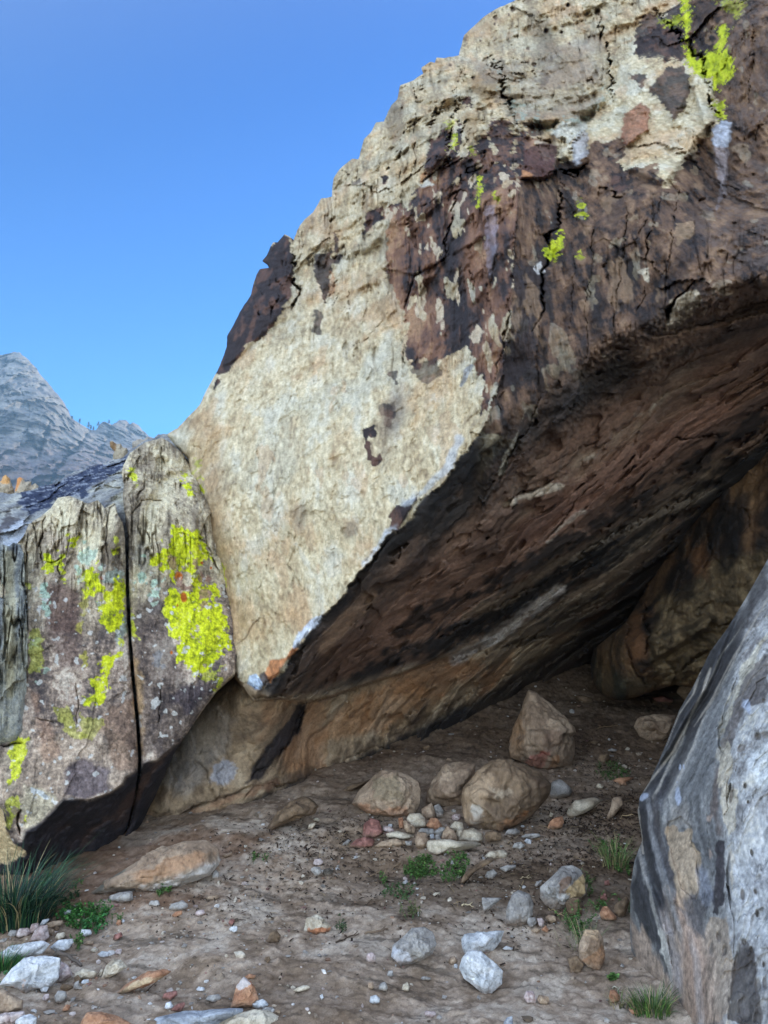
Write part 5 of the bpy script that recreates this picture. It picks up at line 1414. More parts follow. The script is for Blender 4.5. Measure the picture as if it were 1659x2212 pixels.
bigstone('boulder', [(20, 1080), (40, 1000), (130, 890), (240, 820), (330, 815), (450, 850), (560, 900), (620, 980), (600, 1060), (480, 1180), (350, 1250), (220, 1280), (60, 1240), (28, 1160)], 'brown',
         'big round mottled brown boulder with white scars, right behind the ring of small stones', z=ZL, sub=6, cat='boulder', mat=MAT_SMOOTH,
         extra=[([(60, 1000), (180, 900), (240, 940), (180, 1020), (120, 1200), (60, 1180)], (176, 150, 122), .8), ([(200, 1010), (310, 1010), (320, 1050), (220, 1060)], (186, 166, 142), .8), ([(100, 1130), (130, 1120), (130, 1240), (105, 1240)], (206, 200, 190), .8), ([(240, 1200), (380, 1170), (480, 1120), (400, 1220), (300, 1260), (230, 1260)], (150, 100, 62), .8), ([(440, 900), (580, 950), (600, 1040), (500, 1000)], (80, 60, 48), .5), ([(140, 1200), (250, 1200), (250, 1270), (140, 1270)], (190, 160, 120), .6)])
bigstone('boulder', [(1275, 600), (1290, 520), (1340, 440), (1420, 345), (1530, 330), (1620, 350), (1610, 420), (1540, 500), (1520, 610), (1400, 625)], 'tan', 'smooth flat-topped brown boulder behind the two larger round ones', z=ZK, sub=5, cat='boulder', depth=1.1, mat=MAT_SMOOTH)
bigstone('boulder', [(800, 600), (850, 520), (940, 430), (1000, 395), (1080, 390), (1180, 420), (1250, 460), (1270, 520), (1260, 600), (1210, 670), (1150, 690), (1000, 685), (900, 660)], 'tan',
         'wide dome-shaped tan boulder with a pinkish foot, left of the flat-topped one', z=ZK, sub=6, cat='boulder', depth=1.0, extra=[([(800, 600), (900, 600), (1000, 640), (1150, 640), (1150, 690), (900, 680)], (190, 140, 108), .7), ([(940, 440), (1100, 440), (1120, 560), (950, 560)], (128, 116, 92), .6)])
bigstone('boulder', [(248, 765), (300, 680), (400, 590), (480, 560), (530, 575), (590, 620), (560, 670), (400, 720), (285, 775)], 'brown', 'half-buried grey-brown rock under the low roof, left of the dome-shaped boulder', z=ZK, sub=5, cat='boulder', depth=1.0)
bigstone('boulder', [(560, 545), (700, 440), (800, 375), (900, 310), (1050, 235), (1180, 195), (1330, 185), (1420, 240), (1440, 330), (1380, 410), (1200, 480), (1000, 540), (900, 550), (860, 510), (700, 520)], 'tan',
         'long low brown rock with a whitish lower edge, half buried at the left', z=ZG, sub=6, cat='boulder', depth=.75, mat=MAT_SMOOTH, base_uv=(340, 1915),
         extra=[([(720, 520), (760, 470), (900, 480), (1100, 450), (1300, 390), (1430, 300), (1440, 380), (1200, 500), (900, 560)], (196, 190, 184), .8), ([(560, 545), (700, 440), (800, 380), (790, 420), (680, 500), (600, 560)], (92, 98, 90), .8), ([(900, 400), (1100, 330), (1300, 250), (1400, 280), (1300, 350), (1000, 450)], (168, 122, 84), .6)])
bigstone('stone', [(700, 545), (780, 520), (860, 512), (875, 570), (800, 585), (720, 575)], 'grey', 'small flat brown-grey stone leaning against the front of the long low rock', z=ZG, sub=4)
bigstone('boulder', [(1150, 600), (1180, 540), (1300, 510), (1450, 520), (1430, 600), (1390, 650), (1340, 690), (1240, 700), (1180, 670)], 'tan', 'rounded tan boulder at the back right, half hidden by the blue-grey foreground boulder', z=ZL, sub=5, cat='boulder')
bigstone('boulder', [(1420, 380), (1440, 340), (1500, 260), (1490, 190), (1600, 140), (1800, 120), (1800, 500), (1480, 450)], 'tan', 'dim brown boulder between the hanging rock and the edge of the foreground boulder', z=ZL, sub=5, cat='boulder', depth=.8, base_uv=(1490, 1530), mat=MAT_SMOOTH)
bigstone('stone', [(770, 620), (780, 540), (850, 490), (960, 400), (1040, 388), (1110, 415), (1125, 500), (1115, 590), (1020, 650), (960, 700), (870, 705), (800, 670)], 'grey', 'egg-shaped grey stone with a dark brown smear and yellowish right side', z=ZI, sub=6,
         extra=[([(900, 490), (960, 460), (1040, 480), (980, 530), (900, 580)], (110, 84, 66), .85), ([(960, 540), (1120, 440), (1120, 580), (1000, 650)], (190, 160, 112), .8)])
bigstone('stone', [(970, 650), (1020, 620), (1090, 620), (1085, 740), (1010, 755), (975, 720)], 'brown', 'brown stone tucked under the lower right of the egg-shaped one', z=ZI, sub=4)
bigstone('stone', [(530, 810), (540, 700), (590, 600), (640, 572), (720, 600), (745, 660), (730, 740), (680, 800), (600, 820)], 'grey', 'upright smooth blue-grey stone just left of the egg-shaped one', z=ZI, sub=5, rough=.4)
bigstone('stone', [(365, 620), (520, 622), (440, 680), (370, 728)], 'grey', 'flat triangular grey stone pressed into the sand left of the upright one', z=ZI, sub=4, depth=.5)
bigstone('stone', [(215, 920), (240, 888), (380, 880), (540, 862), (510, 935), (440, 1000), (340, 1008), (235, 1028), (220, 980)], 'white', 'long flat white stone with a pointed right end, above the big white one', z=ZI, sub=5, depth=.8)
bigstone('stone', [(195, 1130), (230, 1060), (290, 1020), (370, 1020), (450, 1090), (520, 1150), (510, 1235), (430, 1295), (380, 1310), (310, 1255), (230, 1200)], 'white', 'biggest white stone on the sand, cracked at its lower right, in the lower centre', z=ZI, sub=6, depth=.9)
bigstone('stone', [(1060, 1060), (1070, 960), (1130, 862), (1230, 862), (1258, 920), (1250, 1050), (1200, 1128), (1130, 1108)], 'tan', 'rounded orange-brown stone with a pale cap, left of the foreground boulder', z=ZI, sub=5, extra=[([(1070, 1060), (1240, 960), (1250, 1060), (1180, 1110)], (150, 112, 82), .8), ([(1090, 900), (1150, 860), (1230, 870), (1200, 940)], (200, 170, 136), .8)])
bigstone('stone', [(988, 1060), (1060, 1040), (1105, 1100), (1070, 1160), (1000, 1160)], 'brown', 'earthy brown stone at the lower left foot of the orange-brown rounded one', z=ZI, sub=4)
bigstone('stone', [(1180, 1030), (1190, 960), (1260, 910), (1330, 850), (1430, 835), (1490, 870), (1515, 950), (1480, 1020), (1380, 1070), (1240, 1092)], 'grey', 'large pale grey stone lying alone in the middle of the sand', z=ZH, sub=6, extra=[([(1180, 1030), (1190, 970), (1300, 1000), (1350, 1080), (1240, 1095)], (196, 196, 202), .8)])
bigstone('stone', [(540, 860), (560, 770), (640, 745), (700, 780), (748, 825), (740, 855), (650, 876)], 'cream', 'cream stone with an orange base, left of the large pale grey one', z=ZH, sub=5, extra=[([(580, 840), (740, 830), (740, 880), (580, 880)], (176, 110, 72), .9)])
bigstone('stone', [(272, 940), (300, 870), (345, 858), (382, 895), (370, 935)], 'brown', 'small rounded brown stone sunk in the sand left of the cream one', z=ZH, sub=4, rough=.4)
bigstone('stone', [(25, 1400), (50, 1260), (100, 1205), (150, 1230), (190, 1270), (222, 1345), (180, 1395)], 'orange', 'upright orange stone with a whitish peak near the bottom edge', z=ZH, sub=5, extra=[([(50, 1270), (100, 1200), (170, 1250), (90, 1290)], (196, 190, 188), .8)])
bigstone('stone', [(140, 1390), (200, 1368), (250, 1355), (296, 1400), (220, 1425)], 'white', 'small knobbly white stone at the right foot of the upright orange one', z=ZH, sub=4)
bigstone('stone', [(975, 1385), (1020, 1338), (1200, 1300), (1400, 1290), (1590, 1285), (1600, 1305), (1480, 1350), (1400, 1400), (1100, 1440)], 'blue', 'long blue-white slab cut by the bottom edge of the photo', z=ZG, sub=6, depth=.7, base_uv=(400, 2205))
bigstone('stone', [(1390, 1390), (1520, 1320), (1640, 1295), (1750, 1300), (1840, 1345), (1830, 1440), (1500, 1460)], 'cream', 'greenish cream rock at the bottom edge, right of the blue-white slab', z=ZG, sub=5, depth=.8, base_uv=(530, 2215))
bigstone('stone', [(520, 1385), (550, 1310), (640, 1305), (760, 1330), (860, 1375), (850, 1440), (560, 1440)], 'orange', 'flat orange stone at the bottom edge, left of the blue-white slab', z=ZG, sub=5, depth=.9, base_uv=(230, 2215))
bigstone('stone', [(-60, 990), (-60, 925), (0, 920), (60, 868), (150, 850), (270, 840), (322, 862), (290, 920), (180, 945), (80, 975)], 'white', 'white slab above the biggest slab of the left corner pile', z=ZG, sub=5, depth=.8)
bigstone('stone', [(198, 845), (220, 770), (260, 738), (300, 740), (328, 810), (300, 845)], 'pink', 'upright pinkish white stone on top of the left corner pile', z=ZG, sub=4)
bigstone('stone', [(0, 1125), (60, 1020), (130, 958), (260, 943), (370, 962), (388, 1080), (340, 1130), (230, 1150), (190, 1176), (100, 1135)], 'white', 'biggest bluish white slab of the left corner pile', z=ZG, sub=6, depth=.9, extra=[([(0, 1125), (180, 1130), (200, 1090), (190, 1180), (90, 1145)], (196, 160, 136), .8)])
bigstone('stone', [(375, 965), (440, 1000), (482, 1060), (420, 1100), (385, 1105)], 'pink', 'angular pinkish stone against the right end of the biggest slab', z=ZG, sub=4)
bigstone('stone', [(483, 1045), (540, 1020), (642, 1040), (620, 1080), (500, 1088)], 'cream', 'flat cream stone right of the angular pinkish one', z=ZG, sub=4, depth=.9)
bigstone('stone', [(320, 882), (375, 832), (470, 826), (476, 850), (455, 890), (390, 916)], 'white', 'flat oval white stone tilted beside the upright pinkish white one', z=ZG, sub=4, depth=.5)
bigstone('stone', [(-60, 1150), (10, 1162), (150, 1228), (158, 1280), (60, 1312), (-60, 1312)], 'tan', 'smooth rounded tan stone at the left edge below the slabs', z=ZG, sub=5, depth=.9, rough=.3)
bigstone('stone', [(-60, 1320), (30, 1310), (150, 1300), (165, 1330), (100, 1380), (-60, 1400)], 'pink', 'pinkish rounded stone in the bottom left corner', z=ZG, sub=5)
bigstone('stone', [(98, 1360), (130, 1330), (190, 1318), (240, 1340), (245, 1390), (110, 1400)], 'white', 'whitish round stone at the bottom edge, second from the left corner', z=ZG, sub=4)
bigstone('stone', [(665, 1085), (688, 1000), (730, 958), (785, 965), (830, 1010), (770, 1050), (720, 1075)], 'cream', 'yellowish cream stone half buried in sand, upper of the buried pair at left', z=ZG, sub=5, depth=.8)
bigstone('stone', [(763, 1180), (820, 1120), (950, 1050), (1060, 1028), (1115, 1045), (1000, 1112), (850, 1165)], 'orange', 'long orange and cream stone half buried in sand, lower of the buried pair at left', z=ZG, sub=5, depth=.6, rough=.4, extra=[([(770, 1180), (900, 1090), (1060, 1080), (850, 1170)], (206, 184, 150), .8)])
# the ring of small stones
for o, p, lb, dp in [
    ([(1020, 800), (1100, 785), (1215, 810), (1213, 835), (1040, 828)], 'cream', 'thin pale slab on the left side of the stone ring', .8),
    ([(945, 885), (1000, 850), (1080, 838), (1150, 850), (1160, 875), (1050, 893)], 'tan', 'flat brown slab lying in front of the thin pale one', .7),
    ([(1215, 850), (1235, 790), (1290, 800), (1315, 850), (1300, 885), (1250, 903), (1220, 890)], 'tan', 'blocky tan stone at the front left corner of the ring', 1.),
    ([(1288, 870), (1300, 845), (1400, 850), (1550, 855), (1640, 852), (1650, 885), (1500, 915), (1340, 935), (1295, 915)], 'cream', 'long two-toned slab closing the front of the stone ring', .8),
    ([(1490, 850), (1540, 780), (1600, 765), (1655, 800), (1665, 850), (1600, 862)], 'cream', 'rounded pale stone behind the right end of the long slab', 1.),
    ([(1390, 845), (1400, 790), (1430, 752), (1475, 780), (1500, 845), (1450, 855)], 'tan', 'upright rounded stone in the middle of the ring', 1.),
    ([(1440, 760), (1480, 722), (1530, 730), (1542, 780), (1500, 800)], 'cream', 'pale rounded stone at the back of the ring, against the big brown boulder', 1.),
    ([(1288, 745), (1320, 702), (1360, 700), (1395, 745), (1390, 770), (1310, 770)], 'orange', 'reddish block at the back of the ring', 1.),
    ([(1258, 640), (1330, 600), (1350, 660), (1355, 700), (1290, 712), (1262, 680)], 'tan', 'white-edged tan block between the dome-shaped boulder and the ring', 1.),
    ([(1340, 620), (1375, 606), (1405, 650), (1400, 690), (1355, 690)], 'grey', 'darker grey block beside the white-edged one', 1.),
    ([(1160, 700), (1180, 672), (1250, 668), (1285, 700), (1290, 755), (1220, 765), (1170, 745)], 'cream', 'round cream stone below the dome-shaped boulder', 1.),
    ([(1140, 720), (1160, 715), (1225, 760), (1222, 800), (1165, 795), (1145, 770)], 'tan', 'wedge-shaped tan stone in front of the round cream one', 1.),
    ([(1108, 700), (1140, 695), (1145, 770), (1112, 765)], 'orange', 'narrow reddish stone left of the wedge-shaped one', .9),
    ([(1313, 808), (1340, 803), (1350, 838), (1318, 838)], 'white', 'tiny white and yellow chip inside the ring', .8),
    ([(1350, 810), (1375, 805), (1395, 845), (1350, 848)], 'grey', 'small grey stone inside the ring beside the white chip', .8),
    ([(1455, 690), (1480, 672), (1515, 676), (1528, 705), (1500, 718), (1462, 712)], 'pink', 'small pale pink stone resting left of the big brown boulder', .9),
    ([(1480, 830), (1490, 780), (1525, 775), (1530, 810), (1505, 842)], 'cream', 'narrow pale stone squeezed between two rounded ring stones', .9),
    ([(1230, 790), (1260, 765), (1340, 770), (1350, 800), (1300, 808)], 'grey', 'dusty grey stone filling the middle of the ring', .9),
    ([(1340, 790), (1380, 760), (1420, 765), (1400, 830), (1360, 810)], 'grey', 'dull grey stone behind the upright rounded one in the ring', .9),
    ([(1150, 850), (1200, 850), (1198, 880), (1160, 880)], 'grey', 'small grey wedge under the thin pale slab', .8),
    ([(870, 830), (880, 740), (930, 700), (985, 720), (1010, 790), (960, 825)], 'red', 'rough red-brown rock left of the stone ring', .9),
    ([(770, 890), (830, 840), (890, 822), (960, 840), (940, 885), (860, 892)], 'red', 'flat red and white rock in front of the rough red-brown one', .7),
    ([(730, 878), (780, 838), (800, 845), (770, 880)], 'grey', 'thin grey sliver left of the flat red and white rock', .7),
    ([(1000, 780), (1010, 750), (1060, 755), (1085, 780), (1060, 800)], 'pink', 'crumbly pinkish stone above the thin pale slab', .8),
    ([(1040, 760), (1045, 738), (1070, 738), (1070, 760)], 'white', 'tiny white cube-like stone above the crumbly pinkish one', .8),
    ([(515, 770), (525, 740), (570, 725), (570, 740), (545, 772)], 'cream', 'small cream wedge stone below the farthest left floor boulder', .8),
    ([(550, 705), (575, 695), (600, 708), (590, 722), (560, 718)], 'cream', 'small cream pebble just behind the cream wedge', .8),
    ([(548, 1000), (560, 970), (600, 963), (622, 985), (600, 1008), (570, 1012)], 'pink', 'pinkish faceted stone left of the green weeds', .9),
    ([(533, 1040), (555, 1018), (600, 1020), (608, 1060), (580, 1085)], 'grey', 'flat grey oval stone below the pinkish faceted one', .6),
    ([(612, 1060), (620, 1035), (660, 1027), (685, 1050), (670, 1075), (630, 1075)], 'dark', 'dark brown furry-looking round stone beside the flat grey oval', .9),
    ([(735, 520), (800, 480), (900, 455), (960, 430), (900, 480), (800, 525), (740, 530)], 'brown', 'long brown rock half buried behind the dome-shaped boulder', .8),
    ([(1260, 240), (1280, 225), (1310, 222), (1320, 245), (1290, 260)], 'brown', 'small brown stone far back under the roof', .9),
    ([(1420, 320), (1430, 305), (1455, 310), (1460, 328)], 'tan', 'small tan stone just behind the flat-topped boulder', .9),
]:
    bigstone('stone', o, p, lb, z=ZK, sub=4, depth=dp, rough=.8)
for o, p, lb, dp in [
    ([(380, 170), (400, 140), (450, 132), (505, 150), (515, 185), (480, 205), (400, 215)], 'brown', 'brown stone with a pale back, right end of the ring', 1.),
    ([(375, 318), (420, 285), (500, 272), (556, 290), (545, 330), (450, 338)], 'cream', 'flat pale stone with a ridge, below the right end of the ring', .7),
    ([(205, 510), (215, 465), (280, 400), (380, 350), (480, 342), (440, 370), (330, 420), (270, 470), (225, 515)], 'brown', 'long rust-brown rock half buried right of the bright green weeds', .7),
    ([(490, 400), (540, 382), (620, 380), (610, 400), (530, 432)], 'grey', 'low pale grey stone above the egg-shaped one, to its left', .6),
    ([(378, 470), (400, 430), (450, 412), (480, 440), (440, 480)], 'grey', 'dust-covered grey rock right of the long rust-brown one', .6),
    ([(582, 255), (600, 222), (650, 212), (682, 240), (640, 266)], 'grey', 'grey angular stone on the dark soil right of the ring', .8),
    ([(670, 205), (690, 188), (728, 200), (718, 235), (690, 228)], 'white', 'small white stone touching the grey angular one', .8),
    ([(830, 115), (860, 60), (900, 35), (955, 25), (965, 70), (940, 110), (880, 122)], 'orange', 'flat tan flake leaning right of the big brown boulder', .6),
    ([(640, 180), (680, 155), (780, 150), (800, 175), (720, 190)], 'grey', 'low dusty stone buried right of the pale-backed brown one', .6),
    ([(1215, 730), (1250, 682), (1280, 680), (1345, 760), (1330, 780), (1225, 770)], 'orange', 'wedge-shaped pink-orange stone close to the foreground boulder', .9),
    ([(1218, 630), (1230, 585), (1270, 590), (1275, 640)], 'red', 'dull reddish stone above the pink-orange wedge', .8),
    ([(1250, 530), (1255, 495), (1290, 490), (1295, 530)], 'red', 'small rust-red stone highest in the cluster left of the foreground boulder', .8),
    ([(1310, 720), (1330, 670), (1430, 610), (1445, 650), (1400, 740), (1350, 760)], 'brown', 'earth-covered brown rock right of the pink-orange wedge', .8),
    ([(1283, 1340), (1300, 1295), (1335, 1290), (1368, 1330), (1360, 1375), (1290, 1375)], 'orange', 'lone orange stone with a white top, low on the right', .9),
    ([(1428, 1425), (1520, 1440), (1515, 1468), (1450, 1460)], 'orange', 'flat rusty stone at the foot of the right grass tuft', .6),
    ([(665, 1340), (690, 1300), (740, 1300), (765, 1345), (750, 1378), (690, 1382)], 'pink', 'pale pink stone, left of a pair near the bottom', .9),
    ([(765, 1355), (780, 1325), (850, 1338), (855, 1365), (830, 1392), (775, 1378)], 'tan', 'tan block, right of a pair near the bottom', .9),
    ([(690, 800), (700, 765), (755, 762), (765, 800), (730, 832), (700, 828)], 'grey', 'small grey stone under the upright blue-grey one', .8),
    ([(765, 770), (800, 765), (820, 790), (800, 832), (775, 825)], 'pink', 'small pale block right of the small grey stone', .8),
    ([(822, 760), (850, 742), (900, 752), (905, 785), (860, 802)], 'tan', 'dusty brown stone under the egg-shaped one', .7),
    ([(720, 850), (760, 832), (790, 850), (770, 875), (730, 872)], 'tan', 'small tan stone below the small grey one', .7),
    ([(790, 850), (830, 820), (850, 850), (835, 870)], 'orange', 'small upright reddish chip beside the small tan stone', .7),
    ([(125, 1095), (135, 1055), (170, 1045), (188, 1080), (150, 1105)], 'tan', 'small brownish stone left of the biggest white stone', .8),
    ([(158, 1120), (165, 1100), (188, 1100), (190, 1128), (170, 1132)], 'white', 'tiny white stone under the small brownish one', .8),
    ([(515, 985), (540, 968), (598, 985), (580, 1000), (530, 998)], 'white', 'small flat white stone right of the long flat white one', .6),
    ([(520, 1520), (550, 1490), (590, 1480), (590, 1540), (520, 1550)], 'blue', 'small blue-white stone cut by the bottom edge, right of centre', .8),
    ([(185, 180), (195, 135), (225, 125), (230, 160), (200, 195)], 'cream', 'small egg-like stone inside the right part of the ring', .9),
    ([(745, 530), (760, 500), (810, 490), (790, 520), (760, 540)], 'grey', 'pale grey chip left of the egg-shaped stone', .6),
    ([(1365, 1115), (1380, 1095), (1400, 1105), (1395, 1128)], 'grey', 'tiny grey stone near the foreground boulder', .7),
    ([(70, 1350), (80, 1325), (105, 1330), (100, 1355)], 'grey', 'tiny grey stone below and left of the biggest white one', .7),
    ([(325, 1345), (340, 1325), (358, 1345), (350, 1360)], 'grey', 'tiny grey stone below the biggest white one', .7),
]:
    bigstone('stone', o, p, lb, z=ZI, sub=4, depth=dp, rough=.8)
for o, p, lb, dp in [
    ([(1000, 1075), (1000, 1030), (1040, 1015), (1072, 1040), (1070, 1085), (1030, 1090)], 'pink', 'rough pinkish grey stone left of the large pale grey one', .8),
    ([(1020, 1375), (1030, 1335), (1070, 1328), (1102, 1350), (1095, 1380), (1050, 1386)], 'white', 'bright white rounded stone low in the middle of the sand', .8),
    ([(1085, 1280), (1100, 1240), (1135, 1232), (1157, 1265), (1150, 1295)], 'grey', 'grey-white pebble above the bright white rounded stone', .8),
    ([(1010, 1270), (1015, 1235), (1045, 1230), (1057, 1265), (1040, 1280)], 'tan', 'small tan pebble left of the grey-white one', .8),
    ([(1255, 1285), (1265, 1250), (1300, 1232), (1315, 1265), (1305, 1295)], 'cream', 'pointed cream pebble right of the grey-white one', .8),
    ([(1145, 1180), (1160, 1150), (1190, 1148), (1200, 1185), (1170, 1195)], 'grey', 'dark grey pebble above the pointed cream one', .7),
    ([(1415, 1465), (1430, 1440), (1500, 1445), (1510, 1465), (1470, 1485)], 'pink', 'flat pinkish stone low, right of the bright white rounded one', .7),
    ([(1390, 1205), (1410, 1190), (1472, 1198), (1465, 1218), (1410, 1215)], 'grey', 'flat grey chip below the large pale grey stone', .5),
    ([(458, 1290), (500, 1268), (570, 1255), (600, 1270), (560, 1292), (500, 1300)], 'cream', 'cream and brown stone half buried right of the upright orange one', .6),
    ([(660, 1330), (680, 1318), (692, 1345), (675, 1358)], 'white', 'small white chip right of the half-buried cream and brown stone', .7),
    ([(258, 1075), (262, 1050), (295, 1045), (306, 1070), (285, 1090)], 'brown', 'small round brown stone with a soil rim, in the left sand', .8),
    ([(1590, 1090), (1610, 1048), (1650, 1050), (1659, 1085), (1620, 1105)], 'tan', 'brownish stone beside two white pebbles, right of the large pale grey one', .8),
    ([(235, 1430), (260, 1412), (325, 1415), (325, 1445), (270, 1448)], 'grey', 'flat grey stone below the knobbly white one', .7),
    ([(330, 1445), (350, 1420), (380, 1440), (372, 1460)], 'tan', 'small brown stone right of the flat grey one', .7),
    ([(110, 1190), (150, 1172), (200, 1180), (195, 1200), (130, 1212)], 'orange', 'reddish stone just behind the upright orange one', .7),
    ([(1480, 590), (1500, 580), (1540, 575), (1530, 605), (1490, 608)], 'cream', 'small yellowish stone below the bright green weeds', .6),
    ([(0, 845), (20, 828), (65, 830), (66, 850), (20, 866)], 'white', 'white chip in the left centre, beside a red one', .7),
    ([(0, 800), (10, 775), (45, 780), (40, 812), (10, 818)], 'red', 'red chip above the white one in the left centre', .7),
]:
    bigstone('stone', o, p, lb, z=ZH, sub=3, depth=dp, rough=.8)
for o, p, lb, dp in [
    ([(1382, 425), (1385, 395), (1405, 375), (1430, 395), (1425, 430), (1400, 435)], 'grey', 'round grey-green stone at the right end of the long low rock', .9),
    ([(1343, 555), (1370, 540), (1420, 538), (1432, 555), (1400, 572), (1360, 572)], 'tan', 'smooth tan pebble below the right end of the long low rock', .8),
    ([(1088, 630), (1120, 595), (1190, 578), (1232, 600), (1220, 630), (1150, 642)], 'grey', 'blocky grey stone with a white end, below the long low rock', .7),
    ([(965, 605), (980, 575), (1030, 572), (1050, 600), (1035, 612)], 'grey', 'grey stone with a white tip, left of the blocky grey one', .7),
    ([(1268, 665), (1285, 640), (1330, 635), (1342, 660), (1300, 678)], 'pink', 'pinkish white stone below the blocky grey one', .7),
    ([(1120, 675), (1140, 648), (1190, 640), (1190, 665), (1150, 682)], 'orange', 'flat reddish stone left of the pinkish white one', .6),
    ([(755, 725), (765, 700), (790, 702), (795, 730), (775, 742)], 'orange', 'small orange pebble on the bank right of the left weeds', .8),
    ([(793, 715), (800, 695), (815, 705), (812, 722)], 'white', 'tiny white pebble touching the orange one', .8),
    ([(400, 660), (430, 635), (500, 635), (500, 655), (430, 672)], 'white', 'flat white stone beside the dark green grass clump', .6),
    ([(295, 725), (340, 710), (412, 698), (405, 735), (330, 758), (300, 750)], 'tan', 'long tan stone at the foot of the grass clump', .7),
    ([(448, 730), (480, 695), (522, 695), (515, 740), (460, 748)], 'tan', 'tan stone among the left weeds', .8),
    ([(358, 820), (370, 788), (420, 782), (427, 815), (390, 835)], 'cream', 'blocky cream stone between the pile and the left weeds', .9),
    ([(515, 790), (520, 762), (590, 765), (605, 795), (560, 812)], 'white', 'greenish white stone in front of the left weeds', .7),
    ([(50, 800), (60, 768), (110, 768), (105, 808), (70, 815)], 'grey', 'grey-green stone at the base of the grass clump, leftmost', .9),
    ([(100, 790), (120, 755), (180, 752), (205, 785), (180, 812), (110, 812)], 'pink', 'rounded pinkish stone left of the long tilted one', .9),
    ([(188, 790), (200, 730), (245, 718), (258, 750), (220, 790)], 'pink', 'tilted pinkish stone behind the upright pinkish white one', .9),
    ([(255, 740), (275, 700), (322, 690), (310, 720), (280, 742)], 'white', 'thin white stone leaning above the pile', .6),
    ([(322, 790), (330, 762), (350, 765), (348, 800)], 'tan', 'small upright tan pebble beside the upright pinkish white stone', .8),
    ([(350, 765), (362, 740), (388, 750), (385, 778)], 'brown', 'round brown pebble behind the blocky cream stone', .8),
    ([(735, 830), (745, 795), (790, 782), (802, 805), (770, 835)], 'red', 'dull red-grey stone near the left weeds', .8),
    ([(588, 900), (605, 882), (640, 888), (640, 908), (610, 914)], 'cream', 'small cream stone right of the oval white one', .7),
    ([(635, 925), (660, 905), (715, 912), (712, 940), (660, 945)], 'white', 'bluish white flat stone among gravel, left', .6),
    ([(748, 915), (760, 892), (795, 890), (795, 920), (765, 928)], 'pink', 'pink angular stone right of the bluish white flat one', .8),
    ([(540, 860), (560, 838), (610, 835), (612, 855), (570, 868)], 'tan', 'small striped tan stone above the gravel at left', .6),
    ([(262, 1155), (270, 1125), (300, 1118), (322, 1140), (310, 1170), (280, 1176)], 'white', 'round white stone below the biggest slab', .9),
    ([(352, 1200), (370, 1165), (420, 1170), (442, 1200), (410, 1245), (370, 1240)], 'grey', 'pale grey-green angular stone below the biggest slab', .8),
    ([(275, 1220), (285, 1188), (315, 1184), (325, 1210), (300, 1232)], 'pink', 'round pinkish purple pebble below the round white stone', .9),
    ([(480, 1150), (482, 1110), (510, 1098), (522, 1140), (505, 1158)], 'grey', 'grey pebble below the flat cream stone', .8),
    ([(525, 1115), (540, 1092), (580, 1090), (580, 1115), (550, 1122)], 'white', 'white chip right of the grey pebble, below the flat cream stone', .7),
    ([(390, 1150), (400, 1118), (470, 1130), (485, 1155), (440, 1165)], 'brown', 'flat brown stone below the angular pinkish one', .7),
    ([(1055, 1210), (1070, 1180), (1150, 1165), (1165, 1190), (1110, 1222)], 'red', 'flat red-brown stone above the blue-white slab', .6),
    ([(1075, 1275), (1080, 1245), (1110, 1235), (1142, 1270), (1100, 1285)], 'white', 'small white crystalline stone just above the blue-white slab', .8),
    ([(1110, 1290), (1140, 1260), (1200, 1238), (1212, 1260), (1180, 1298)], 'red', 'red angular stone right of the white crystalline one', .8),
    ([(1278, 1155), (1295, 1138), (1335, 1142), (1342, 1162), (1300, 1168)], 'white', 'small flat white stone left of the upright orange one', .7),
    ([(1340, 1220), (1360, 1195), (1430, 1188), (1452, 1215), (1400, 1235)], 'grey', 'dusty grey stone between the small flat white one and the upright orange one', .7),
    ([(1450, 285), (1455, 268), (1515, 262), (1518, 278), (1470, 294)], 'tan', 'flat brown stone behind the right end of the long low rock', .7),
    ([(480, 1080), (500, 1060), (540, 1095), (520, 1120), (490, 1110)], 'brown', 'small brown stone wedged under the flat cream one', .7),
    ([(640, 1060), (655, 1025), (675, 1025), (672, 1060), (655, 1072)], 'cream', 'upright cream pebble between the flat cream stone and the buried pair', .8),
    ([(405, 1290), (425, 1255), (460, 1258), (455, 1290), (420, 1298)], 'orange', 'orange-grey pebble near the left bottom', .8),
    ([(1490, 720), (1500, 700), (1530, 698), (1530, 730), (1505, 738)], 'red', 'bright red pebble left of centre on the sand', .8),
    ([(1508, 770), (1520, 742), (1550, 742), (1552, 770), (1530, 785)], 'white', 'white pebble under the bright red one', .8),
]:
    bigstone('stone', o, p, lb, z=ZG, sub=3, depth=dp, rough=.8)
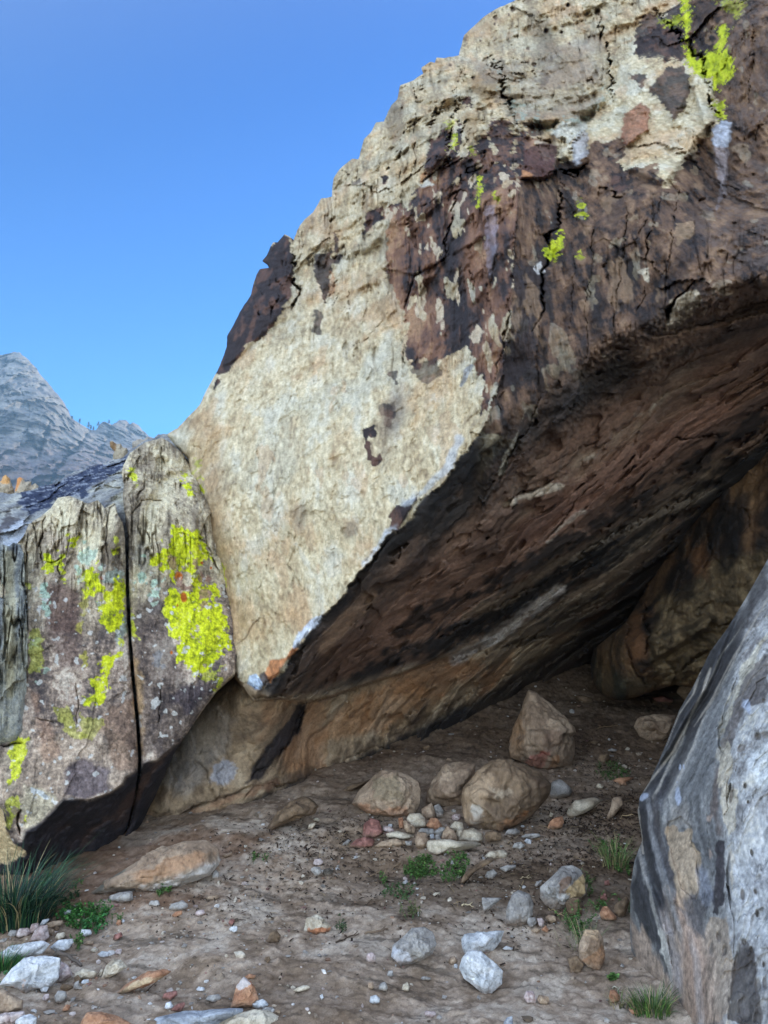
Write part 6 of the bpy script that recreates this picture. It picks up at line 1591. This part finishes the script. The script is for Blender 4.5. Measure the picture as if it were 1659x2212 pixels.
for o, p, lb, dp in [
    ([(1010, 960), (1040, 935), (1100, 930), (1165, 925), (1150, 945), (1100, 960), (1110, 985), (1060, 985), (1050, 965)], 'orange', 'broken tan flake lying across the weeds in the shelter', .5),
    ([(1000, 1130), (1020, 1060), (1080, 1055), (1095, 1100), (1050, 1150), (1000, 1205), (960, 1200)], 'tan', 'flat grey-brown flake standing in dark litter right of the big brown boulder', .4),
    ([(905, 990), (920, 968), (962, 985), (950, 1005), (915, 1008)], 'cream', 'small pale flake left of the broken tan one', .6),
    ([(700, 1200), (710, 1140), (780, 1080), (900, 1060), (960, 1080), (880, 1140), (760, 1190)], 'cream', 'ragged pale outcrop flush with the floor right of the big brown boulder', .5),
    ([(620, 960), (680, 940), (760, 1010), (740, 1050), (640, 1080), (600, 1060)], 'grey', 'dusty grey ledge behind the big brown boulder on its right', .8),
    ([(760, 400), (800, 390), (880, 410), (890, 450), (830, 460)], 'brown', 'dim brown stone behind the pointed boulder', .7),
    ([(980, 752), (1010, 740), (1050, 748), (1040, 762), (990, 762)], 'grey', 'thin grey flake far back between pointed boulder and foreground boulder', .5),
    ([(560, 380), (600, 350), (660, 360), (650, 400), (600, 415)], 'brown', 'dim angular stone above the tip of the pointed boulder', .7),
    ([(910, 830), (930, 780), (990, 770), (1000, 810), (960, 840)], 'brown', 'brown angular rock sunk in the soil right of the pointed boulder', .8),
    ([(600, 1180), (610, 1155), (630, 1170), (620, 1195), (600, 1195)], 'cream', 'small pale stone right of the big brown boulder near the tan flake', .8),
    ([(410, 1250), (425, 1240), (445, 1250), (430, 1262)], 'white', 'tiny white pebble in front of the big brown boulder', .8),
    ([(300, 1310), (330, 1270), (390, 1265), (420, 1290), (380, 1310)], 'grey', 'flat grey stone between the big brown boulder and the grey angular stone', .7),
    ([(860, 700), (900, 685), (940, 700), (900, 718)], 'brown', 'thin brown flake on the dark floor right of the pointed boulder', .5),
    ([(1270, 410), (1340, 395), (1420, 420), (1400, 450), (1300, 440)], 'red', 'dim reddish slab under the hanging rock', .7),
]:
    bigstone('stone', o, p, lb, z=ZL, sub=3, depth=dp, rough=.8)

# ------------------------------------------------------------------ gravel: far too many to count
def scatter_ok(x, y):
    """inside the part of the floor that can be seen"""
    return y > 2.3 and abs(x) < .62 * y + .4


gv, gf, gcol = [], [], []
IV, IF_ = ICO[1]
nr = np.random.RandomState(5)
cl = [on_ground(u, v)[0][:2] for u, v in [(150, 2060), (210, 2060), (100, 2140), (330, 2170), (700, 1870), (560, 1830), (960, 1800), (1180, 2000), (1150, 1790), (500, 2130), (430, 1960), (1240, 1650), (1000, 1880)]]
n_g = 0
while n_g < 3000:
    if nr.rand() < .45:
        c0 = cl[nr.randint(len(cl))]
        x, y = c0[0] + nr.randn() * .38, c0[1] + nr.randn() * .35
    else:
        y = 2.4 + 7.2 * nr.rand() ** 1.3
        x = (nr.rand() * 2 - 1) * (.62 * y + .3)
    if not scatter_ok(x, y):
        continue
    r = (.0035 + .012 * nr.rand() ** 5 + .0012 * y * .4) * (1.9 if y > 6.6 and nr.rand() < .3 else 1)
    if nr.rand() < .03:
        r *= 1.8
    sc_ = r * (np.array([1, 1, .6]) + .35 * nr.randn(3) * .6)
    an = nr.rand() * 6.28
    v_ = IV * sc_ * (1 + .25 * nr.randn(len(IV), 1))
    v_ = np.stack([v_[:, 0] * math.cos(an) - v_[:, 1] * math.sin(an), v_[:, 0] * math.sin(an) + v_[:, 1] * math.cos(an), v_[:, 2]], -1)
    gv.append((v_, x, y, r))
    pc = ['white', 'cream', 'grey', 'tan', 'orange', 'red', 'brown', 'pink'][nr.choice(8, p=[.10, .16, .24, .2, .08, .06, .1, .06])]
    lo, hi = PAL[pc]
    k = nr.rand()
    q_ = np.array([a + (b - a) * k for a, b in zip(lo, hi)])
    gcol.append(L(*(.5 * q_ + .5 * q_.mean() * np.array([1.06, 1, .93]))))
    n_g += 1
zs = ground_z(np.array([g[1] for g in gv]), np.array([g[2] for g in gv]))
VV = np.concatenate([g[0] + np.array([g[1], g[2], z + g[3] * .2]) for g, z in zip(gv, zs)])
FF = np.concatenate([IF_ + i * len(IV) for i in range(len(gv))])
CC = np.repeat(np.array(gcol), len(IV), 0)
o = make_mesh('gravel', VV, FF, MAT_STONE, CC, smooth=False)
tag(o, 'scattered pebbles and gravel over the shelter floor', kind='stuff')

# ------------------------------------------------------------------ dry litter: dark leaf crumbs, straw and bits of twig
def plant_mat(name, rough=.6, trans=0.0):
    m = rock_mat(name, rough=rough, s1=30, s2=200, b1=.1, b2=.1, dist=.002, var=.2)
    return m


MAT_LITTER = plant_mat("dry_litter", .9)
MAT_LEAF = plant_mat("green_leaf", .5)


def ribbons(name, items, mat, label, cat=None, kind=None, group=None, origin=None):
    """items: list of (points n x 3, half width, colour, side vector)"""
    vs, fs, cs, b = [], [], [], 0
    for pts, w, c, side in items:
        n = len(pts)
        ws = w * np.clip(np.linspace(1, 0, n) ** .6, .08, 1) if n > 3 else np.full(n, w)
        sv = np.asarray(side)
        vs.append(pts - sv * ws[:, None])
        vs.append(pts + sv * ws[:, None] + np.array([0, 0, 1]) * ws[:, None] * .25)
        i = np.arange(n - 1)
        fs.append(np.stack([b + i, b + i + 1, b + n + i + 1, b + n + i], -1))
        cs.append(np.tile(c, (2 * n, 1)))
        b += 2 * n
    o_ = make_mesh(name, np.concatenate(vs), np.concatenate(fs), mat, np.concatenate(cs), origin=origin)
    return tag(o_, label, cat, group, kind)


it = []
lcl = [(1290, 1790, .6, 1500), (1340, 1730, .5, 700), (1300, 1660, .5, 400), (700, 1850, .7, 600), (780, 1800, .5, 400), (1130, 1880, .45, 300), (1160, 1850, .4, 300), (600, 1820, .5, 200), (900, 1900, .6, 200), (1000, 1960, .6, 100), (1150, 2000, .3, 100), (700, 1980, .8, 80), (1240, 1600, .4, 300), (500, 1950, .6, 200), (1300, 1850, .4, 300)]
for u, v, sg_, n in lcl:
    c0 = on_ground(u, v)[0]
    for k in range(n):
        x, y = c0[0] + nr.randn() * sg_ * .55, c0[1] + nr.randn() * sg_ * .4
        if not scatter_ok(x, y):
            continue
        ln_ = .004 + .02 * nr.rand() ** 3
        an = nr.rand() * 6.28
        d = np.array([math.cos(an), math.sin(an), .25 * nr.randn()]) * ln_
        q = np.array([x, y, 0.])
        straw = nr.rand() < .10
        if straw:
            d *= 2.5
            w = .0013
            c = L(176, 150, 112)
        else:
            w = .002 + .004 * nr.rand()
            c = L(*(np.array([62, 48, 38]) * (.6 + .9 * nr.rand())))
        pts = np.stack([q - d, q + d * .1 + np.array([0, 0, .006 * nr.rand()]), q + d])
        it.append([pts, w, c, np.array([-math.sin(an), math.cos(an), .3 * nr.randn()]), x, y])
zs = ground_z(np.array([i[4] for i in it]), np.array([i[5] for i in it]))
ribbons('leaf_litter', [(i[0] + np.array([0, 0, z + .006]), i[1], i[2], i[3]) for i, z in zip(it, zs)], MAT_LITTER, 'dark crumbled leaf litter and straw on the shelter floor', kind='stuff')


def tube(name, pts, r0, r1, col, label, cat, mat=MAT_LITTER, group=None, sides=6, forks=()):
    vs, fs, cs, b = [], [], [], 0
    for pl, ra, rb in [(pts, r0, r1)] + list(forks):
        pl = np.array(pl, float)
        n = len(pl)
        tn = np.gradient(pl, axis=0)
        tn /= np.linalg.norm(tn, axis=1, keepdims=True) + 1e-9
        ref = np.array([.3, .2, .93])
        a = np.cross(tn, ref)
        a /= np.linalg.norm(a, axis=1, keepdims=True) + 1e-9
        c = np.cross(tn, a)
        rr2 = np.linspace(ra, rb, n)
        th = np.arange(sides) * 2 * math.pi / sides
        ring = pl[:, None] + (a[:, None] * np.cos(th)[None, :, None] + c[:, None] * np.sin(th)[None, :, None]) * rr2[:, None, None]
        vs.append(ring.reshape(-1, 3))
        i, j = np.meshgrid(np.arange(n - 1), np.arange(sides), indexing='ij')
        j2 = (j + 1) % sides
        fs.append((b + np.stack([i * sides + j, i * sides + j2, (i + 1) * sides + j2, (i + 1) * sides + j], -1)).reshape(-1, 4))
        b += n * sides
    V_ = np.concatenate(vs)
    g = fbm(V_, 60, 2, 7)
    o_ = make_mesh(name, V_, np.concatenate(fs), mat, L(*col) * (1 + .5 * g)[:, None])
    return tag(o_, label, cat, group)


def ground_line(uvs, n=10, lift=.008, arch=0.0):
    P_ = [on_ground(u, v)[0] for u, v in uvs]
    P_ = np.array(P_)
    t_ = np.linspace(0, len(P_) - 1, n)
    out = np.stack([np.interp(t_, np.arange(len(P_)), P_[:, i]) for i in range(3)], -1)
    out[:, 2] = ground_z(out[:, 0], out[:, 1]) + lift + arch * np.sin(np.linspace(0, math.pi, n))
    out += nr.randn(n, 3) * .003
    return out


def gz(z, pts):
    return Z(*z, pts)


for uvs, r, c, lb in [
    (gz(ZG, [(350, 940), (420, 965), (530, 1020)]), .012, (110, 98, 88), 'grey weathered branch lying right of the oval white stone'),
    (gz(ZH, [(780, 945), (900, 905), (950, 885)]), .004, (90, 74, 60), 'thin dark twig in the middle of the floor, left of the pale stick'),
    (gz(ZH, [(990, 885), (1080, 890), (1150, 850)]), .007, (128, 108, 90), 'pale crooked stick left of the large pale grey stone'),
    (gz(ZH, [(1030, 470), (1100, 440), (1130, 430)]), .004, (150, 126, 100), 'short straw-coloured stick left of the bright green weeds'),
    (gz(ZH, [(1180, 420), (1230, 390), (1260, 370)]), .004, (128, 106, 84), 'short brown stick behind the bright green weeds'),
    (gz(ZI, [(218, 688), (260, 686), (305, 688)]), .005, (206, 186, 150), 'pale yellow stick lying left of the triangular stone'),
    (gz(ZI, [(640, 485), (680, 484), (722, 478)]), .004, (186, 164, 130), 'thin pale stick among dark litter above the upright stone'),
    (gz(ZI, [(700, 178), (760, 205), (810, 228)]), .004, (140, 116, 90), 'thin stick crossing the soil right of the small white stone'),
    (gz(ZI, [(1170, 140), (1080, 170), (1040, 190)]), .005, (84, 66, 50), 'dark twig in the dense litter right of the tan flake'),
    (gz(ZI, [(1470, 15), (1400, 30), (1365, 50)]), .004, (186, 160, 124), 'pale grass stalk in the litter near the foreground boulder'),
    (gz(ZI, [(1315, 1278), (1350, 1290), (1380, 1320)]), .003, (190, 180, 160), 'pale curved stalk leaning over the lone orange stone'),
    (gz(ZI, [(1435, 1425), (1500, 1435), (1600, 1490)]), .003, (190, 170, 130), 'pale stalk crossing the flat rusty stone'),
    (gz(ZL, [(920, 610), (980, 608), (1045, 588)]), .006, (150, 124, 96), 'pale stick on the dark floor right of the pointed boulder'),
    (gz(ZG, [(950, 1168), (990, 1145), (1025, 1130)]), .003, (96, 78, 64), 'short twig under the long orange half-buried stone'),
    (gz(ZG, [(275, 665), (320, 655), (370, 645)]), .003, (190, 176, 140), 'pale dry stalk right of the grass clump'),
    (gz(ZI, [(850, 700), (900, 730), (980, 770)]), .003, (180, 156, 116), 'straw stalk under the egg-shaped stone'),
    (gz(ZI, [(885, 860), (915, 950), (940, 1010)]), .002, (170, 156, 124), 'thin upright dead stalk below the egg-shaped stone'),
]:
    P_ = ground_line(uvs, 9, r * .8, r * 2)
    sd_ = P_[4] + np.array([.0, .02, .006])
    tube('twig', P_, r, r * .5, c, lb, 'twig', forks=[(np.stack([P_[5], P_[5] + (P_[8] - P_[5]) * .4 + np.array([.01, .015, .012])]), r * .6, r * .3)])


# ------------------------------------------------------------------ plants
def grass(name, u, v, n, h, spread, cols, label, droop=.5, w=.003, dry=.1, lean=(0, 0), seeds=()):
    c0, _ = on_ground(u, v)
    it = []
    for k in range(n):
        a = nr.rand() * 6.28
        r = spread * math.sqrt(nr.rand())
        x, y = c0[0] + math.cos(a) * r, c0[1] + math.sin(a) * r * .7
        hh = h * (.5 + .6 * nr.rand())
        out = np.array([math.cos(a), math.sin(a), 0]) * (.25 + droop * nr.rand()) + np.array([lean[0], lean[1], 0]) + np.append(nr.randn(2) * .15, 0)
        s_ = np.linspace(0, 1, 7)
        pts = np.array([x, y, 0])[None] + out[None] * (s_ ** 1.7)[:, None] * hh + np.array([0, 0, 1])[None] * (s_ - .55 * min(1, droop) * s_ ** 2.6 * nr.rand())[:, None] * hh
        c = np.array(cols[nr.randint(len(cols))], float) * (.8 + .4 * nr.rand())
        if nr.rand() < dry:
            c = np.array([176, 160, 116.]) * (.8 + .3 * nr.rand())
        sv = np.array([-out[1], out[0], 0]) + nr.randn(3) * .25
        sv /= np.linalg.norm(sv) + 1e-6
        it.append((pts, w * (.7 + .6 * nr.rand()), L(*np.clip(c, 0, 255)), sv))
    xs = np.array([i[0][0, 0] for i in it])
    ys = np.array([i[0][0, 1] for i in it])
    zz = ground_z(xs, ys)
    return ribbons(name, [(i[0] + np.array([0, 0, z - .004]), i[1], i[2], i[3]) for i, z in zip(it, zz)], MAT_LEAF, label, 'grass')


grass('grass_tuft', 26, 1992, 1100, .31, .23, [(34, 62, 50), (46, 80, 58), (60, 98, 62), (28, 50, 46)], 'large dark blue-green grass clump at the left edge below the black underside', droop=.75, w=.003, dry=.1)
grass('grass_tuft', 6, 2095, 200, .11, .07, [(60, 110, 60), (86, 140, 70), (46, 86, 56)], 'small brighter grass tuft growing among the white slabs at the left edge', droop=.5, w=.003)
grass('grass_tuft', 1408, 2190, 260, .10, .08, [(74, 108, 52), (98, 128, 64), (60, 88, 46)], 'green grass tuft at the foot of the blue-grey foreground boulder', droop=.55, w=.0022, dry=.12)
grass('grass_tuft', 1328, 1872, 120, .20, .08, [(96, 130, 70), (120, 140, 80)], 'thin wispy grass tuft right of the egg-shaped stone, above it', droop=.6, w=.0018, dry=.45)
grass('grass_tuft', 1262, 2050, 60, .14, .07, [(96, 120, 80), (130, 140, 90)], 'sparse grass wisp left of the orange-brown rounded stone', droop=.7, w=.0016, dry=.35)
grass('grass_tuft', 1342, 2170, 60, .06, .05, [(70, 96, 56), (130, 120, 80)], 'short sparse grass around the lone orange stone', droop=.7, w=.0018, dry=.3)


def weed(u, v, wpx, hpx, n, label, cols=((70, 118, 50), (96, 140, 66), (56, 96, 42)), leaf=.011, h=.045):
    c0, t = on_ground(u, v)
    n = int(n * .6)
    cols = [tuple(.75 * np.array(q) + .25 * np.array([110, 104, 74])) for q in cols]
    rx = wpx * .5 * t / FPX
    dd = raydir(u, v)
    ry = hpx * .5 * t / FPX / max(.12, abs(dd[2]))
    it = []
    nst = max(6, n // 14)
    for s_ in range(nst):
        a, r = nr.rand() * 6.28, math.sqrt(nr.rand())
        x, y = c0[0] + math.cos(a) * r * rx, c0[1] + math.sin(a) * r * ry
        hh = h * (.4 + .9 * nr.rand())
        ln2 = nr.randn(2) * .5
        top = np.array([ln2[0] * hh, ln2[1] * hh, hh])
        base = np.array([x, y, 0.])
        it.append([np.stack([base, base + top * .5, base + top * .8, base + top]), .0012, L(60, 96, 44), np.array([1, 0, 0.])])
        for k in range(14):
            f = .25 + .8 * nr.rand()
            q = base + top * min(f, 1.0)
            an = nr.rand() * 6.28
            d = np.array([math.cos(an), math.sin(an), .3 * nr.randn() + .2]) * leaf * (.6 + .7 * nr.rand())
            col = np.array(cols[nr.randint(len(cols))]) * (.75 + .5 * nr.rand())
            sd2 = np.array([-math.sin(an), math.cos(an), .4 * nr.randn()])
            it.append([np.stack([q, q + d * .5 + np.array([0, 0, .002]), q + d]), leaf * .28, L(*np.clip(col, 0, 255)), sd2])
    xs = np.array([i[0][0, 0] for i in it])
    ys = np.array([i[0][0, 1] for i in it])
    zz = ground_z(xs, ys)
    ribbons('weed', [(i[0] + np.array([0, 0, z]), i[1], i[2], i[3]) for i, z in zip(it, zz)], MAT_LEAF, label, 'weed')


weed(908, 1885, 70, 26, 2600, 'brightest green weed patch in the middle of the floor')
weed(975, 1890, 60, 26, 1100, 'thinner green weed patch between the brightest one and the rust-brown rock')
weed(996, 1873, 34, 20, 700, 'small green weed clump touching the left end of the rust-brown rock')
weed(860, 1935, 70, 34, 700, 'dull sparse green weeds spreading below the brightest patch', cols=((60, 96, 56), (80, 110, 66)))
weed(880, 1975, 60, 26, 300, 'faint yellowish green weeds above the large pale grey stone', cols=((84, 96, 56), (110, 116, 70)))
weed(190, 1985, 80, 34, 2200, 'bushy green weeds spilling over the left bank', cols=((46, 110, 40), (64, 140, 52), (36, 90, 40)), leaf=.012, h=.05)
weed(148, 1982, 44, 24, 900, 'darker green weeds left of the bushy ones, beside the white flat stone', cols=((36, 96, 44), (50, 120, 50)))
weed(200, 2008, 60, 20, 700, 'low green weeds hanging above the greenish white stone', cols=((40, 110, 56), (60, 140, 70)))
weed(165, 2045, 30, 16, 260, 'small green seedlings between the oval white stone and gravel')
weed(36, 2118, 40, 26, 600, 'green weed tuft in front of the biggest slab', cols=((50, 120, 60), (70, 146, 70)))
weed(90, 1916, 30, 22, 400, 'tiny bright green plant at the right edge of the large grass clump')
weed(120, 1943, 100, 30, 900, 'dark green moss-like weeds below the black underside', cols=((30, 64, 30), (44, 84, 40)), h=.02)
weed(163, 1918, 16, 16, 160, 'single small plant against the low rock at left')
weed(354, 1931, 30, 14, 400, 'small green plant along the front of the long low rock')
weed(560, 1858, 36, 14, 200, 'small sparse green plant in the left middle of the floor')
weed(248, 2000, 26, 14, 180, 'grass-like green sprout on the left bank', cols=((80, 120, 60),))
weed(1320, 1848, 66, 40, 900, 'green weeds close to the foreground boulder, level with the litter', h=.07)
weed(1322, 1672, 60, 24, 1300, 'green weeds beside the broken tan flake deep in the shelter', h=.05)
weed(1345, 1885, 24, 20, 300, 'small green sprig against the foreground boulder')
weed(1244, 2005, 34, 44, 800, 'tall green weed below the egg-shaped stone', h=.08)
weed(1272, 1922, 20, 44, 300, 'scraggly green weed along the right side of the egg-shaped stone', cols=((80, 110, 60), (100, 120, 70)), h=.06)
weed(1300, 1962, 34, 24, 300, 'little green plant behind the pink-orange wedge stone')
weed(1352, 1968, 16, 14, 200, 'little green sprig right of the pink-orange wedge stone')
weed(1325, 2118, 22, 8, 60, 'two-leaved seedling alone on the bare brown soil', leaf=.016, h=.015)
weed(823, 1905, 26, 14, 140, 'few small green leaves left of the dull sparse weeds')
weed(735, 2015, 24, 12, 120, 'few dull green leaves at the right foot of the cream stone', cols=((70, 90, 60),))

# ================================================================== mountain beyond
MT = Z(*ZA, [(-500, 320), (-300, 200), (-150, 260), (-60, 180), (0, 162), (60, 152), (90, 140), (130, 145), (150, 165), (190, 200), (230, 240), (280, 310), (300, 330), (345, 380), (380, 420), (420, 470), (432, 500), (448, 520), (455, 560), (490, 590), (530, 615), (590, 650), (625, 650), (650, 615), (680, 598), (730, 615), (760, 600), (780, 588), (830, 592), (848, 615), (870, 600), (900, 615), (930, 650), (955, 670), (970, 690), (1010, 700), (1100, 760), (1400, 900), (2200, 1000)]) + [(900, 1500), (-300, 1500)]
T_M = TPS([(-150, 800, 900), (30, 760, 900), (148, 880, 820), (200, 925, 860), (270, 910, 980), (320, 940, 980), (60, 1000, 640), (200, 1000, 700), (-100, 1050, 560), (400, 1100, 700), (400, 1500, 400), (0, 1500, 380), (700, 1000, 1000)], .00001)


def disp_mt(u, v, P, sd):
    a = fbm(P, 1 / 90, 5, 701, rid=True)
    b = fbm(rotst(P, (.5, 0, -.85), .006, .045), 1, 5, 702, rid=True)
    c = fbm(P, 1 / 14, 4, 703)
    fh, _ = facet(P[:, 0] + a * 20, P[:, 2] + b * 10, 1 / 34, 704)
    NF.update(a=a, b=b, c=c)
    vj = fbm(P, 1 / 16, 4, 708, (1, 1, .22))
    fh_b, _ = facet(P[:, 0] + c * 8, P[:, 2] * .6 + a * 8, 1 / 15, 710)
    d = -a * 20 + c * 10 + fh * 34 + fh_b * 14 + vj * 20
    for p, w, dp in [([(330, 590), (290, 700), (250, 860), (200, 1000)], 6, 30), ([(180, 660), (250, 800)], 5, 22), ([(590, 650), (500, 780), (380, 900), (330, 1000)], 8, 36), ([(40, 180), (20, 400), (100, 560)], 5, 24), ([(130, 380), (180, 480), (200, 560)], 5, 24), ([(260, 380), (300, 500), (290, 560)], 5, 20), ([(730, 620), (700, 720), (600, 860)], 6, 26), ([(850, 620), (830, 720)], 5, 22), ([(300, 560), (400, 560), (440, 520)], 5, 18)]:
        d += lm(u, v, p, w, a * 12 + c * 10, ZA, soft=.9) * dp
    return d


def col_mt(u, v, P, sd):
    a, b, c_ = NF['a'], NF['b'], NF['c']
    st = fbm(P, 1 / 40, 5, 705, (1, 1, 3.5))
    f = fbm(P, 1 / 5, 4, 706, gain=.65)
    c = ramp(.55 * st + .5 * f + .5 * c_, [(-.35, L(96, 92, 92)), (0, L(134, 130, 126)), (.3, L(160, 156, 150))])
    c = mix(c, L(128, 100, 102), .5 * ss(940, 1010, v + 60 * st))
    c = mix(c, L(158, 132, 108), .35 * ss(.1, .3, fbm(P, 1 / 60, 4, 707)))
    c = mix(c, L(66, 72, 50), .7 * ss(.1, .2, f + .3 * c_ - np.clip(sd, 0, 14) / 30) * (u > 60))
    return c * .9 * (1 + .3 * f)[:, None]


MAT_MT = rock_mat("far_rock", s1=.08, s2=.5, b1=.6, b2=.5, dist=3, var=.2)
body('mountain', MT, 1.5, lambda u, v: T_M(u, v), disp_mt, col_mt, MAT_MT, back=120, R=40, edge=2.2, ef=.06,
     label='hazy grey-purple rock peak and saddle beyond the left wall', kind='structure', shrink=.2)
# small trees on the saddle
ORD = ['second', 'third', 'fourth', 'sixth', 'seventh', 'first', 'fifth']
for k, (x, y, h) in enumerate([q for q in [(500, 580, 9), (520, 597, 8), (545, 612, 7), (578, 632, 10), (592, 640, 9), (642, 618, 9), (658, 605, 6), (712, 600, 7), (745, 600, 9), (840, 598, 7), (470, 572, 6), (610, 645, 6)] if q[0] not in (500, 545, 658, 745, 840)]):
    u, v = x * .3307, 713.2 + y * .3307 + 2.0
    t = float(T_M(np.array([u]), np.array([v]))[0]) + 8
    p = point(u, v, t)
    root = bpy.data.objects.new('pine_tree', None)
    root.location = p
    COL.objects.link(root)
    tag(root, '%s tiny dark pine from the left on the far skyline' % ORD[k], 'tree', 'small pines on the far ridge')
    h_ = h * (.3 + .5 * nr.rand())
    th = np.linspace(0, 2 * math.pi, 7)[:-1]
    tv = np.concatenate([np.stack([.25 * np.cos(th), .25 * np.sin(th), th * 0 - 3], -1), np.stack([.1 * np.cos(th), .1 * np.sin(th), th * 0 + h_ * .8], -1)]) + p
    tf = np.stack([np.arange(6), (np.arange(6) + 1) % 6, (np.arange(6) + 1) % 6 + 6, np.arange(6) + 6], -1)
    make_mesh('trunk', tv, tf, MAT_MT, np.tile(L(80, 64, 50), (12, 1)), parent=root, origin=p)
    bv_, bf_ = [], []
    for q in range(150):
        f = nr.rand()
        rr3 = (1 - f) ** .8 * h_ * .26 * (.4 + .6 * nr.rand())
        a = nr.rand() * 6.28
        c1 = p + np.array([math.cos(a) * rr3, math.sin(a) * rr3, h_ * (.15 + .85 * f)])
        tri = c1 + nr.randn(3, 3) * .45
        bf_.append([len(bv_), len(bv_) + 1, len(bv_) + 2])
        bv_ += list(tri)
    make_mesh('crown', np.array(bv_), np.array(bf_), MAT_MT, np.tile(L(52, 62, 40), (len(bv_), 1)), parent=root, origin=p)


# ================================================================== hazy air between here and the mountain
import bmesh
bm = bmesh.new()
bmesh.ops.create_cube(bm, size=1.0)
for v_ in bm.verts:
    v_.co.x *= 3000
    v_.co.y *= 3000
    v_.co.z = -6 if v_.co.z < 0 else 430
hm = bpy.data.meshes.new('haze')
bm.to_mesh(hm)
bm.free()
hz = bpy.data.materials.new('hazy_air')
hz.use_nodes = True
hn = hz.node_tree.nodes
for q in list(hn):
    if q.type == 'BSDF_PRINCIPLED':
        hn.remove(q)
pv = hn.new('ShaderNodeVolumePrincipled')
pv.inputs['Color'].default_value = (.40, .68, 1, 1)
pv.inputs['Density'].default_value = .00034
pv.inputs['Anisotropy'].default_value = .2
hz.node_tree.links.new(pv.outputs[0], [q for q in hn if q.type == 'OUTPUT_MATERIAL'][0].inputs['Volume'])
hm.materials.append(hz)
ho = bpy.data.objects.new('haze', hm)
COL.objects.link(ho)
tag(ho, 'thin blue haze softening the far mountain', kind='stuff')
